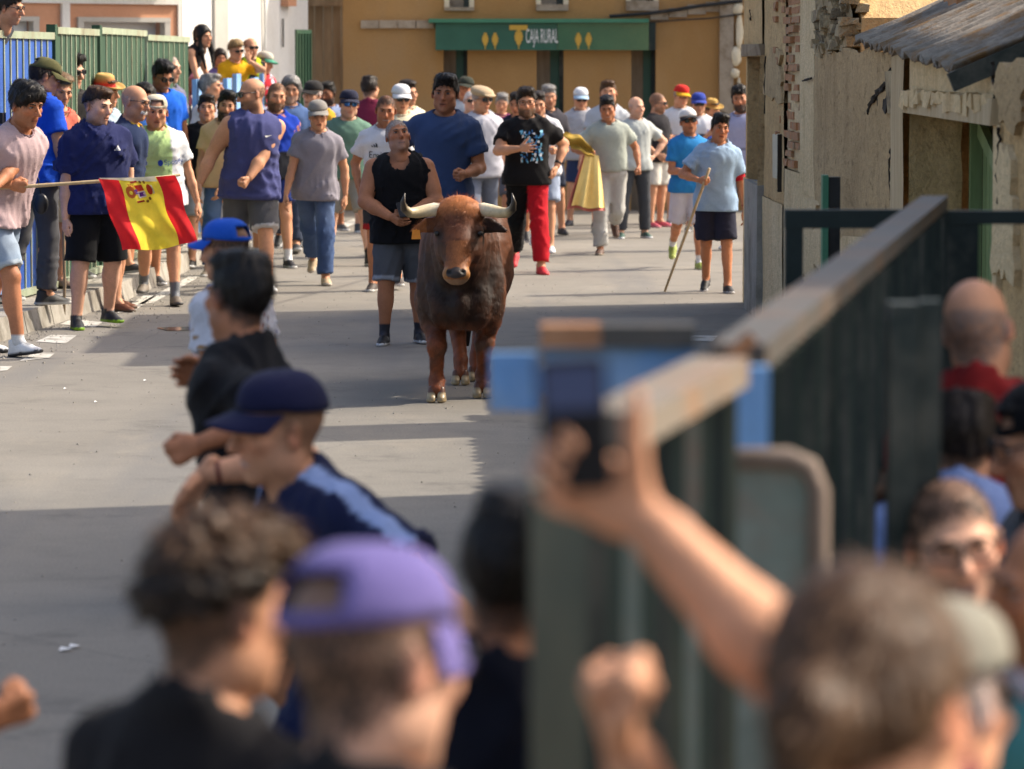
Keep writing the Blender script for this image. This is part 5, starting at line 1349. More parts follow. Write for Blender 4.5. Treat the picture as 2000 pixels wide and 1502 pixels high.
    torso_prims(f, J, P, loose, 0.05)
    hem = to.get('hem', -0.10)
    hp = J['pel'] + Rp @ np.array([0, 0, hem])
    bl = P.get('belly', 0)
    f.cone(J['ch'] + Rt @ np.array([0, -0.01 - bl * 0.2, 0.02]), hp + Rp @ np.array([0, -bl * 0.25, -0.05]), (0.163 if not fem else 0.14) * b + loose, (0.168 if not fem else 0.15) * b + loose + bl * 0.3, 0.05, flat=tuple(Rt @ np.array([0, 1, 0])), q=0.72 + bl)
    if hem < -0.02:
        f.ell(J['pel'] + Rp @ np.array([0, 0.012, -0.03]), (0.172 * b + loose, 0.124 * b + loose + 0.006, 0.14), 0.04, Rp)
        for i in (0, 1): f.cone(J['hip'][i], J['hip'][i] * 0.6 + J['kn'][i] * 0.4, 0.106 * b + loose, 0.108 * b + loose, 0.05)
    sl = {'tee': 0.62, 'polo': 0.6, 'tank': 0, 'vest': 0, 'long': 1}.get(kind, 0.6); sl = to.get('sleeve', sl)
    if sl > 0:
        for i in (0, 1):
            q_ = J['sh'][i] * (1 - sl) + J['el'][i] * sl
            f.cone(J['sh'][i], q_, 0.050 * arm + loose * 0.6, 0.056 * arm + loose * 1.35, 0.03, end=True)
    f.folds(to.get('fold', 0.011) * 1.25, 30, seed, 0.75)
    f.plane(hp, -(Rp @ np.array([0, 0, 1])))
    up = Rt @ np.array([0, 0, 1])
    nr = to.get('neck', 0.078 if kind != 'tank' else 0.09)
    f.hole_cone(J['nk'] + Rt @ np.array([0, -0.012, -0.005 if kind != 'tank' else -0.03]), J['nk'] + Rt @ np.array([0, -0.03, 0.2]), nr, nr + 0.03)
    if kind == 'tank':
        f.hole(J['nk'] + Rt @ np.array([0, -0.1, -0.06]), (0.085, 0.07, 0.11), 0.01, Rt)
    if kind in ('tank', 'vest'):
        for i in (0, 1):
            s_ = -1 if i == 0 else 1
            o_ = 0.055 if kind == 'tank' else 0.085
            f.hole_cone(J['sh'][i] + Rt @ np.array([s_ * o_, 0, 0.06]), J['sh'][i] + Rt @ np.array([s_ * o_, 0, -0.10 if kind == 'tank' else -0.14]), 0.085, 0.085 if kind == 'tank' else 0.1)
    V, Q = f.mesh()
    L = (V - J['nk']) @ Rt                          # chest-local: x across, y depth, z up from the collar
    K = np.tile(tc, (len(V), 1))
    for z in to.get('zones', []):                   # (kind, a, b, colour)
        if z[0] == 'z': m_ = (L[:, 2] > z[1]) & (L[:, 2] < z[2])
        elif z[0] == 'x': m_ = (L[:, 0] > z[1]) & (L[:, 0] < z[2])
        elif z[0] == 'sleeve':
            m_ = np.zeros(len(V), bool)
            for i in (0, 1):
                u_ = J['el'][i] - J['sh'][i]; tt = (V - J['sh'][i]) @ u_ / (u_ @ u_); dd = np.linalg.norm(V - J['sh'][i] - np.outer(tt, u_), axis=1); m_ |= (tt > z[1]) & (tt < z[2]) & (dd < 0.12)
        elif z[0] == 'shoulder':
            m_ = np.zeros(len(V), bool)
            for i in (0, 1):
                ar = J['el'][i] - J['sh'][i]; La = np.linalg.norm(ar); ar = ar / La
                ou = J['sh'][i] - J['ch'] + Rt @ np.array([0, 0, 0.12]); ou = nrm(ou - ar * (ou @ ar)); wv_ = np.cross(ar, ou)
                r_ = V - J['sh'][i]; t_ = r_ @ ar; sd1 = r_ @ wv_; up1 = r_ @ ou
                m_ |= (t_ > -0.02) & (t_ < La) & (np.abs(sd1) < z[1]) & (up1 > 0.01) & (up1 < 0.14)
                a_ = nrm(J['sh'][i] - J['nk']); ww = nrm(np.cross(a_, up)); r_ = V - J['nk']; t_ = r_ @ a_
                m_ |= (t_ > 0.055) & (t_ < np.linalg.norm(J['sh'][i] - J['nk']) + 0.03) & (np.abs(r_ @ ww) < z[1]) & (r_ @ np.cross(ww, a_) * np.sign(np.cross(ww, a_) @ up) > 0.0)
        elif z[0] == 'blotch':
            m_ = (np.sin(L[:, 0] * z[1] + 2 * np.sin(L[:, 2] * z[1] * 0.7)) * np.sin(L[:, 2] * z[1] * 0.9 + 1) + 0.4 * np.sin(L @ np.array([90.0, 50, 70]))) > z[2]
        K[m_] = z[3]
    shirt = put({'tank': 'tank_top', 'vest': 'sleeveless_shirt', 'polo': 'polo_shirt'}.get(kind, 'shirt'), V, Q, K, 'cloth')
    shirt.modifiers.new('hem', 'SOLIDIFY').thickness = 0.004 * S
    # collar ring / polo collar
    if kind != 'tank':
        cc = np.array(to.get('collar', tc * 0.9)); pts_o = []
        m = MB(); n_ = 22; rr = nr - 0.002
        H_ = 0.046 if kind == 'polo' else 0.012; fl = 0.030 if kind == 'polo' else 0.003
        gap = 0.35 if kind == 'polo' else 0.0
        def ring(u_, t_):
            a = -math.pi / 2 + gap + (2 * math.pi - 2 * gap) * u_
            r_ = rr + fl * t_ - 0.006; zz = 0.030 - H_ * t_ - 0.015 * (1 - math.sin(a)) * 0.8
            q_ = J['nk'] + Rt @ np.array([r_ * math.cos(a), -0.012 + r_ * math.sin(a) * 0.96 - (0.016 if math.sin(a) < 0 else 0) * abs(math.sin(a)), zz])
            return tuple(q_)
        m.sheet(ring, n_, 3); co = put('collar', np.array(m.v), np.array(m.f), cc, 'cloth', shirt)
        co.modifiers.new('thick', 'SOLIDIFY').thickness = 0.008 * S
    # ---- shorts / trousers
    bt = P.get('bottom', ('shorts', (0.1, 0.1, 0.12))); bk_, bc_ = bt[0], np.array(bt[1], float); bo = bt[2] if len(bt) > 2 else {}
    ll = [J['pel'], *J['hip'], *J['kn'], *(J['an'] if bk_ in ('jeans', 'trousers') else [])]
    f = Field(np.min(ll, 0) - 0.2, np.max(ll, 0) + 0.2, v)
    ls = bo.get('loose', 0.02)
    f.ell(J['pel'] + Rp @ np.array([0, 0.012, -0.02]), (0.160 * b + 0.010, 0.114 * b + 0.012, 0.135), 0.04, Rp)
    fr_ = bo.get('len', 0.84)
    for i in (0, 1):
        h_, k_, a_ = J['hip'][i], J['kn'][i], J['an'][i]
        if bk_ == 'shorts':
            q_ = h_ * (1 - fr_) + k_ * fr_; f.cone(h_, q_, 0.092 * b + ls * 0.5, 0.068 + ls * 1.25, 0.016, end=True)
        else:
            f.cone(h_, k_, 0.090 * b + ls * 0.4, 0.064 + ls * 0.5, 0.016); e_ = k_ + (a_ - k_) * bo.get('leg', 0.93)
            f.cone(k_, e_, 0.064 + ls * 0.6, 0.050 + ls * 0.9, 0.02, end=True)
    f.folds(bo.get('fold', 0.009), 32, seed + 2, 0.8)
    f.plane(J['pel'] + Rp @ np.array([0, 0, 0.07]), Rp @ np.array([0, 0, 1]))
    V, Q = f.mesh(); K = np.tile(bc_, (len(V), 1))
    if bo.get('left') is not None: K[V[:, 0] < 0] = bo['left']
    for i in (0, 1):
        h_, k_, a_ = J['hip'][i], J['kn'][i], J['an'][i]; u_ = k_ - h_; tt = (V - h_) @ u_ / (u_ @ u_)
        side = (V[:, 0] < 0) == (i == 0)
        if bo.get('hemc') is not None: K[side & (tt > fr_ - bo.get('hemw', 0.06)) & (tt < fr_ + 0.1)] = bo['hemc']
        if bo.get('fade') is not None:
            m_ = np.exp(-((tt - 0.55) / 0.3) ** 2) * side * (V[:, 1] < np.interp(0.5, [0, 1], [h_[1], k_[1]])); K = K * (1 - 0.45 * m_[:, None]) + np.array(bo['fade']) * 0.45 * m_[:, None]
    pants = put({'shorts': 'shorts', 'jeans': 'jeans'}.get(bk_, 'trousers'), V, Q, K, 'denim' if bk_ == 'jeans' or bo.get('denim') else 'cloth')
    if P.get('belt') is not None:
        m = MB(); c_ = J['pel'] + Rp @ np.array([0, 0.012 - bl * 0.2, 0.045])
        m.sheet(lambda u_, t_: tuple(c_ + Rp @ np.array([(0.166 * b + 0.016) * math.cos(2 * math.pi * u_), (0.118 * b + 0.02 + bl * 0.3) * math.sin(2 * math.pi * u_), -0.02 + 0.038 * t_])), 28, 1)
        put('belt', np.array(m.v), np.array(m.f), P['belt'], 'shoe', pants)
    # ---- shoes
    if P.get('shoes', 1) is not None:
        sh = P.get('shoes', ('trainer', (0.05, 0.05, 0.05), (0.6, 0.6, 0.6)))
        tv, tq, tz = SHOES[sh[0]]
        pal = np.array([sh[1], sh[2], sh[3] if len(sh) > 3 else np.array(sh[1]) * 0.7])
        for i in (0, 1):
            vv = tv.copy() * 1.02
            if i == 0: vv[:, 0] *= -1
            put('shoe', vv @ J['ft'][i].T + J['an'][i], tq[:, ::-1] if i == 0 else tq, pal[tz], 'shoe')
    PEOPLE.append((root, J, S, P, shirt, Rz))
    if not (0.84 < sc0 < 1.13) and not P.get('scale'): pass
    return root, J, S, P, shirt
def on_chest(pr, me2d, cx, cz, name, colr, back=False, mat='paint'):
    """lay a flat print (x, y in metres) on the shirt, centred at chest-local (cx, cz)"""
    root, J, S, P, shirt = pr; me = shirt.data
    bvh = BVHTree.FromPolygons([v_.co for v_ in me.vertices], [p.vertices for p in me.polygons])
    Rt = J['R']; Vn, ok = [], True
    for x, y in me2d[0]:
        o = (J['nk'] + Rt @ np.array([cx + x, -0.6 if not back else 0.6, cz + y])) * S; d = Rt @ np.array([0, 1 if not back else -1, 0])
        h = bvh.ray_cast(Vector(o), Vector(d))
        if h[0] is None: q = Vector(J['nk'] + Rt @ np.array([cx + x, -0.12, cz + y])) * S
        else: q = h[0] - Vector(d) * 0.006
        Vn.append(tuple(q))
    o = link_obj(name, mesh_np(name, np.array(Vn), np.array(me2d[1]), mat, np.array(colr)), shirt); return o
def text2d(txt, size, sx=1.0):
    me = text_mesh(txt, size, sx); 
    vs_ = [(v_.co.x, v_.co.y) for v_ in me.vertices]; fs_ = []
    for p in me.polygons:
        q = list(p.vertices)
        for k in range(1, len(q) - 1): fs_.append((q[0], q[k], q[k + 1], q[k + 1]))
    return vs_, fs_
def poly2d(*polys):
    vs_, fs_ = [], []
    for p in polys:
        o = len(vs_); vs_ += p
        for k in range(1, len(p) - 1): fs_.append((o, o + k, o + k + 1, o + k + 1))
    return vs_, fs_
THREE_BARS = poly2d(*[[(-0.03 + i * 0.02, -0.016), (-0.014 + i * 0.02, -0.016), (-0.018 + i * 0.02 - 0.004, -0.006 + i * 0.01), (-0.03 + i * 0.02 - 0.006, 0.0 + i * 0.012)] for i in range(3)])
TICK = poly2d([(-0.03, 0.006), (-0.022, -0.008), (-0.012, -0.010), (0.034, 0.010), (-0.010, -0.001), (-0.020, 0.0)])
# ================================================================ the bull
def make_bull():
    c0 = gp(900, 782); Y0 = c0.y
    root = empty('bull', (c0.x, Y0, 0), 'reddish brown fighting bull with wide pale horns trotting towards the viewer', 'bull', None, R(-0.6))
    f = Field((-0.42, -0.78, -0.02), (0.42, 2.05, 1.36), 0.0105)
    FM = rot('X', 0)
    f.ell((0, 0.80, 0.79), (0.262, 0.80, 0.33), 0.1)                 # barrel
    f.ell((0, 0.12, 0.80), (0.235, 0.36, 0.335), 0.1)                  # shoulders
    for s_ in (-1, 1):
        f.ell((s_ * 0.182, 0.04, 0.68), (0.105, 0.17, 0.27), 0.06)    # shoulder muscle
        f.ell((s_ * 0.10, -0.14, 0.62), (0.10, 0.10, 0.17), 0.06)     # breast
        f.ell((s_ * 0.20, 1.45, 0.82), (0.12, 0.30, 0.30), 0.08)      # haunch
    f.ell((0, 0.12, 1.02), (0.20, 0.42, 0.17), 0.1)                   # crest
    f.cone((0, 0.05, 0.96), (0, -0.34, 1.03), 0.215, 0.150, 0.1)      # neck
    f.cone((0, -0.05, 0.80), (0, -0.36, 0.92), 0.165, 0.10, 0.08)     # throat
    f.cone((0, -0.10, 0.72), (0, -0.22, 0.62), 0.09, 0.05, 0.08, flat=(1, 0, 0), q=0.6)   # dewlap
    f.ell((0, -0.16, 0.58), (0.08, 0.12, 0.12), 0.07)                # brisket
    f.ell((0, 1.50, 0.90), (0.25, 0.33, 0.27), 0.1)
    legs = {0: [(-0.19, 0.04, 0.62), (-0.172, 0.02, 0.50), (-0.150, -0.12, 0.355), (-0.152, -0.10, 0.14), (-0.152, -0.14, 0.075)],
            1: [(0.185, 0.06, 0.62), (0.172, 0.12, 0.50), (0.150, 0.08, 0.35), (0.140, 0.20, 0.15), (0.136, 0.17, 0.08)]}
    for i, L in legs.items():
        for (a, b, ra, rb) in zip(L, L[1:], (0.100, 0.080, 0.052, 0.040), (0.080, 0.056, 0.039, 0.047)): f.cone(a, b, ra, rb, 0.03)
        f.ell(np.array(L[2]) + (0, -0.012, 0.0), (0.056, 0.054, 0.064), 0.02)         # knee
        f.ell(np.array(L[3]) + (0, 0.01, -0.01), (0.049, 0.052, 0.040), 0.02)          # fetlock
    rl = {0: [(-0.17, 1.35, 0.72), (-0.11, 1.12, 0.52), (-0.06, 1.42, 0.40), (-0.03, 1.22, 0.15), (-0.03, 1.17, 0.075)],
          1: [(0.17, 1.50, 0.72), (0.13, 1.34, 0.52), (0.11, 1.66, 0.42), (0.07, 1.52, 0.15), (0.07, 1.47, 0.075)]}
    for i, L in rl.items():
        for (a, b, ra, rb) in zip(L, L[1:], (0.15, 0.10, 0.060, 0.040), (0.10, 0.062, 0.040, 0.045)): f.cone(a, b, ra, rb, 0.04)
    # head: poll, forehead, cheeks, muzzle
    f.cone((0, -0.40, 1.16), (-0.004, -0.515, 0.99), 0.138, 0.104, 0.05, flat=(0, 1, 0), q=0.85)
    f.ell((0, -0.42, 1.205), (0.152, 0.092, 0.056), 0.05)
    f.cone((-0.004, -0.505, 1.0), (-0.010, -0.60, 0.835), 0.096, 0.070, 0.05)
    f.ell((-0.012, -0.625, 0.825), (0.083, 0.064, 0.058), 0.025)
    f.ell((-0.010, -0.585, 0.80), (0.058, 0.06, 0.035), 0.03)         # chin
    for s_ in (-1, 1):
        f.ell((s_ * 0.095, -0.43, 0.985), (0.05, 0.09, 0.10), 0.05)   # jaw
        f.ell((s_ * 0.112, -0.475, 1.085), (0.040, 0.042, 0.034), 0.025)  # eye socket
        f.hole((s_ * 0.135, -0.522, 1.068), (0.022, 0.022, 0.014), 0.012)
        f.hole((-0.012 + s_ * 0.043, -0.690, 0.842), (0.021, 0.030, 0.016), 0.008, rot('Y', s_ * 28))
        f.cone((s_ * 0.125, -0.40, 1.13), (s_ * 0.185, -0.40, 1.115), 0.030, 0.040, 0.03, flat=(0, 1, 0), q=0.55)   # ears
        f.cone((s_ * 0.185, -0.40, 1.115), (s_ * 0.275, -0.415, 1.085), 0.046, 0.018, 0.02, flat=(0, 1, 0), q=0.42)
        f.hole((s_ * 0.205, -0.435, 1.108), (0.055, 0.022, 0.022), 0.012, rot('Y', s_ * 15))
    f.hole((-0.012, -0.672, 0.795), (0.07, 0.02, 0.004), 0.006)
    X, Yx, Zx = f.axes(); nk = np.exp(-((Yx + 0.12) / 0.2) ** 2) * (np.abs(X) > 0.08)
    f.a = f.a + (0.006 * nk * np.sin(Yx * 62 + 5 * np.sin(Zx * 5) + X * 12) * (Zx > 0.55)).astype(np.float32)
    f.a = f.a + (0.004 * np.sin(X * 17 + 3 * np.sin(Zx * 7)) * np.sin(Zx * 13 + Yx * 6) * (Zx > 0.45) * (Yx > -0.35)).astype(np.float32)
    f.folds(0.003, 60, 4, 0.6, ridge=False)
    V, Q = f.mesh(); V[:, 0] *= np.where(V[:, 1] > -0.28, 0.97, 1.0) + np.clip((-0.16 - V[:, 1]) / 0.12, 0, 1) * (V[:, 1] > -0.28) * 0.03
    x, y, z = V.T
    red = np.array(lin((104, 61, 37))); dark = np.array(lin((34, 20, 15))); light = np.array(lin((196, 122, 68))); blk = np.array((0.008, 0.006, 0.005))
    c = np.tile(red, (len(V), 1))
    def bl(m, k):
        nonlocal c; m = np.clip(m, 0, 1)[:, None]; c = c * (1 - m) + np.asarray(k) * m
    wv = 0.5 + 0.5 * np.sin(x * 23 + 3 * np.sin(z * 11) + 2 * np.sin(y * 9)); wv2 = 0.5 + 0.5 * np.sin(x * 70 + 4 * np.sin(z * 23 + y * 14))
    bl(0.95 * np.exp(-((y + 0.14) / 0.36) ** 2) * np.exp(-((z - 0.72) / 0.34) ** 2) * (1 - 0.3 * wv) * (np.abs(x) < 0.27), dark)  # shade of the head on chest and throat, put into the coat colour
    bl(0.6 * np.exp(-((np.abs(x) - 0.05) / 0.12) ** 2) * ((y < -0.05) & (y > -0.4) & (z < 0.95)), dark * 0.5)
    bl(0.25 * wv2, dark)
    hd = np.clip((-y - 0.34) / 0.06, 0, 1) * (z > 0.76)
    bl(0.65 * hd * (1 - 0.35 * wv2), np.array(lin((132, 76, 44))))
    bl(0.85 * hd * np.clip((z - 1.17) / 0.06, 0, 1), light)  # sunlight on poll and forehead painted as a lighter coat
    bl(0.55 * hd * np.exp(-(x / 0.05) ** 2) * (z < 1.03) * (z > 0.87), light)
    bl(0.55 * hd * np.exp(-((z - 1.10) / 0.05) ** 2) * (np.abs(x) < 0.09) * wv, np.array(lin((92, 50, 36))))
    bl(0.9 * hd * np.exp(-((np.abs(x) - 0.115) / 0.036) ** 2 - ((z - 1.055) / 0.055) ** 2), blk)
    bl(0.6 * hd * (np.abs(x) > 0.075) * (z < 1.02) * (z > 0.88), dark)
    mz = (y < -0.60) & (z < 0.90) & (z > 0.76)
    bl(0.75 * mz, np.array(lin((150, 92, 50))))
    bl(0.9 * mz * (np.abs(x + 0.012) > 0.052) * (z < 0.868), np.array(lin((168, 116, 66)))); bl(0.6 * mz * (z < 0.795), np.array(lin((150, 130, 108))))
    bl(0.97 * mz * (((x + 0.012) / 0.064) ** 2 + ((z - 0.836) / 0.034) ** 2 < 1), np.array(lin((62, 56, 54))))
    bl(((x + 0.012) ** 2 < 0.075 ** 2) & (np.abs(np.abs(x + 0.012) - 0.043) < 0.016) & (np.abs(z - 0.842) < 0.013) & (y < -0.62), blk)
    ear = (np.abs(x) > 0.145) & (y < -0.36) & (z > 1.0)
    bl(0.85 * ear * (x > 0), dark * 0.6); bl(0.6 * ear * (x < 0) * (x < -0.2), light); bl(0.8 * ear * (y < -0.432), dark * 0.5)  # ears coloured unevenly: one as shaded, the other's tip as sunlit
    lg = z < 0.46
    bl(0.75 * np.clip((0.52 - z) / 0.15, 0, 1) * (0.6 + 0.4 * wv2), np.array(lin((158, 84, 48)))); bl(0.35 * lg * (wv > 0.7), dark)  # reddish legs, coloured brighter to look sunlit
    bl(0.75 * lg * np.exp(-((z - 0.34) / 0.05) ** 2) * (y < 0.1) * wv, np.array(lin((84, 66, 54))))
    def put(name, V_, Q_, K_, mat, parent=root, smooth=True): return link_obj(name, mesh_np(name, V_, Q_, mat, K_, smooth), parent)
    body = put('body', V, Q, c, 'hide')
    # coat: short hairs lying back and down, longer and curly on the poll and down the neck
    r = np.random.default_rng(3)
    cen = V[Q].mean(1); e1 = V[Q[:, 2]] - V[Q[:, 0]]; e2 = V[Q[:, 3]] - V[Q[:, 1]]; nn = np.cross(e1, e2); nn /= np.linalg.norm(nn, axis=1)[:, None] + 1e-9
    if (nn * (cen - np.array([0, 0.5, 0.8]))).sum() < 0: nn = -nn
    wgt = np.where(cen[:, 1] < 0.5, 1.0, 0.25) * np.where(cen[:, 2] < 0.1, 0, 1) * np.where((cen[:, 1] < -0.6) & (cen[:, 2] < 0.88), 0.05, 1)
    N = 60000; pk = r.choice(len(Q), N, p=wgt / wgt.sum()); c1 = cen[pk]; n1 = nn[pk]
    c1 = c1 + (r.uniform(-0.5, 0.5, (N, 1)) * e1[pk] + r.uniform(-0.5, 0.5, (N, 1)) * e2[pk]) * 0.6
    flow = np.array([0, 0.55, -0.85]) + np.stack([np.sin(c1[:, 2] * 18) * 0.25, 0 * c1[:, 0], 0 * c1[:, 0]], 1)
    hmask = (c1[:, 1] < -0.36)[:, None]; top = ((c1[:, 2] > 1.1) & (c1[:, 1] < -0.3))[:, None]
    flow = np.where(hmask, np.stack([c1[:, 0] * 5, 0 * c1[:, 0] - 0.2, -np.ones(N)], 1), flow)
    d = flow - n1 * (flow * n1).sum(1)[:, None]; d /= np.linalg.norm(d, axis=1)[:, None] + 1e-6
    d = d + n1 * r.uniform(0.05, 0.35, (N, 1)) + r.normal(size=(N, 3)) * np.where(top, 0.55, 0.16); d /= np.linalg.norm(d, axis=1)[:, None]
    Ln = r.uniform(0.010, 0.022, (N, 1)) * np.where(top, 2.2, 1.0) * np.where((c1[:, 1:2] > -0.36) & (c1[:, 1:2] < 0.1), 1.5, 1)
    sd_ = np.cross(d, n1); sd_ /= np.linalg.norm(sd_, axis=1)[:, None] + 1e-9
    SV = np.stack([c1 - sd_ * 0.0009, c1 + sd_ * 0.0009, c1 + d * Ln], 1).reshape(-1, 3); SQ = np.arange(N * 3).reshape(-1, 3); SQ = np.concatenate([SQ, SQ[:, 2:]], 1)
    fur = put('fur', SV, SQ, np.repeat(c[Q[pk, 0]] * r.uniform(0.5, 1.7, (N, 1)), 3, 0), 'hide', body, False); fur['kind'] = 'stuff'
    # horns: ivory shaft, dark tip turned up
    for s_ in (-1, 1):
        pts = [(0.110, -0.425, 1.205), (0.150, -0.435, 1.212), (0.20, -0.455, 1.205), (0.255, -0.485, 1.195), (0.300, -0.520, 1.195), (0.330, -0.550, 1.222), (0.338, -0.565, 1.262), (0.326, -0.570, 1.318)]
        rr = [0.045, 0.043, 0.039, 0.035, 0.031, 0.025, 0.016, 0.003]
        m = MB(); m.tube([(s_ * a, b, h) for a, b, h in pts], rr, 14)
        Vh = np.array(m.v); ax = np.abs(Vh[:, 0]); k = np.clip((ax - 0.285) / 0.035, 0, 1)[:, None]
        base = np.array(lin((236, 222, 192))); mid = np.array(lin((206, 184, 140)))
        kk = np.clip((ax - 0.12) / 0.15, 0, 1)[:, None]
        put('horn', Vh, np.array(m.f), (base * (1 - kk) + mid * kk) * (1 - k) + np.array(lin((58, 48, 38))) * k, 'horn')
        ev, eq = ball((s_ * 0.130, -0.504, 1.068), (0.021, 0.020, 0.017), 14, 10); put('eye', ev, eq, (0.004, 0.003, 0.003), 'horn')
    # cloven hooves, two claws each
    for L in (*legs.values(), *rl.values()):
        h = np.array(L[-1]) * (0.97, 1, 1)
        for s_ in (-1, 1):
            ff = Field(h + (-0.08, -0.12, -0.10), h + (0.08, 0.08, 0.05), 0.007); q = h + (s_ * 0.027, -0.012, 0)
            ff.cone(q + (0, 0.0, 0.004), q + (s_ * 0.003, -0.020, -0.055), 0.027, 0.033, 0.01); ff.ell(q + (0, -0.035, -0.058), (0.025, 0.030, 0.030), 0.015)
            ff.plane(h * (0, 0, 0) + np.array([0, 0, 0.004]), (0, 0, -1)); ff.plane((h[0] + s_ * 0.004, 0, 0), (-s_, 0, 0))
            Vc, Qc = ff.mesh()
            if len(Vc):
                k = 0.5 + 0.5 * np.sin(Vc[:, 2] * 160); kc = np.array(lin((168, 146, 110))) * (0.75 + 0.35 * k[:, None]); kc[Vc[:, 2] > h[2] - 0.012] = lin((96, 58, 38))
                put('hoof', Vc, Qc, kc, 'horn')
        for s_ in (-1, 1):
            ev, eq = ball(h + (s_ * 0.022, 0.055, 0.025), (0.013, 0.013, 0.018)); put('dew_claw', ev, eq, lin((70, 60, 48)), 'horn')
    m = MB(); m.tube([(0, 1.80, 1.05), (0.02, 1.92, 0.95), (0.03, 1.95, 0.7), (0.0, 1.93, 0.45)], [0.045, 0.032, 0.024, 0.02], 8); m.tube([(0.0, 1.93, 0.46), (-0.01, 1.93, 0.36), (0, 1.92, 0.2)], [0.02, 0.045, 0.01], 8)
    put('tail', np.array(m.v), np.array(m.f), dark, 'hide')
    m = MB(); m.hexa([(-0.262 + a * 0.058 * k, -0.445 + o, 1.03 + zz) for zz, k in ((0, 1), (0.058, 0.75)) for a, o in ((-0.5, 0), (0.5, 0), (0.5, 0.004), (-0.5, 0.004))])
    m.tube([(-0.262, -0.448, 1.085), (-0.262, -0.40, 1.09)], 0.006, 6)
    put('ear_tag', np.array(m.v), np.array(m.f), lin((240, 150, 50)), 'paint', root, False)
make_bull()
# ================================================================ the people
def c(r, g, b, k=0.8): return tuple(k * x for x in lin((r, g, b)))
BLACK, WHITE, NAVY, GREY = c(26, 26, 28), c(235, 235, 238), c(34, 40, 78), c(150, 150, 154)
WSOLE, DSOLE = (0.6, 0.6, 0.58), (0.03, 0.03, 0.03)
def SH(col, sole=WSOLE, kind='trainer', lace=None): return (kind, col, sole) + ((lace,) if lace else ())
# ---- left side, nearest first
p_pink = make_person('dark-haired youth in pale pink tee and ripped denim shorts gripping the flag pole', 50, 158, 27.6, 62, wpx={0: (20, 362, 27.5), 1: (-10, 366, 27.3)}, hyaw=48, hpitch=14, hair=('mop', 'black'), skin=2, facew=0.96,
    top=('tee', c(205, 178, 180), {'loose': 0.018, 'collar': c(150, 128, 134)}), bottom=('shorts', c(140, 165, 195), {'denim': 1, 'hemc': c(190, 205, 220), 'fade': c(205, 215, 225), 'len': 0.86}),
    shoes=SH((0.72, 0.72, 0.72), (0.05, 0.05, 0.055), lace=(0.3, 0.3, 0.3)), pose='walk', mod=dict(lean=25, legs=((24, 12, 2), (-14, 6, 2)), arms=((-0.10, -0.34, 1.08), (0.18, -0.20, 1.02)), hands=('fist', 'fist')), socks=((0.6, 0.6, 0.6), 0.05))
make_person('man in olive cap and bright blue tee turned away by the blue fence', 84, 116, 31.0, 128, base=0.17, hyaw=105, hpitch=22, hair=('short', 'dark'), hat=('cap', c(98, 96, 62), c(98, 96, 62), c(98, 96, 62), 1), skin=1, bulk=1.08,
    top=('tee', c(28, 84, 208), {'loose': 0.022}), bottom=('jeans', c(96, 96, 100)), shoes=SH(c(60, 60, 60)), pose='rest', mod=dict(lean=6, arms=((-0.25, -0.16, 0.86), (0.26, -0.1, 0.84))))
make_person('woman with short streaked blond hair and bare shoulders laughing beside olive cap', 120, 145, 33.0, 40, base=0.17, hyaw=30, hpitch=16, hair=('short', 'blond', 'fair'), skin=1, female=True, smile=True,
    top=('vest', c(226, 120, 100), {'neck': 0.095}), bottom=('shorts', c(200, 190, 170)), pose='rest', mod=dict(lean=10), shoes=SH(c(140, 120, 100), DSOLE, 'low'))
make_person('man in big black sunglasses and dark shirt against the green fence', 139, 106, 34.6, 35, base=0.17, hyaw=52, hpitch=10, hair=('quiff', 'black'), glasses='sun', skin=0, top=('tee', c(48, 46, 46)), bottom=('shorts', c(60, 58, 56)), pose='stand', mod=dict(roll=-4))
p_navy = make_person('stocky youth in navy tee and black shorts behind the flag', 192, 172, 30.5, 24, hyaw=52, hpitch=8, hair=('fade', 'dark', 'brown'), skin=0, bulk=1.2, arm=1.2, facew=1.06, nose=0.85, wide=1.14,
    top=('tee', c(42, 48, 94), {'loose': 0.026, 'sleeve': 0.72, 'fold': 0.014}), bottom=('shorts', c(28, 28, 30), {'loose': 0.035, 'len': 0.98}), shoes=SH(c(46, 48, 52), c(150, 200, 40), lace=c(30, 30, 30)),
    pose='walk2', mod=dict(legs=((4, 5, 5), (-4, 14, 5)), arms=((-0.30, -0.05, 0.80), (0.3, 0.05, 0.84)), lean=2), socks=((0.05, 0.05, 0.05), 0.03))
on_chest(p_navy, poly2d([(-0.026, -0.014), (-0.012, -0.014), (-0.018, 0.0)], [(-0.008, -0.014), (0.006, -0.014), (-0.008, 0.012), (-0.014, 0.004)], [(0.010, -0.014), (0.026, -0.014), (0.004, 0.026), (-0.004, 0.014)]), 0.085, -0.13, 'chest_logo', (0.8, 0.8, 0.8))
make_person('person under a straw hat with a red ribbon behind the navy tee', 207, 146, 35.4, 60, base=0.17, hyaw=70, hpitch=6, hair=('short', 'brown'), hat=('straw', c(226, 184, 112), c(206, 54, 46)), skin=1, top=('tee', c(180, 200, 215)))
p_yel = make_person('bald man with glasses and white moustache in navy polo with yellow collar', 264, 170, 32.8, 62, hyaw=66, hpitch=8, hair=('bald', 'grey'), beard=('mous', 'white'), glasses='clear', skin=1, smile=True, belly=0.06,
    top=('polo', c(40, 54, 88), {'collar': c(232, 190, 60), 'zones': [('sleeve', 0.54, 0.7, c(232, 190, 60))]}), bottom=('shorts', c(90, 84, 70)), shoes=SH(c(120, 72, 48), (0.08, 0.05, 0.03), 'low'), pose='rest', mod=dict(lean=12))
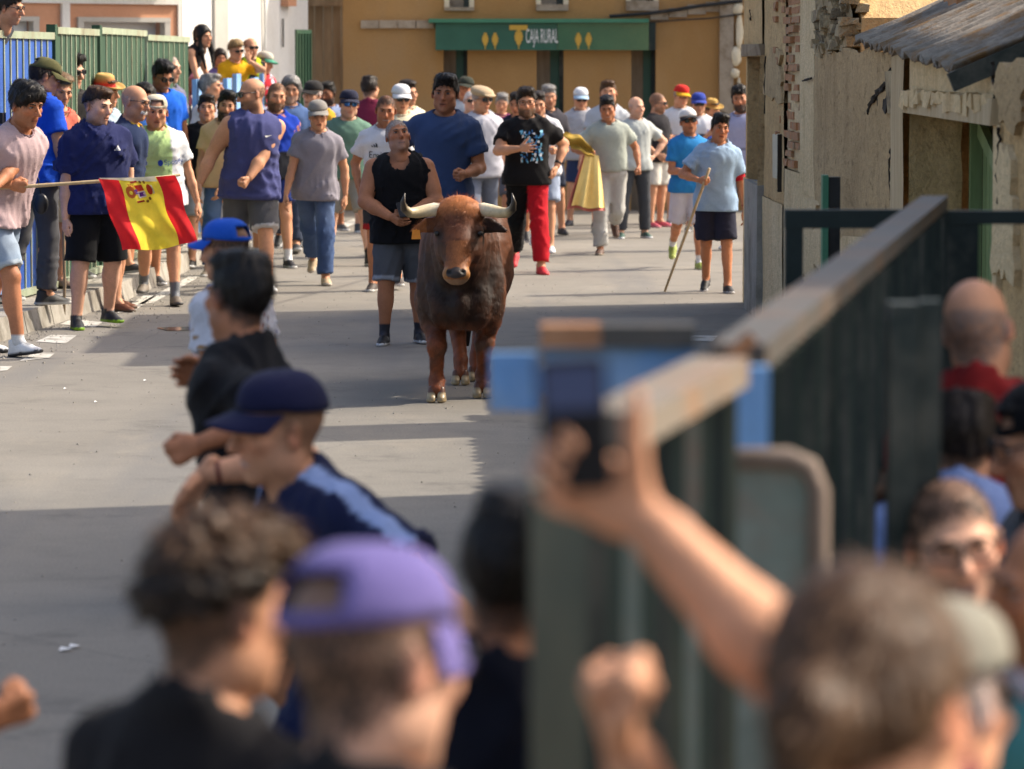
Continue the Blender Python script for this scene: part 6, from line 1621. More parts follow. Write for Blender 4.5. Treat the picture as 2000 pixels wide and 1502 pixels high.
p_lime = make_person('man in lime and white football shirt with a white visor cap', 306, 187, 33.6, 6, hyaw=10, hpitch=4, hair=('crop', 'salt'), hat=('cap_back', c(232, 222, 196), c(232, 222, 196)), skin=1, stubble=0.25, belly=0.05, facew=1.06, bulk=1.08,
    top=('tee', c(200, 232, 158), {'zones': [('x', 0.10, 0.4, c(235, 236, 240)), ('sleeve', -0.1, 1, c(236, 238, 240))], 'loose': 0.022}), bottom=('shorts', c(186, 190, 196), {'loose': 0.03, 'len': 0.95}),  # white side area paints the sunlit side of the shirt
    shoes=SH(c(132, 122, 110), c(90, 90, 90)), pose='walk', mod=dict(legs=((-22, 16, 3), (18, 8, 4)), arms=((-0.3, -0.1, 0.84), (0.32, -0.05, 0.82))), socks=(c(120, 124, 130), 0.11))
on_chest(p_lime, poly2d([(0.022 * math.cos(a), 0.026 * math.sin(a)) for a in [i * math.pi / 8 for i in range(16)]]), 0.0, -0.235, 'chest_badge', c(24, 66, 170))
on_chest(p_lime, text2d('Spotify', 0.062), 0.115, -0.235, 'chest_lettering', c(40, 80, 160))
make_person('dark-haired man in sunglasses and bright blue tee looking down', 318, 121, 39.4, 30, base=0.17, hyaw=35, hpitch=22, hair=('quiff', 'black'), glasses='sun', skin=2, top=('tee', c(30, 104, 224)), bottom=('shorts', c(70, 70, 80)), pose='rest', stubble=0.4, bulk=1.05)
make_person('grey-haired man in slate polo behind the blue tee', 330, 105, 41.6, 50, base=0.17, hyaw=60, hpitch=4, hair=('crop', 'grey'), skin=0, bulk=1.1, top=('polo', c(112, 112, 134)), bottom=('shorts', c(150, 60, 110)), pose='rest', arm=1.1)
make_person('woman with dark parted hair half hidden behind the bald man with moustache', 283, 164, 36.4, 20, hyaw=25, hair=('bob', 'black'), skin=2, female=True, top=('tee', c(60, 110, 190)), pose='stand')
p_boy = make_person('boy in black tee and grey shorts behind the flag', 404, 187, 39.6, 6, hyaw=4, hair=('short', 'dark'), skin=1, top=('tee', c(26, 26, 28)), bottom=('shorts', c(160, 162, 166), {'loose': 0.03, 'len': 0.95}),
    shoes=SH(c(40, 36, 34)), pose='walk', mod=dict(legs=((16, 20, 3), (-8, 8, 3)), arms=((-0.27, -0.05, 0.82), (0.25, -0.1, 0.84)), lean=0))
on_chest(p_boy, text2d('ellesse', 0.08), 0.03, -0.22, 'chest_lettering', (0.75, 0.75, 0.75))
make_person('bearded dark-haired man in beige tee and blue jeans', 443, 180, 38.2, -4, hyaw=6, hair=('quiff', 'black'), beard=('full', 'black'), skin=1, top=('tee', c(220, 180, 134, 0.95), {'fold': 0.013}), bottom=('jeans', c(72, 98, 138), {'fade': c(122, 146, 178)}),
    shoes=SH(c(120, 110, 96)), pose='rest', mod=dict(arms=((-0.24, -0.12, 0.86), (0.06, -0.22, 0.86))))
p_tank = make_person('bald man in sunglasses and purple blue sleeveless shirt with white trainers', 492, 156, 35.4, 6, hyaw=-62, hpitch=6, hair=('bald', 'dark'), glasses='sun', skin=1, stubble=0.75, bulk=1.12, arm=1.28, wide=1.18,
    top=('vest', c(80, 84, 134), {'loose': 0.022, 'fold': 0.017, 'hem': -0.16}), bottom=('shorts', c(98, 98, 102), {'loose': 0.038, 'len': 0.92, 'hemc': c(215, 215, 220), 'hemw': 0.035}), shoes=SH((0.75, 0.75, 0.76), (0.7, 0.7, 0.7), lace=(0.8, 0.8, 0.8)),
    pose='walk', mod=dict(legs=((-18, 40, 3), (22, 4, 4)), arms=((-0.36, -0.04, 0.86), (-0.02, -0.24, 1.02)), hands=('relax', 'fist'), lean=0), socks=((0.6, 0.6, 0.6), 0.05))
on_chest(p_tank, TICK, 0.085, -0.15, 'chest_logo', (0.8, 0.8, 0.8))
make_person('bearded young man in royal blue shirt with orange print and navy shorts', 541, 161, 39.8, 10, hyaw=14, hpitch=6, hair=('crop', 'brown'), beard=('full', 'brown'), skin=1, top=('tee', c(34, 70, 190), {'zones': [('blotch', 26, 0.75, c(226, 150, 90)), ('z', -0.6, -0.34, c(40, 42, 50))], 'collar': c(30, 60, 170)}), bottom=('shorts', c(42, 58, 122), {'len': 0.7, 'loose': 0.03}),
    shoes=SH(c(40, 40, 44)), pose='walk2', mod=dict(legs=((-6, 8, 3), (12, 6, 3))), socks=((0.7, 0.7, 0.7), 0.09))
make_person('older man with swept grey hair and stubble in faded blue shirt', 568, 149, 43.0, 0, hyaw=6, hair=('bob', 'salt', 'grey'), skin=1, stubble=0.5, beardc='grey', smile=True, top=('tee', c(84, 110, 158), {'fold': 0.016}), bottom=('jeans', c(70, 80, 100)), pose='stand')
make_person('red-faced man in black cap behind the grey polo', 611, 159, 44.2, -20, hyaw=-35, hat=('cap', c(52, 50, 50)), hair=('crop', 'grey'), skin=0, tone=0.9, top=('polo', c(226, 176, 60)), bottom=('jeans', c(60, 66, 80)), pose='stand', jowl=True)
make_person('dark bearded man in pale blue shirt far behind the black cap', 640, 161, 48.5, 20, hyaw=-20, hair=('short', 'black'), beard=('full', 'black'), skin=3, top=('tee', c(150, 165, 200)), pose='stand')
make_person('older man in grey cap and grey polo with blue jeans and tan shoes', 622, 197, 36.7, 0, hyaw=6, hpitch=10, hat=('cap', c(150, 146, 140)), hair=('crop', 'grey'), skin=1, tone=0.95, top=('polo', c(150, 146, 156), {'fold': 0.013, 'hem': -0.13}), bottom=('jeans', c(74, 96, 138), {'fade': c(122, 142, 176), 'loose': 0.028, 'fold': 0.014}),
    shoes=SH(c(196, 172, 138), (0.5, 0.46, 0.4), 'low'), pose='walk', mod=dict(legs=((-26, 26, -4), (14, 4, 1)), arms=((-0.30, -0.14, 0.82), (0.32, 0.06, 0.84))))
make_person('man in green tee, navy cap and blue mirrored sunglasses', 682, 177, 40.2, 4, hyaw=12, hpitch=4, hat=('cap', c(44, 46, 66)), hair=('crop', 'dark'), glasses='blue', skin=0, smile=True, belly=0.05, bulk=1.08, belt=(0.02, 0.02, 0.02), top=('tee', c(112, 146, 128), {'hem': -0.06}), bottom=('shorts', c(176, 174, 166), {'loose': 0.03, 'denim': 1}),
    shoes=SH(c(28, 28, 30)), pose='walk', mod=dict(legs=((-14, 8, 9), (14, 6, 10)), arms=((-0.3, 0.02, 0.84), (0.3, -0.02, 0.84))), socks=((0.02, 0.02, 0.02), 0.09))
make_person('person in maroon shirt seen from behind near the ochre wall', 722, 150, 48.0, 170, hyaw=150, hair=('short', 'dark'), skin=1, top=('tee', c(122, 40, 66)), bottom=('shorts', c(50, 50, 60)), pose='hips')
p_emi = make_person('smiling man in white football shirt with black shoulder stripes', 754, 186, 35.6, 0, hyaw=4, hair=('crop', 'dark'), skin=2, smile=True, stubble=0.35, top=('tee', c(236, 236, 242), {'fold': 0.012, 'zones': [('shoulder', 0.012, 0, c(40, 40, 50))]}), bottom=('shorts', c(62, 62, 66), {'hemc': c(180, 40, 44), 'hemw': 0.09}),
    shoes=SH(c(70, 60, 55)), pose='walk2', mod=dict(legs=((6, 6, 2), (-10, 14, 2)), arms=((-0.24, -0.14, 0.98), (0.25, -0.1, 0.9))))
on_chest(p_emi, THREE_BARS, -0.055, -0.135, 'chest_logo', (0.02, 0.02, 0.02))
on_chest(p_emi, text2d('Emirates', 0.085), 0.03, -0.225, 'chest_lettering', (0.03, 0.03, 0.03))
make_person('man in plain white cap and sunglasses behind the white football shirt', 783, 166, 42.0, 10, hyaw=16, hat=('cap', c(238, 238, 240)), hair=('crop', 'grey'), glasses='sun', skin=1, top=('tee', c(240, 232, 200)), pose='stand')
make_person('dark-haired man in cream shirt far behind the white cap', 797, 158, 46.0, 30, hyaw=40, hair=('short', 'dark'), skin=1, top=('tee', c(236, 228, 200)), pose='stand')
# ---- around the bull
p_phone = make_person('grey-haired man in black tank top holding a phone beside the bull', 777, 233, 28.8, 4, hyaw=14, hpitch=-16, hair=('crop', 'grey'), skin=2, tone=0.85, stubble=0.4, beardc='grey', bulk=1.2, arm=1.36, belly=0.03, wide=1.2,
    top=('tank', c(24, 24, 27), {'hem': -0.15, 'fold': 0.012}), bottom=('shorts', c(96, 98, 104), {'denim': 1, 'loose': 0.03, 'len': 0.98, 'hemc': c(168, 172, 182), 'hemw': 0.07}), shoes=SH(c(30, 30, 32), (0.65, 0.65, 0.65)),
    pose='belly', mod=dict(legs=((8, 12, 5), (-6, 8, 6)), arms=((-0.06, -0.25, 1.075), (0.06, -0.26, 1.08)), hands=('relax', 'grip'), toe=10, lean=-2, poles=((-1, 0.3, -0.25), (1, 0.3, -0.25))), socks=((0.03, 0.03, 0.04), 0.09))
make_person('tall dark-haired man in dark blue tee running behind the bull', 870, 148, 32.2, 2, hyaw=-8, hpitch=2, hair=('quiff', 'black'), skin=2, tone=0.9, wide=1.1, bulk=1.06, arm=1.16, top=('tee', c(66, 84, 122), {'fold': 0.012, 'loose': 0.02}), bottom=('shorts', c(140, 140, 140)), shoes=SH(BLACK),
    pose='run', mod=dict(legs=((-18, 44, 2), (10, 6, 2)), arms=((-0.3, 0.02, 1.05), (0.22, -0.24, 1.13)), lean=3))
make_person('man in beige flat cap and pale grey tee with grey jeans', 940, 168, 42.2, 10, hyaw=40, hpitch=6, hat=('flat', c(196, 172, 140)), hair=('crop', 'grey'), glasses='sun', skin=1, belly=0.05, bulk=1.08, top=('tee', c(196, 196, 206), {'loose': 0.024, 'hem': -0.12}), bottom=('jeans', c(128, 136, 154)), shoes=SH(GREY), pose='walk', mod=dict(arms=((-0.28, 0, 0.86), (0.28, -0.05, 0.86))))
make_person('man in dark cap in the shade of the left doorway', 909, 151, 51.5, -10, hyaw=-20, hat=('cap', c(62, 66, 58)), hair=('crop', 'dark'), skin=2, top=('tee', c(190, 200, 210)), pose='stand')
make_person('white-haired man in sunglasses peeking behind the flat cap', 920, 177, 48.0, 0, hyaw=10, hair=('crop', 'white'), glasses='sun', skin=0, top=('tee', c(60, 60, 70)), pose='stand')
make_person('grey-haired woman in plum top far back by the ochre wall', 980, 183, 51.0, 0, hyaw=0, hair=('short', 'grey'), skin=1, female=True, top=('tee', c(130, 50, 110)), pose='stand')
p_art = make_person('bearded man in glasses, black tee with blue print, one red and one black trouser leg', 1028, 173, 38.6, 4, hyaw=2, hpitch=4, hair=('quiff', 'dark'), beard=('full', 'brown'), glasses='clear', skin=1, bulk=1.1, arm=1.15,
    top=('tee', c(26, 25, 27), {'fold': 0.011, 'loose': 0.02}), bottom=('trousers', c(196, 28, 42), {'left': c(20, 20, 22), 'loose': 0.03, 'fold': 0.016, 'leg': 0.9}), shoes=SH(c(226, 56, 66), c(226, 70, 76)),
    pose='run', mod=dict(legs=((-14, 34, 1), (12, 4, 2)), arms=((-0.02, -0.27, 1.20), (0.30, 0.02, 1.02)), hands=('open', 'relax'), lean=2, poles=((-1, 0.2, -0.6), (0.8, 0.6, -0.3))))
r2 = np.random.default_rng(5); cells = []
for i in range(90):
    x_, y_ = r2.uniform(-0.10, 0.10), r2.uniform(-0.145, 0.145); w_, h_ = r2.uniform(0.006, 0.022), r2.uniform(0.008, 0.03); a_ = r2.uniform(0, 3)
    cells.append(([(x_ + w_ * math.cos(a_ + k) * (1, 0.5, 0.8, 0.4, 1)[j], y_ + h_ * math.sin(a_ + k) * (1, 0.6, 0.9, 0.5, 0.8)[j]) for j, k in enumerate((0, 1.2, 2.5, 3.8, 5.0))], i % 4))
for k, col_ in enumerate((c(70, 160, 215), c(40, 110, 180), c(225, 232, 240), c(120, 195, 230))):
    on_chest(p_art, poly2d(*[p for p, j in cells if j == k]), 0.06, -0.25 + 0.001 * k, 'shirt_print', col_)['kind'] = 'stuff'
make_person('dark-haired man in white shirt and white shoes right behind the red trousers', 1050, 180, 43.0, -4, hyaw=6, hair=('short', 'dark'), skin=1, stubble=0.4, top=('tee', c(232, 232, 238)), bottom=('shorts', c(176, 190, 215), {'loose': 0.03}), shoes=SH((0.75, 0.75, 0.75), (0.7, 0.7, 0.7)), pose='run', mod=dict(legs=((-14, 40, 2), (16, 8, 2))))
make_person('dark-haired man hidden behind the bearded man in glasses', 1011, 181, 45.0, 0, hyaw=-20, hair=('short', 'black'), skin=2, top=('tee', c(40, 42, 60)), pose='stand')
make_person('smiling grey-haired man in charcoal tee before the middle doorway', 1072, 167, 47.2, 6, hyaw=10, hair=('short', 'grey'), skin=1, smile=True, top=('tee', c(66, 64, 72)), bottom=('shorts', c(60, 66, 84)), shoes=SH(c(30, 34, 44), DSOLE), pose='stand', bulk=1.05)
make_person('man in white and pale blue cap, grey tee and navy shorts', 1134, 172, 50.0, -6, hyaw=6, hat=('cap', c(238, 240, 244), c(170, 200, 226)), hair=('crop', 'grey'), glasses='sun', skin=1, belly=0.05, bulk=1.08, top=('tee', c(188, 188, 194), {'loose': 0.024}), bottom=('shorts', c(52, 66, 100)), shoes=SH(c(44, 48, 64), DSOLE), pose='hips')
make_person('tall brown-haired man in light grey tee behind the cape holder', 1188, 159, 47.0, 0, hyaw=0, hair=('short', 'brown'), skin=1, bulk=1.12, stubble=0.4, top=('tee', c(196, 200, 206)), bottom=('shorts', c(70, 76, 84)), pose='stand', shoes=SH(BLACK))
p_cape = make_person('dark-haired man in grey green polo and stone trousers running with a cape', 1186, 188, 42.4, 2, wpx={0: (1146, 300, 42.1, (-1, 0.3, -0.6))}, hyaw=-4, hpitch=14, hair=('short', 'black'), skin=2, tone=0.9, belly=0.03, belt=c(66, 44, 34), top=('polo', c(176, 182, 172), {'hem': -0.02}), bottom=('trousers', c(196, 194, 188), {'loose': 0.026, 'fold': 0.014}), shoes=SH(c(96, 70, 58), (0.25, 0.2, 0.15), 'low'),
    pose='run', mod=dict(legs=((4, 6, 2), (-6, 66, 1)), arms=((-0.22, -0.20, 1.10), (0.34, -0.04, 0.98)), hands=('fist', 'fist'), lean=6))
make_person('bald smiling man in pale grey tee right of the cape holder', 1243, 191, 46.4, 10, hyaw=34, hair=('bald', 'grey'), skin=0, smile=True, top=('tee', c(196, 200, 196)), bottom=('trousers', c(74, 76, 80)), shoes=SH(c(60, 90, 80), (0.75, 0.75, 0.75)), pose='stand', bulk=1.05)
make_person('cropped-haired man in black tee and white shorts with red shoes', 1285, 183, 49.6, 50, hyaw=74, hair=('buzz', 'dark'), glasses='sun', skin=1, stubble=0.6, bulk=1.12, arm=1.15, top=('tee', c(46, 44, 48)), bottom=('shorts', c(232, 226, 214), {'loose': 0.034}), shoes=SH(c(200, 84, 100), c(226, 150, 160), 'low'), pose='stand', mod=dict(arms=((-0.2, -0.12, 0.92), (0.2, -0.12, 0.92))))
make_person('man in red cap with yellow peak and white shirt', 1330, 167, 50.5, 10, hyaw=24, hpitch=10, hat=('cap', c(214, 48, 44), c(240, 180, 40)), hair=('crop', 'grey'), glasses='clear', skin=1, top=('tee', c(238, 238, 240)), bottom=('shorts', c(60, 60, 70)), pose='crossed', shoes=SH(NAVY))
make_person('man in blue cap and dark glasses with white and navy shirt', 1364, 182, 48.4, 0, hyaw=4, hpitch=6, hat=('cap', c(58, 76, 166)), hair=('crop', 'dark'), glasses='sun', skin=1, top=('tee', c(236, 236, 242), {'zones': [('z', -0.9, -0.21, c(46, 48, 70)), ('sleeve', 0.3, 1, c(50, 90, 200))]}), bottom=('shorts', c(60, 60, 70)), pose='crossed')
make_person('person in straw sun hat between the blue cap and the corner wall', 1391, 194, 50.8, 30, hyaw=40, hpitch=10, hat=('straw', c(214, 172, 96), c(180, 130, 70)), hair=('short', 'dark'), skin=1, top=('tee', c(90, 90, 100)), pose='stand')
make_person('man in white cap and sunglasses with bright blue tee and white shorts', 1345, 214, 39.4, 4, hyaw=8, hpitch=-4, hat=('cap', c(240, 238, 236), c(40, 40, 44)), hair=('crop', 'dark'), glasses='sun', skin=2, stubble=0.4, top=('tee', c(52, 140, 208), {'fold': 0.012}), bottom=('shorts', c(222, 218, 226), {'loose': 0.03, 'len': 0.95}), shoes=SH(c(170, 186, 90), (0.6, 0.62, 0.3)),
    pose='walk', mod=dict(legs=((-12, 40, 2), (6, 4, 2)), arms=((-0.16, -0.25, 1.12), (0.3, 0, 0.86))), socks=((0.7, 0.7, 0.7), 0.07))
p_stick = make_person('young man in pale blue polo with red arm band walking with a long cane', 1406, 224, 35.4, -2, wpx={0: (1366, 352, 35.15, (-1, 0.3, -0.6))}, hyaw=12, hpitch=4, hroll=6, hair=('quiff', 'black'), skin=2, facew=0.95, top=('polo', c(160, 190, 224), {'fold': 0.012, 'loose': 0.022, 'hem': -0.14, 'sleeve': 0.68}), bottom=('shorts', c(44, 46, 64), {'loose': 0.032, 'len': 0.92}), shoes=SH(c(26, 27, 30), (0.45, 0.45, 0.47)),
    pose='walk', mod=dict(legs=((2, 34, 1), (8, 4, 2)), arms=((-0.13, -0.24, 1.13), (0.31, 0.03, 0.82)), hands=('fist', 'relax'), lean=3, poles=((-1, 0.3, -0.5), (0.5, 0.7, -0.5))))
make_person('bearded man in lilac grey shirt half behind the adobe corner', 1445, 170, 43.5, -10, hyaw=-6, hair=('curly', 'black'), beard=('full', 'black'), skin=2, top=('tee', c(178, 178, 208), {'zones': [('z', -0.36, -0.34, c(120, 120, 140))]}), bottom=('jeans', c(110, 112, 120)), pose='stand', shoes=SH((0.6, 0.6, 0.6)))
# ---- on the raised terrace behind the blue barrier
TB = 0.86
make_person('long-haired woman in black halter top leaning over the blue barrier', 398, 50, 46.6, 82, hyaw=48, hpitch=8, base=TB, hair=('long', 'black'), skin=1, female=True, top=('vest', c(40, 34, 36), {'hem': 0.06, 'neck': 0.085, 'fold': 0.006}), bottom=('shorts', c(60, 64, 80)), pose='rest', group='people on the terrace', scale=0.98, fitz=True,
    mod=dict(lean=44, arms=((-0.22, -0.42, 0.72), (0.16, -0.46, 0.72)), abs=True))
make_person('person with short black hair behind the long-haired woman', 354, 80, 49.0, 160, hyaw=150, base=TB, hair=('short', 'black'), skin=3, top=('tee', c(200, 120, 130)), pose='stand', group='people on the terrace', scale=0.9, fitz=True)
make_person('blond person in mustard tee shading the face with one hand', 461, 80, 48.0, 30, hyaw=36, hpitch=8, base=TB, hair=('curly', 'fair', 'blond'), skin=1, top=('tee', c(240, 176, 30)), bottom=('shorts', c(90, 90, 100)), pose='rest', group='people on the terrace', fitz=True, scale=0.92, glasses='sun',
    mod=dict(lean=12, arms=((-0.2, -0.26, 1.0), (0.06, -0.24, 1.52)), hands=('relax', 'open'), palms=(None, (0, 1, 0)), bend=((0, 0, 0), (-0.3, -0.1, 1))))
make_person('dark-haired woman half hidden between long hair and mustard tee', 430, 96, 49.0, 20, hyaw=20, base=TB, hair=('bob', 'dark'), skin=2, female=True, top=('tee', c(120, 100, 150)), pose='stand', group='people on the terrace', fitz=True, scale=0.86)
make_person('balding man in sunglasses with yellow safety straps', 490, 74, 49.4, 20, hyaw=28, hpitch=4, base=TB, hair=('receding', 'dark'), glasses='sun', skin=1, stubble=0.5, top=('vest', c(40, 42, 44), {'zones': [('x', -0.12, -0.05, c(216, 236, 40)), ('x', 0.05, 0.12, c(216, 236, 40))]}), pose='stand', group='people on the terrace', fitz=True, scale=0.95)
make_person('man in stone cap with green peak and red striped shirt', 517, 102, 49.6, 60, hyaw=66, hpitch=14, base=TB * 0.2, hat=('cap', c(206, 200, 184), c(90, 170, 140)), hair=('crop', 'salt'), skin=1, top=('tee', c(206, 50, 62), {'zones': [('blotch', 30, 0.3, c(230, 230, 240)), ('blotch', 21, 0.9, c(60, 60, 150))]}), pose='stand', fitz=True, scale=1.0)
make_person('grey-haired man in profile below the long-haired woman', 412, 146, 43.4, 70, hyaw=76, hair=('short', 'grey'), skin=1, top=('tee', c(200, 200, 205)), pose='stand')
make_person('man in thin glasses peering over the blue gate at top left', 18, -18, 31.2, 70, hyaw=72, hpitch=12, base=0.9, hair=('short', 'dark'), glasses='clear', skin=1, facew=0.92, top=('tee', c(70, 74, 84)), pose='rest', group='people on the terrace', fitz=True, scale=1.0, mod=dict(lean=58))
# ---- runners and spectators between viewer and bull
G2 = 'people in the foreground'
p_rc = make_person('man in royal blue cap and white patterned shirt running away', 440, 431, 15.0, -128, hyaw=-118, hpitch=4, group=G2, hair=('crop', 'dark'), hat=('cap', c(40, 98, 214), c(40, 98, 214), c(40, 98, 214), 1), skin=1, bulk=1.05,
    top=('tee', c(226, 226, 236), {'zones': [('blotch', 70, 0.92, c(150, 60, 70)), ('blotch', 61, 0.95, c(60, 70, 150)), ('blotch', 83, 1.0, c(170, 130, 80))], 'fold': 0.013}), bottom=('shorts', c(70, 74, 84)), pose='walk', mod=dict(lean=2, roll=0, arms=((-0.22, 0.06, 0.82), (0.22, 0.06, 0.82))))
p_run = make_person('close-cropped runner in black tee with a black watch glancing back', 462, 500, 10.4, -106, hyaw=-140, hpitch=4, group=G2, hair=('short', 'black'), skin=2, top=('tee', c(30, 30, 34), {'fold': 0.012, 'collar': c(110, 110, 114)}), bottom=('shorts', c(30, 30, 34)), shoes=SH(BLACK), res=0.013,
    pose='run', mod=dict(lean=5, legs=((22, 20, 2), (-14, 16, 2)), hands=('relax', 'fist')), wpx={0: (404, 738, 10.7, (1, 0.2, -0.15)), 1: (392, 866, 10.1, (1, -0.2, 0.15))})
p_nc = make_person('man in navy cap and navy shirt with pale blue shoulder stripe', 545, 731, 9.5, -46, hyaw=-68, hpitch=6, group=G2, hat=('cap', c(36, 38, 70)), hair=('buzz', 'brown'), skin=1, bulk=1.1, wide=1.12, arm=1.1, headdepth=True,
    top=('tee', c(34, 40, 74), {'loose': 0.022, 'zones': [('shoulder', 0.026, 0, c(160, 180, 226))], 'fold': 0.011, 'sleeve': 0.75}), bottom=('shorts', c(36, 40, 60)), res=0.013, scale=1.0, fitz=True,
    pose='run', mod=dict(lean=24, roll=-14, hands=('relax', 'relax')), wpx={0: (400, 925, 9.9, (1, 0.5, 0.4)), 1: (960, 1290, 9.1, (0.9, -0.4, 0.2))}, bendw={0: (-0.55, -0.1, -0.8)})
p_cu = make_person('man with curly brown top hair and faded sides in dark tee at lower left', 420, 1030, 4.85, 150, hyaw=128, hpitch=4, group=G2, hair=('curly', 'dark', 'brown'), skin=1, tone=0.95, facew=0.98, top=('tee', c(34, 32, 34)), pose='stand', res=0.017, stubble=0.3)
p_pu = make_person('man in lilac purple cap and glasses at bottom centre', 722, 1090, 4.05, 150, hyaw=134, hpitch=8, brimdrop=0.04, group=G2, hat=('cap', c(114, 104, 164), c(114, 104, 164), c(114, 104, 164), 1), hair=('crop', 'dark'), glasses='clear', skin=0, tone=0.95, facew=1.02, bulk=1.05, top=('tee', c(30, 30, 33)), pose='stand', res=0.017)
make_person('dark-haired person in black shirt close to the end of the near fence', 1016, 966, 5.3, 150, hyaw=150, group=G2, hair=('short', 'black'), skin=2, top=('tee', c(26, 28, 40)), pose='stand', res=0.017)
p_left = make_person('walker whose hand swings in at the left edge', -330, 960, 6.6, 20, wpx={1: (-38, 1408, 6.5, (-1, 0.3, -0.1))}, group=G2, hair=('short', 'dark'), skin=2, tone=0.8, top=('tee', c(60, 60, 66)), pose='walk', scale=1.0, fitz=True, mod=dict(arms=((-0.3, 0.1, 0.9), (0.27, -0.22, 1.06)), hands=('relax', 'fist'), lean=6), shoes=SH(BLACK))
# ---- behind the right-hand fence
p_arm = make_person('brown-haired person with tied hair raising a phone at lower right', 1715, 1148, 3.42, 172, hyaw=150, hpitch=10, group=G2, hair=('tied', 'brown', 'brown'), skin=1, arm=1.12, top=('tee', c(120, 60, 66)), pose='stand', res=0.017, headscale=1.12,
    mod=dict(hands=('hold', 'fist'), twist=38, bend=((0.85, 0.0, 0.55), (0, 0, 0)), palms=((0, 1, 0), None)), wpx={0: (1204, 946, 3.66, (1, -0.25, 0.05)), 1: (1228, 1470, 3.55, (0.4, -0.2, -1))})
make_person('person in beige cap just beyond the tied brown hair', 1850, 1200, 4.3, 150, hyaw=140, hpitch=6, group=G2, hat=('cap', c(150, 146, 132), c(60, 62, 80)), hair=('crop', 'grey'), skin=1, top=('tee', c(170, 166, 158)), pose='stand', res=0.017)
make_person('white-haired man in teal shirt at the right edge', 2050, 1005, 5.6, -60, hyaw=-70, group=G2, hair=('receding', 'white'), skin=2, tone=0.9, top=('tee', c(90, 160, 160)), pose='stand', res=0.017)
make_person('balding man with glasses facing the viewer behind the fence', 1850, 922, 7.2, 2, hyaw=4, hpitch=6, hroll=-6, group=G2, hair=('crop', 'dark'), glasses='clear', skin=0, tone=1.1, smile=True, stubble=0.5, facew=1.04, top=('tee', c(150, 170, 220)), pose='crouch', mod=dict(legs=((68, 112, 8), (60, 108, 8))), res=0.016)
make_person('stooping person in pale blue shirt behind the green upright', 1880, 772, 8.8, 170, hyaw=175, hpitch=12, group=G2, hair=('short', 'dark'), skin=1, top=('tee', c(150, 172, 226), {'loose': 0.03}), bulk=1.15, pose='crouch', res=0.017, fitz=True, mod=dict(legs=((40, 68, 8), (34, 66, 8)), lean=22))
make_person('person in black cap and glasses in profile at the right edge', 2038, 742, 8.4, -75, hyaw=-84, group=G2, hat=('cap_back', c(22, 22, 26)), hair=('short', 'black'), glasses='clear', skin=1, tone=0.9, top=('tee', c(110, 112, 116)), pose='stand', res=0.017, scale=1.0, fitz=True)
make_person('bald man with grey fringe in red shirt seen from behind', 1918, 556, 9.0, 165, hyaw=160, group=G2, hair=('bald', 'salt'), skin=1, tone=0.95, jowl=True, top=('polo', c(150, 40, 40), {'collar': c(160, 46, 44), 'loose': 0.022}), bottom=('trousers', c(40, 34, 40)), pose='stand')
make_person('dark-haired woman glimpsed between the dark green uprights', 1690, 930, 8.9, 0, hyaw=-20, group=G2, hair=('short', 'brown'), skin=1, tone=0.85, female=True, top=('tee', c(110, 70, 70)), pose='stand', res=0.017, scale=0.86, fitz=True)

# ================================================================ things held and carried
def W_(pr, local):      # a point of a person in the place
    root, J, S, P, sh = pr
    q = rot('Z', P['yaw']) @ (np.asarray(local, float) * S); return Vector(q) + root.location
def hand_of(pr, i):
    root, J, S, P, sh = pr; d = nrm(J['wr'][i] - J['el'][i]); return W_(pr, J['wr'][i] + d * 0.075)
# flag on a stick
hp = hand_of(p_pink, 0); YF = hp.y
A, B = at(60, 356, YF), at(352, 343, YF + 0.15)
d = (B - A).normalized()
m = MB(); pts = [hp - d * 0.25] + [hp.lerp(B, t) + Vector((0, 0, 0.006 * math.sin(t * 21))) for t in (0, 0.15, 0.3, 0.45, 0.6, 0.8, 1.0)]
m.tube(pts, [0.014, 0.013, 0.014, 0.012, 0.013, 0.011, 0.011, 0.009], 8)
tag(m.build('flag_pole', 'pale_wood', smooth=True), 'knobbly pale wooden stick carrying the red and yellow flag', 'pole')
fl = empty('flag', (at(192, 350, YF).x, YF, 1.0), 'red and yellow striped flag with a coat of arms hanging from the stick', 'flag')
TL, TR, BR, BL = at(192, 349, YF), at(342, 342, YF + 0.12), at(386, 476, YF + 0.30), at(238, 492, YF - 0.05)
def flag_pt(u, v, o=0.0):
    p = TL.lerp(TR, u).lerp(BL.lerp(BR, u), v)
    p = p + Vector((0, 0, -0.03 * math.sin(u * math.pi) * (1 - v) * 0.3))
    w = 0.045 * max(v, 0.0) ** 0.6 * math.sin(u * 9 + v * 3.5) + 0.022 * math.sin(u * 17 - v * 6) * (0.3 + v) + 0.012 * math.sin(v * 13 + u * 5)
    return p + Vector((0.010 * math.sin(v * 9), w - o, 0.014 * math.sin(u * 8 + 1) * v))
NU, NV = 72, 60; V_, K_ = [], []
RED, YEL = np.array(c(222, 44, 50, 1.0)), np.array(c(252, 224, 72, 1.0))
for j in range(NV + 1):
    for i in range(NU + 1): V_.append(tuple(flag_pt(i / NU, j / NV)))
V_ = np.array(V_) - np.array(fl.location)
Q_ = np.array([(j * (NU + 1) + i, j * (NU + 1) + i + 1, (j + 1) * (NU + 1) + i + 1, (j + 1) * (NU + 1) + i) for j in range(NV) for i in range(NU)])
bands = [('red_band', 0, 18, RED), ('yellow_band', 18, 54, YEL), ('red_band', 54, 72, RED)]
for nm, a, b, k in bands:
    sel = Q_[(Q_[:, 0] % (NU + 1) >= a) & (Q_[:, 0] % (NU + 1) < b)]; used, inv = np.unique(sel, return_inverse=True)
    link_obj(nm, mesh_np(nm, V_[used], inv.reshape(sel.shape), 'flag_cloth', k), fl)
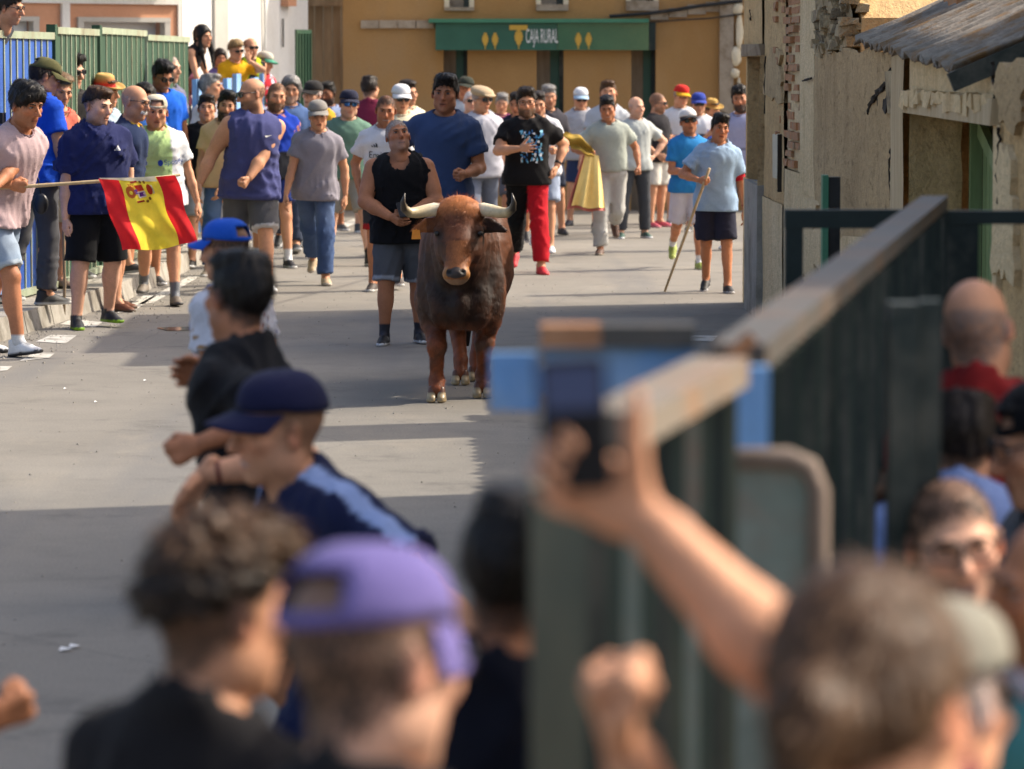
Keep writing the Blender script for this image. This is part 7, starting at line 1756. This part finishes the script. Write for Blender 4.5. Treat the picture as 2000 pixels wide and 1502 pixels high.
m = MB(); m.sheet(lambda s_, t_: tuple(flag_pt(0.02 + 0.72 * s_, -0.012 + 0.05 * t_ * (0.3 + s_ * 1.2), 0.006) - fl.location), 30, 2); link_obj('heading', mesh_np('heading', np.array(m.v), np.array(m.f), 'flag_cloth', c(232, 226, 206)), fl)
def crest(nm, poly, col):
    vs_ = [tuple(flag_pt(x, y, 0.007) - fl.location) for x, y in poly]; n_ = len(vs_)
    link_obj(nm, mesh_np(nm, np.array(vs_), np.array([(0, k, k + 1, k + 1) for k in range(1, n_ - 1)]), 'flag_cloth', col), fl)
def blob(cx, cy, rx, ry, n_=12, a0=0.0): return [(cx + rx * math.cos(a0 + 2 * math.pi * i / n_), cy + ry * math.sin(a0 + 2 * math.pi * i / n_)) for i in range(n_)]
crest('shield', blob(0.355, 0.19, 0.065, 0.085), c(206, 110, 50)); crest('shield_field', [(0.42, 0.10), (0.52, 0.09), (0.53, 0.17), (0.44, 0.18)], c(204, 60, 40)); crest('shield_field', [(0.43, 0.19), (0.53, 0.175), (0.54, 0.255), (0.45, 0.275)], c(226, 206, 226))
crest('shield_charge', [(0.40, 0.16), (0.44, 0.15), (0.45, 0.21), (0.41, 0.22)], c(110, 70, 150)); crest('lion', [(0.46, 0.20), (0.52, 0.19), (0.50, 0.22), (0.53, 0.24), (0.46, 0.255), (0.48, 0.225)], c(120, 60, 160))
crest('crown', blob(0.60, 0.165, 0.035, 0.075), c(206, 70, 50)); crest('crown_rim', [(0.625, 0.10), (0.65, 0.11), (0.655, 0.22), (0.63, 0.235)], c(232, 226, 206))
for k in range(4): crest('shield_stripe', [(0.335 + 0.02 * k, 0.07 + 0.006 * k), (0.343 + 0.02 * k, 0.07 + 0.006 * k), (0.372 + 0.016 * k, 0.125), (0.364 + 0.016 * k, 0.125)], c(200, 60, 40))
for x, y in ((0.415, 0.045), (0.44, 0.315)):
    crest('pillar', [(x - 0.03, y), (x + 0.06, y - 0.012), (x + 0.065, y + 0.012), (x - 0.025, y + 0.026)], c(170, 60, 50)); crest('pillar_crown', blob(x + 0.1, y + 0.01, 0.018, 0.02), c(150, 110, 50))
crest('small_crown', blob(0.565, 0.06, 0.016, 0.022), c(150, 110, 50)); crest('small_crown', blob(0.575, 0.29, 0.016, 0.024), c(150, 110, 50))
# sticks, phones, cape, bag
p1 = hand_of(p_navy, 0); a, b = at(123, 512, 30.9), gp(127, 626)
m = MB(); m.tube([Vector((b.x - 0.01, b.y, 0.0)), Vector((b.x, b.y, 0.3)), Vector((b.x - 0.006, b.y + 0.01, 0.62)), Vector((b.x, b.y, 0.85))], [0.012, 0.013, 0.012, 0.014], 8)
tag(m.build('walking_stick', 'old_wood', smooth=True), 'brown walking stick standing by the kerb beside the navy tee', 'stick')
h = hand_of(p_stick, 0); b = gp(1298, 570); d = (h - b).normalized(); m = MB()
m.tube([b + d * 0.004] + [b.lerp(h, t) for t in (0.3, 0.6, 1.0)] + [h + d * 0.14], [0.011, 0.013, 0.014, 0.014, 0.013], 8)
tag(m.build('long_cane', 'pale_wood', smooth=True), 'long pale wooden cane reaching the road from the pale blue polo', 'cane')
root, J, S, P, sh = p_stick
u0, u1 = J['sh'][1] * 0.34 + J['el'][1] * 0.66, J['sh'][1] * 0.12 + J['el'][1] * 0.88
m = MB(); m.tube([tuple(u0 * S), tuple(u1 * S)], [0.062 * S, 0.058 * S], 16, cap=False); link_obj('arm_band', mesh_np('arm_band', np.array(m.v), np.array(m.f), 'cloth', c(206, 40, 56)), root)
def phone(name, label, cen, ux, uz, w, h_, t, mats, lit=False):
    e = empty(name, cen, label, 'phone'); ux, uz = Vector(ux).normalized(), Vector(uz).normalized(); n_ = ux.cross(uz).normalized(); uz = n_.cross(ux).normalized()
    m = MB(); bw, bh = w / 2, h_ / 2; ring = []
    for q in range(4):
        cx, cz = ((1, 1), (-1, 1), (-1, -1), (1, -1))[q]
        for k in range(4):
            a_ = q * math.pi / 2 + k * math.pi / 6; ring.append((cx * (bw - 0.009) + 0.009 * math.cos(a_), cz * (bh - 0.009) + 0.009 * math.sin(a_)))
    n0 = len(ring); vs_ = [ux * x + uz * z + n_ * s_ for s_ in (-t / 2, t / 2) for x, z in ring] + [n_ * (-t / 2), n_ * (t / 2)]
    fs_ = [(i, (i + 1) % n0, n0 + (i + 1) % n0, n0 + i) for i in range(n0)] + [((i + 1) % n0, i, 2 * n0) for i in range(n0)] + [(n0 + i, n0 + (i + 1) % n0, 2 * n0 + 1) for i in range(n0)]
    m.add(vs_, fs_); link_obj('case', m.mesh('case', mats[0]), e)
    m = MB(); k = 0.93; m.add([ux * (bw * k * x) + uz * (bh * 0.96 * z) + n_ * (t / 2 + 0.0015) for x, z in ((-1, -1), (1, -1), (1, 1), (-1, 1))], [(0, 1, 2, 3)]); link_obj('screen', m.mesh('screen', mats[1]), e)
    return e, ux, uz, n_, t
h0 = hand_of(p_phone, 1)
phone('mobile_phone', 'black phone held low by the man in black tank top', h0 + Vector((0.0, -0.03, 0.05)), (0.95, 0.2, 0.1), (0.1, 0.75, 0.65), 0.078, 0.155, 0.009, ('black_plastic', 'phone_glass'))
pc = at(1122, 826, 3.625)
e, ux, uz, n_, t = phone('mobile_phone', 'blurred black phone raised over the near fence', pc, (1, 0, 0.06), (-0.06, -0.10, 1), 0.066, 0.131, 0.010, ('black_plastic', 'phone_glass'))
# what its screen shows: the road and the blue fence, dim
n = NT('phone_picture', 0.15, 0.5); n.color((0.02, 0.03, 0.06)); n.b.inputs['Emission Color'].default_value = (0.03, 0.07, 0.25, 1); n.b.inputs['Emission Strength'].default_value = 0.10; MAT['phone_picture'] = n.m
nn_ = n_ if n_.y < 0 else -n_
m = MB(); m.add([ux * (0.028 * x) + uz * (0.036 + 0.022 * z) + nn_ * (t / 2 + 0.003) for x, z in ((-1, -1), (1, -1), (1, 1), (-1, 1))], [(0, 1, 2, 3)]); link_obj('picture', m.mesh('picture', 'phone_picture'), e)
# cape
hc = hand_of(p_cape, 0); Yc = hc.y - 0.05
cp = empty('cape', hc, 'yellow and pink bullfighting cape hanging from the runner\'s fist', 'cape')
def cape(u, v, o=0.0):
    top = hc + Vector((-0.06 + 0.15 * u, 0, 0.02 - 0.05 * abs(u - 0.4))); bl_, br_ = at(1116, 402, Yc), at(1182, 408, Yc)
    p = top.lerp(bl_.lerp(br_, u), v); return p + Vector((0, 0.05 * v * math.sin(u * 14) + 0.02 * math.sin(u * 25 + v * 3) * v - o, 0.012 * math.sin(u * 9) * v)) - hc
for nm, o, k, us in (('front_cloth', 0.02, c(255, 222, 140, 1.0), 1.0), ('lining', -0.04, c(216, 130, 120), 1.12)):
    m = MB(); m.sheet(lambda s_, t_: tuple(cape((s_ - 0.5) * us + 0.5 - (0.06 if us > 1 else 0), t_ * (1.0 if us == 1 else 1.06), o)), 30, 24); link_obj(nm, mesh_np(nm, np.array(m.v), np.array(m.f), 'cloth', k), cp)
a, b = at(1098, 272, Yc), at(1150, 268, Yc)
def gather(u_, v_):
    p = (a - hc).lerp(Vector((0.03, 0, 0.0)), u_); k = math.sin(u_ * math.pi) ** 0.6
    return tuple(p + Vector((0.01 * math.sin(v_ * 9), -0.03 + 0.035 * math.sin(v_ * 8 + u_ * 5) * (0.4 + k), 0.05 * k + (0.5 - v_) * (0.07 + 0.10 * k) + 0.012 * math.sin(u_ * 14))))
m = MB(); m.sheet(gather, 24, 14); link_obj('gathered_end', mesh_np('gathered_end', np.array(m.v), np.array(m.f), 'cloth', c(190, 156, 70)), cp)
b = at(80, 398, 30.7); m = MB(); m.sheet(lambda u, v: (b.x + 0.06 * math.copysign(abs(math.cos(u * 6.2832)) ** 0.6, math.cos(u * 6.2832)) * math.cos((v - 0.5) * 3.1), b.y + 0.03 * math.sin(u * 6.2832) * math.cos((v - 0.5) * 3.1), b.z + 0.085 * math.sin((v - 0.5) * 3.1)), 14, 8)
m.tube([b + Vector((0, 0, 0.08)), b + Vector((-0.02, 0, 0.2)), b + Vector((-0.1, 0.05, 0.32))], 0.006, 5)
tag(m.build('black_pouch', 'black_plastic', smooth=True), 'small black pouch on a strap at the hip of the blue tee', 'bag')
# wrist things
def cuff(pr, i, nm, col, r_=0.034, w_=0.018, t_=0.03, mat='shoe'):
    root, J, S, P, sh = pr; d_ = nrm(J['el'][i] - J['wr'][i]); a_ = (J['wr'][i] + d_ * t_) * S; b_ = (J['wr'][i] + d_ * (t_ + w_)) * S
    m = MB(); m.tube([tuple(a_), tuple(b_)], r_ * S, 14, cap=False); o = link_obj(nm, mesh_np(nm, np.array(m.v), np.array(m.f), mat, col), root); o.modifiers.new('t', 'SOLIDIFY').thickness = 0.004
cuff(p_run, 0, 'watch', (0.01, 0.01, 0.01), 0.034, 0.04); cuff(p_nc, 0, 'bracelet', c(120, 60, 50), 0.033, 0.012); cuff(p_phone, 0, 'bracelet', (0.02, 0.02, 0.02), 0.034, 0.014); cuff(p_phone, 0, 'bracelet', (0.5, 0.5, 0.5), 0.035, 0.008, 0.055)
cuff(p_navy, 0, 'bracelet', c(70, 40, 30), 0.032, 0.008); cuff(p_art, 1, 'watch', (0.02, 0.02, 0.02), 0.034, 0.03); cuff(p_stick, 1, 'bracelet', c(150, 40, 40), 0.032, 0.008)
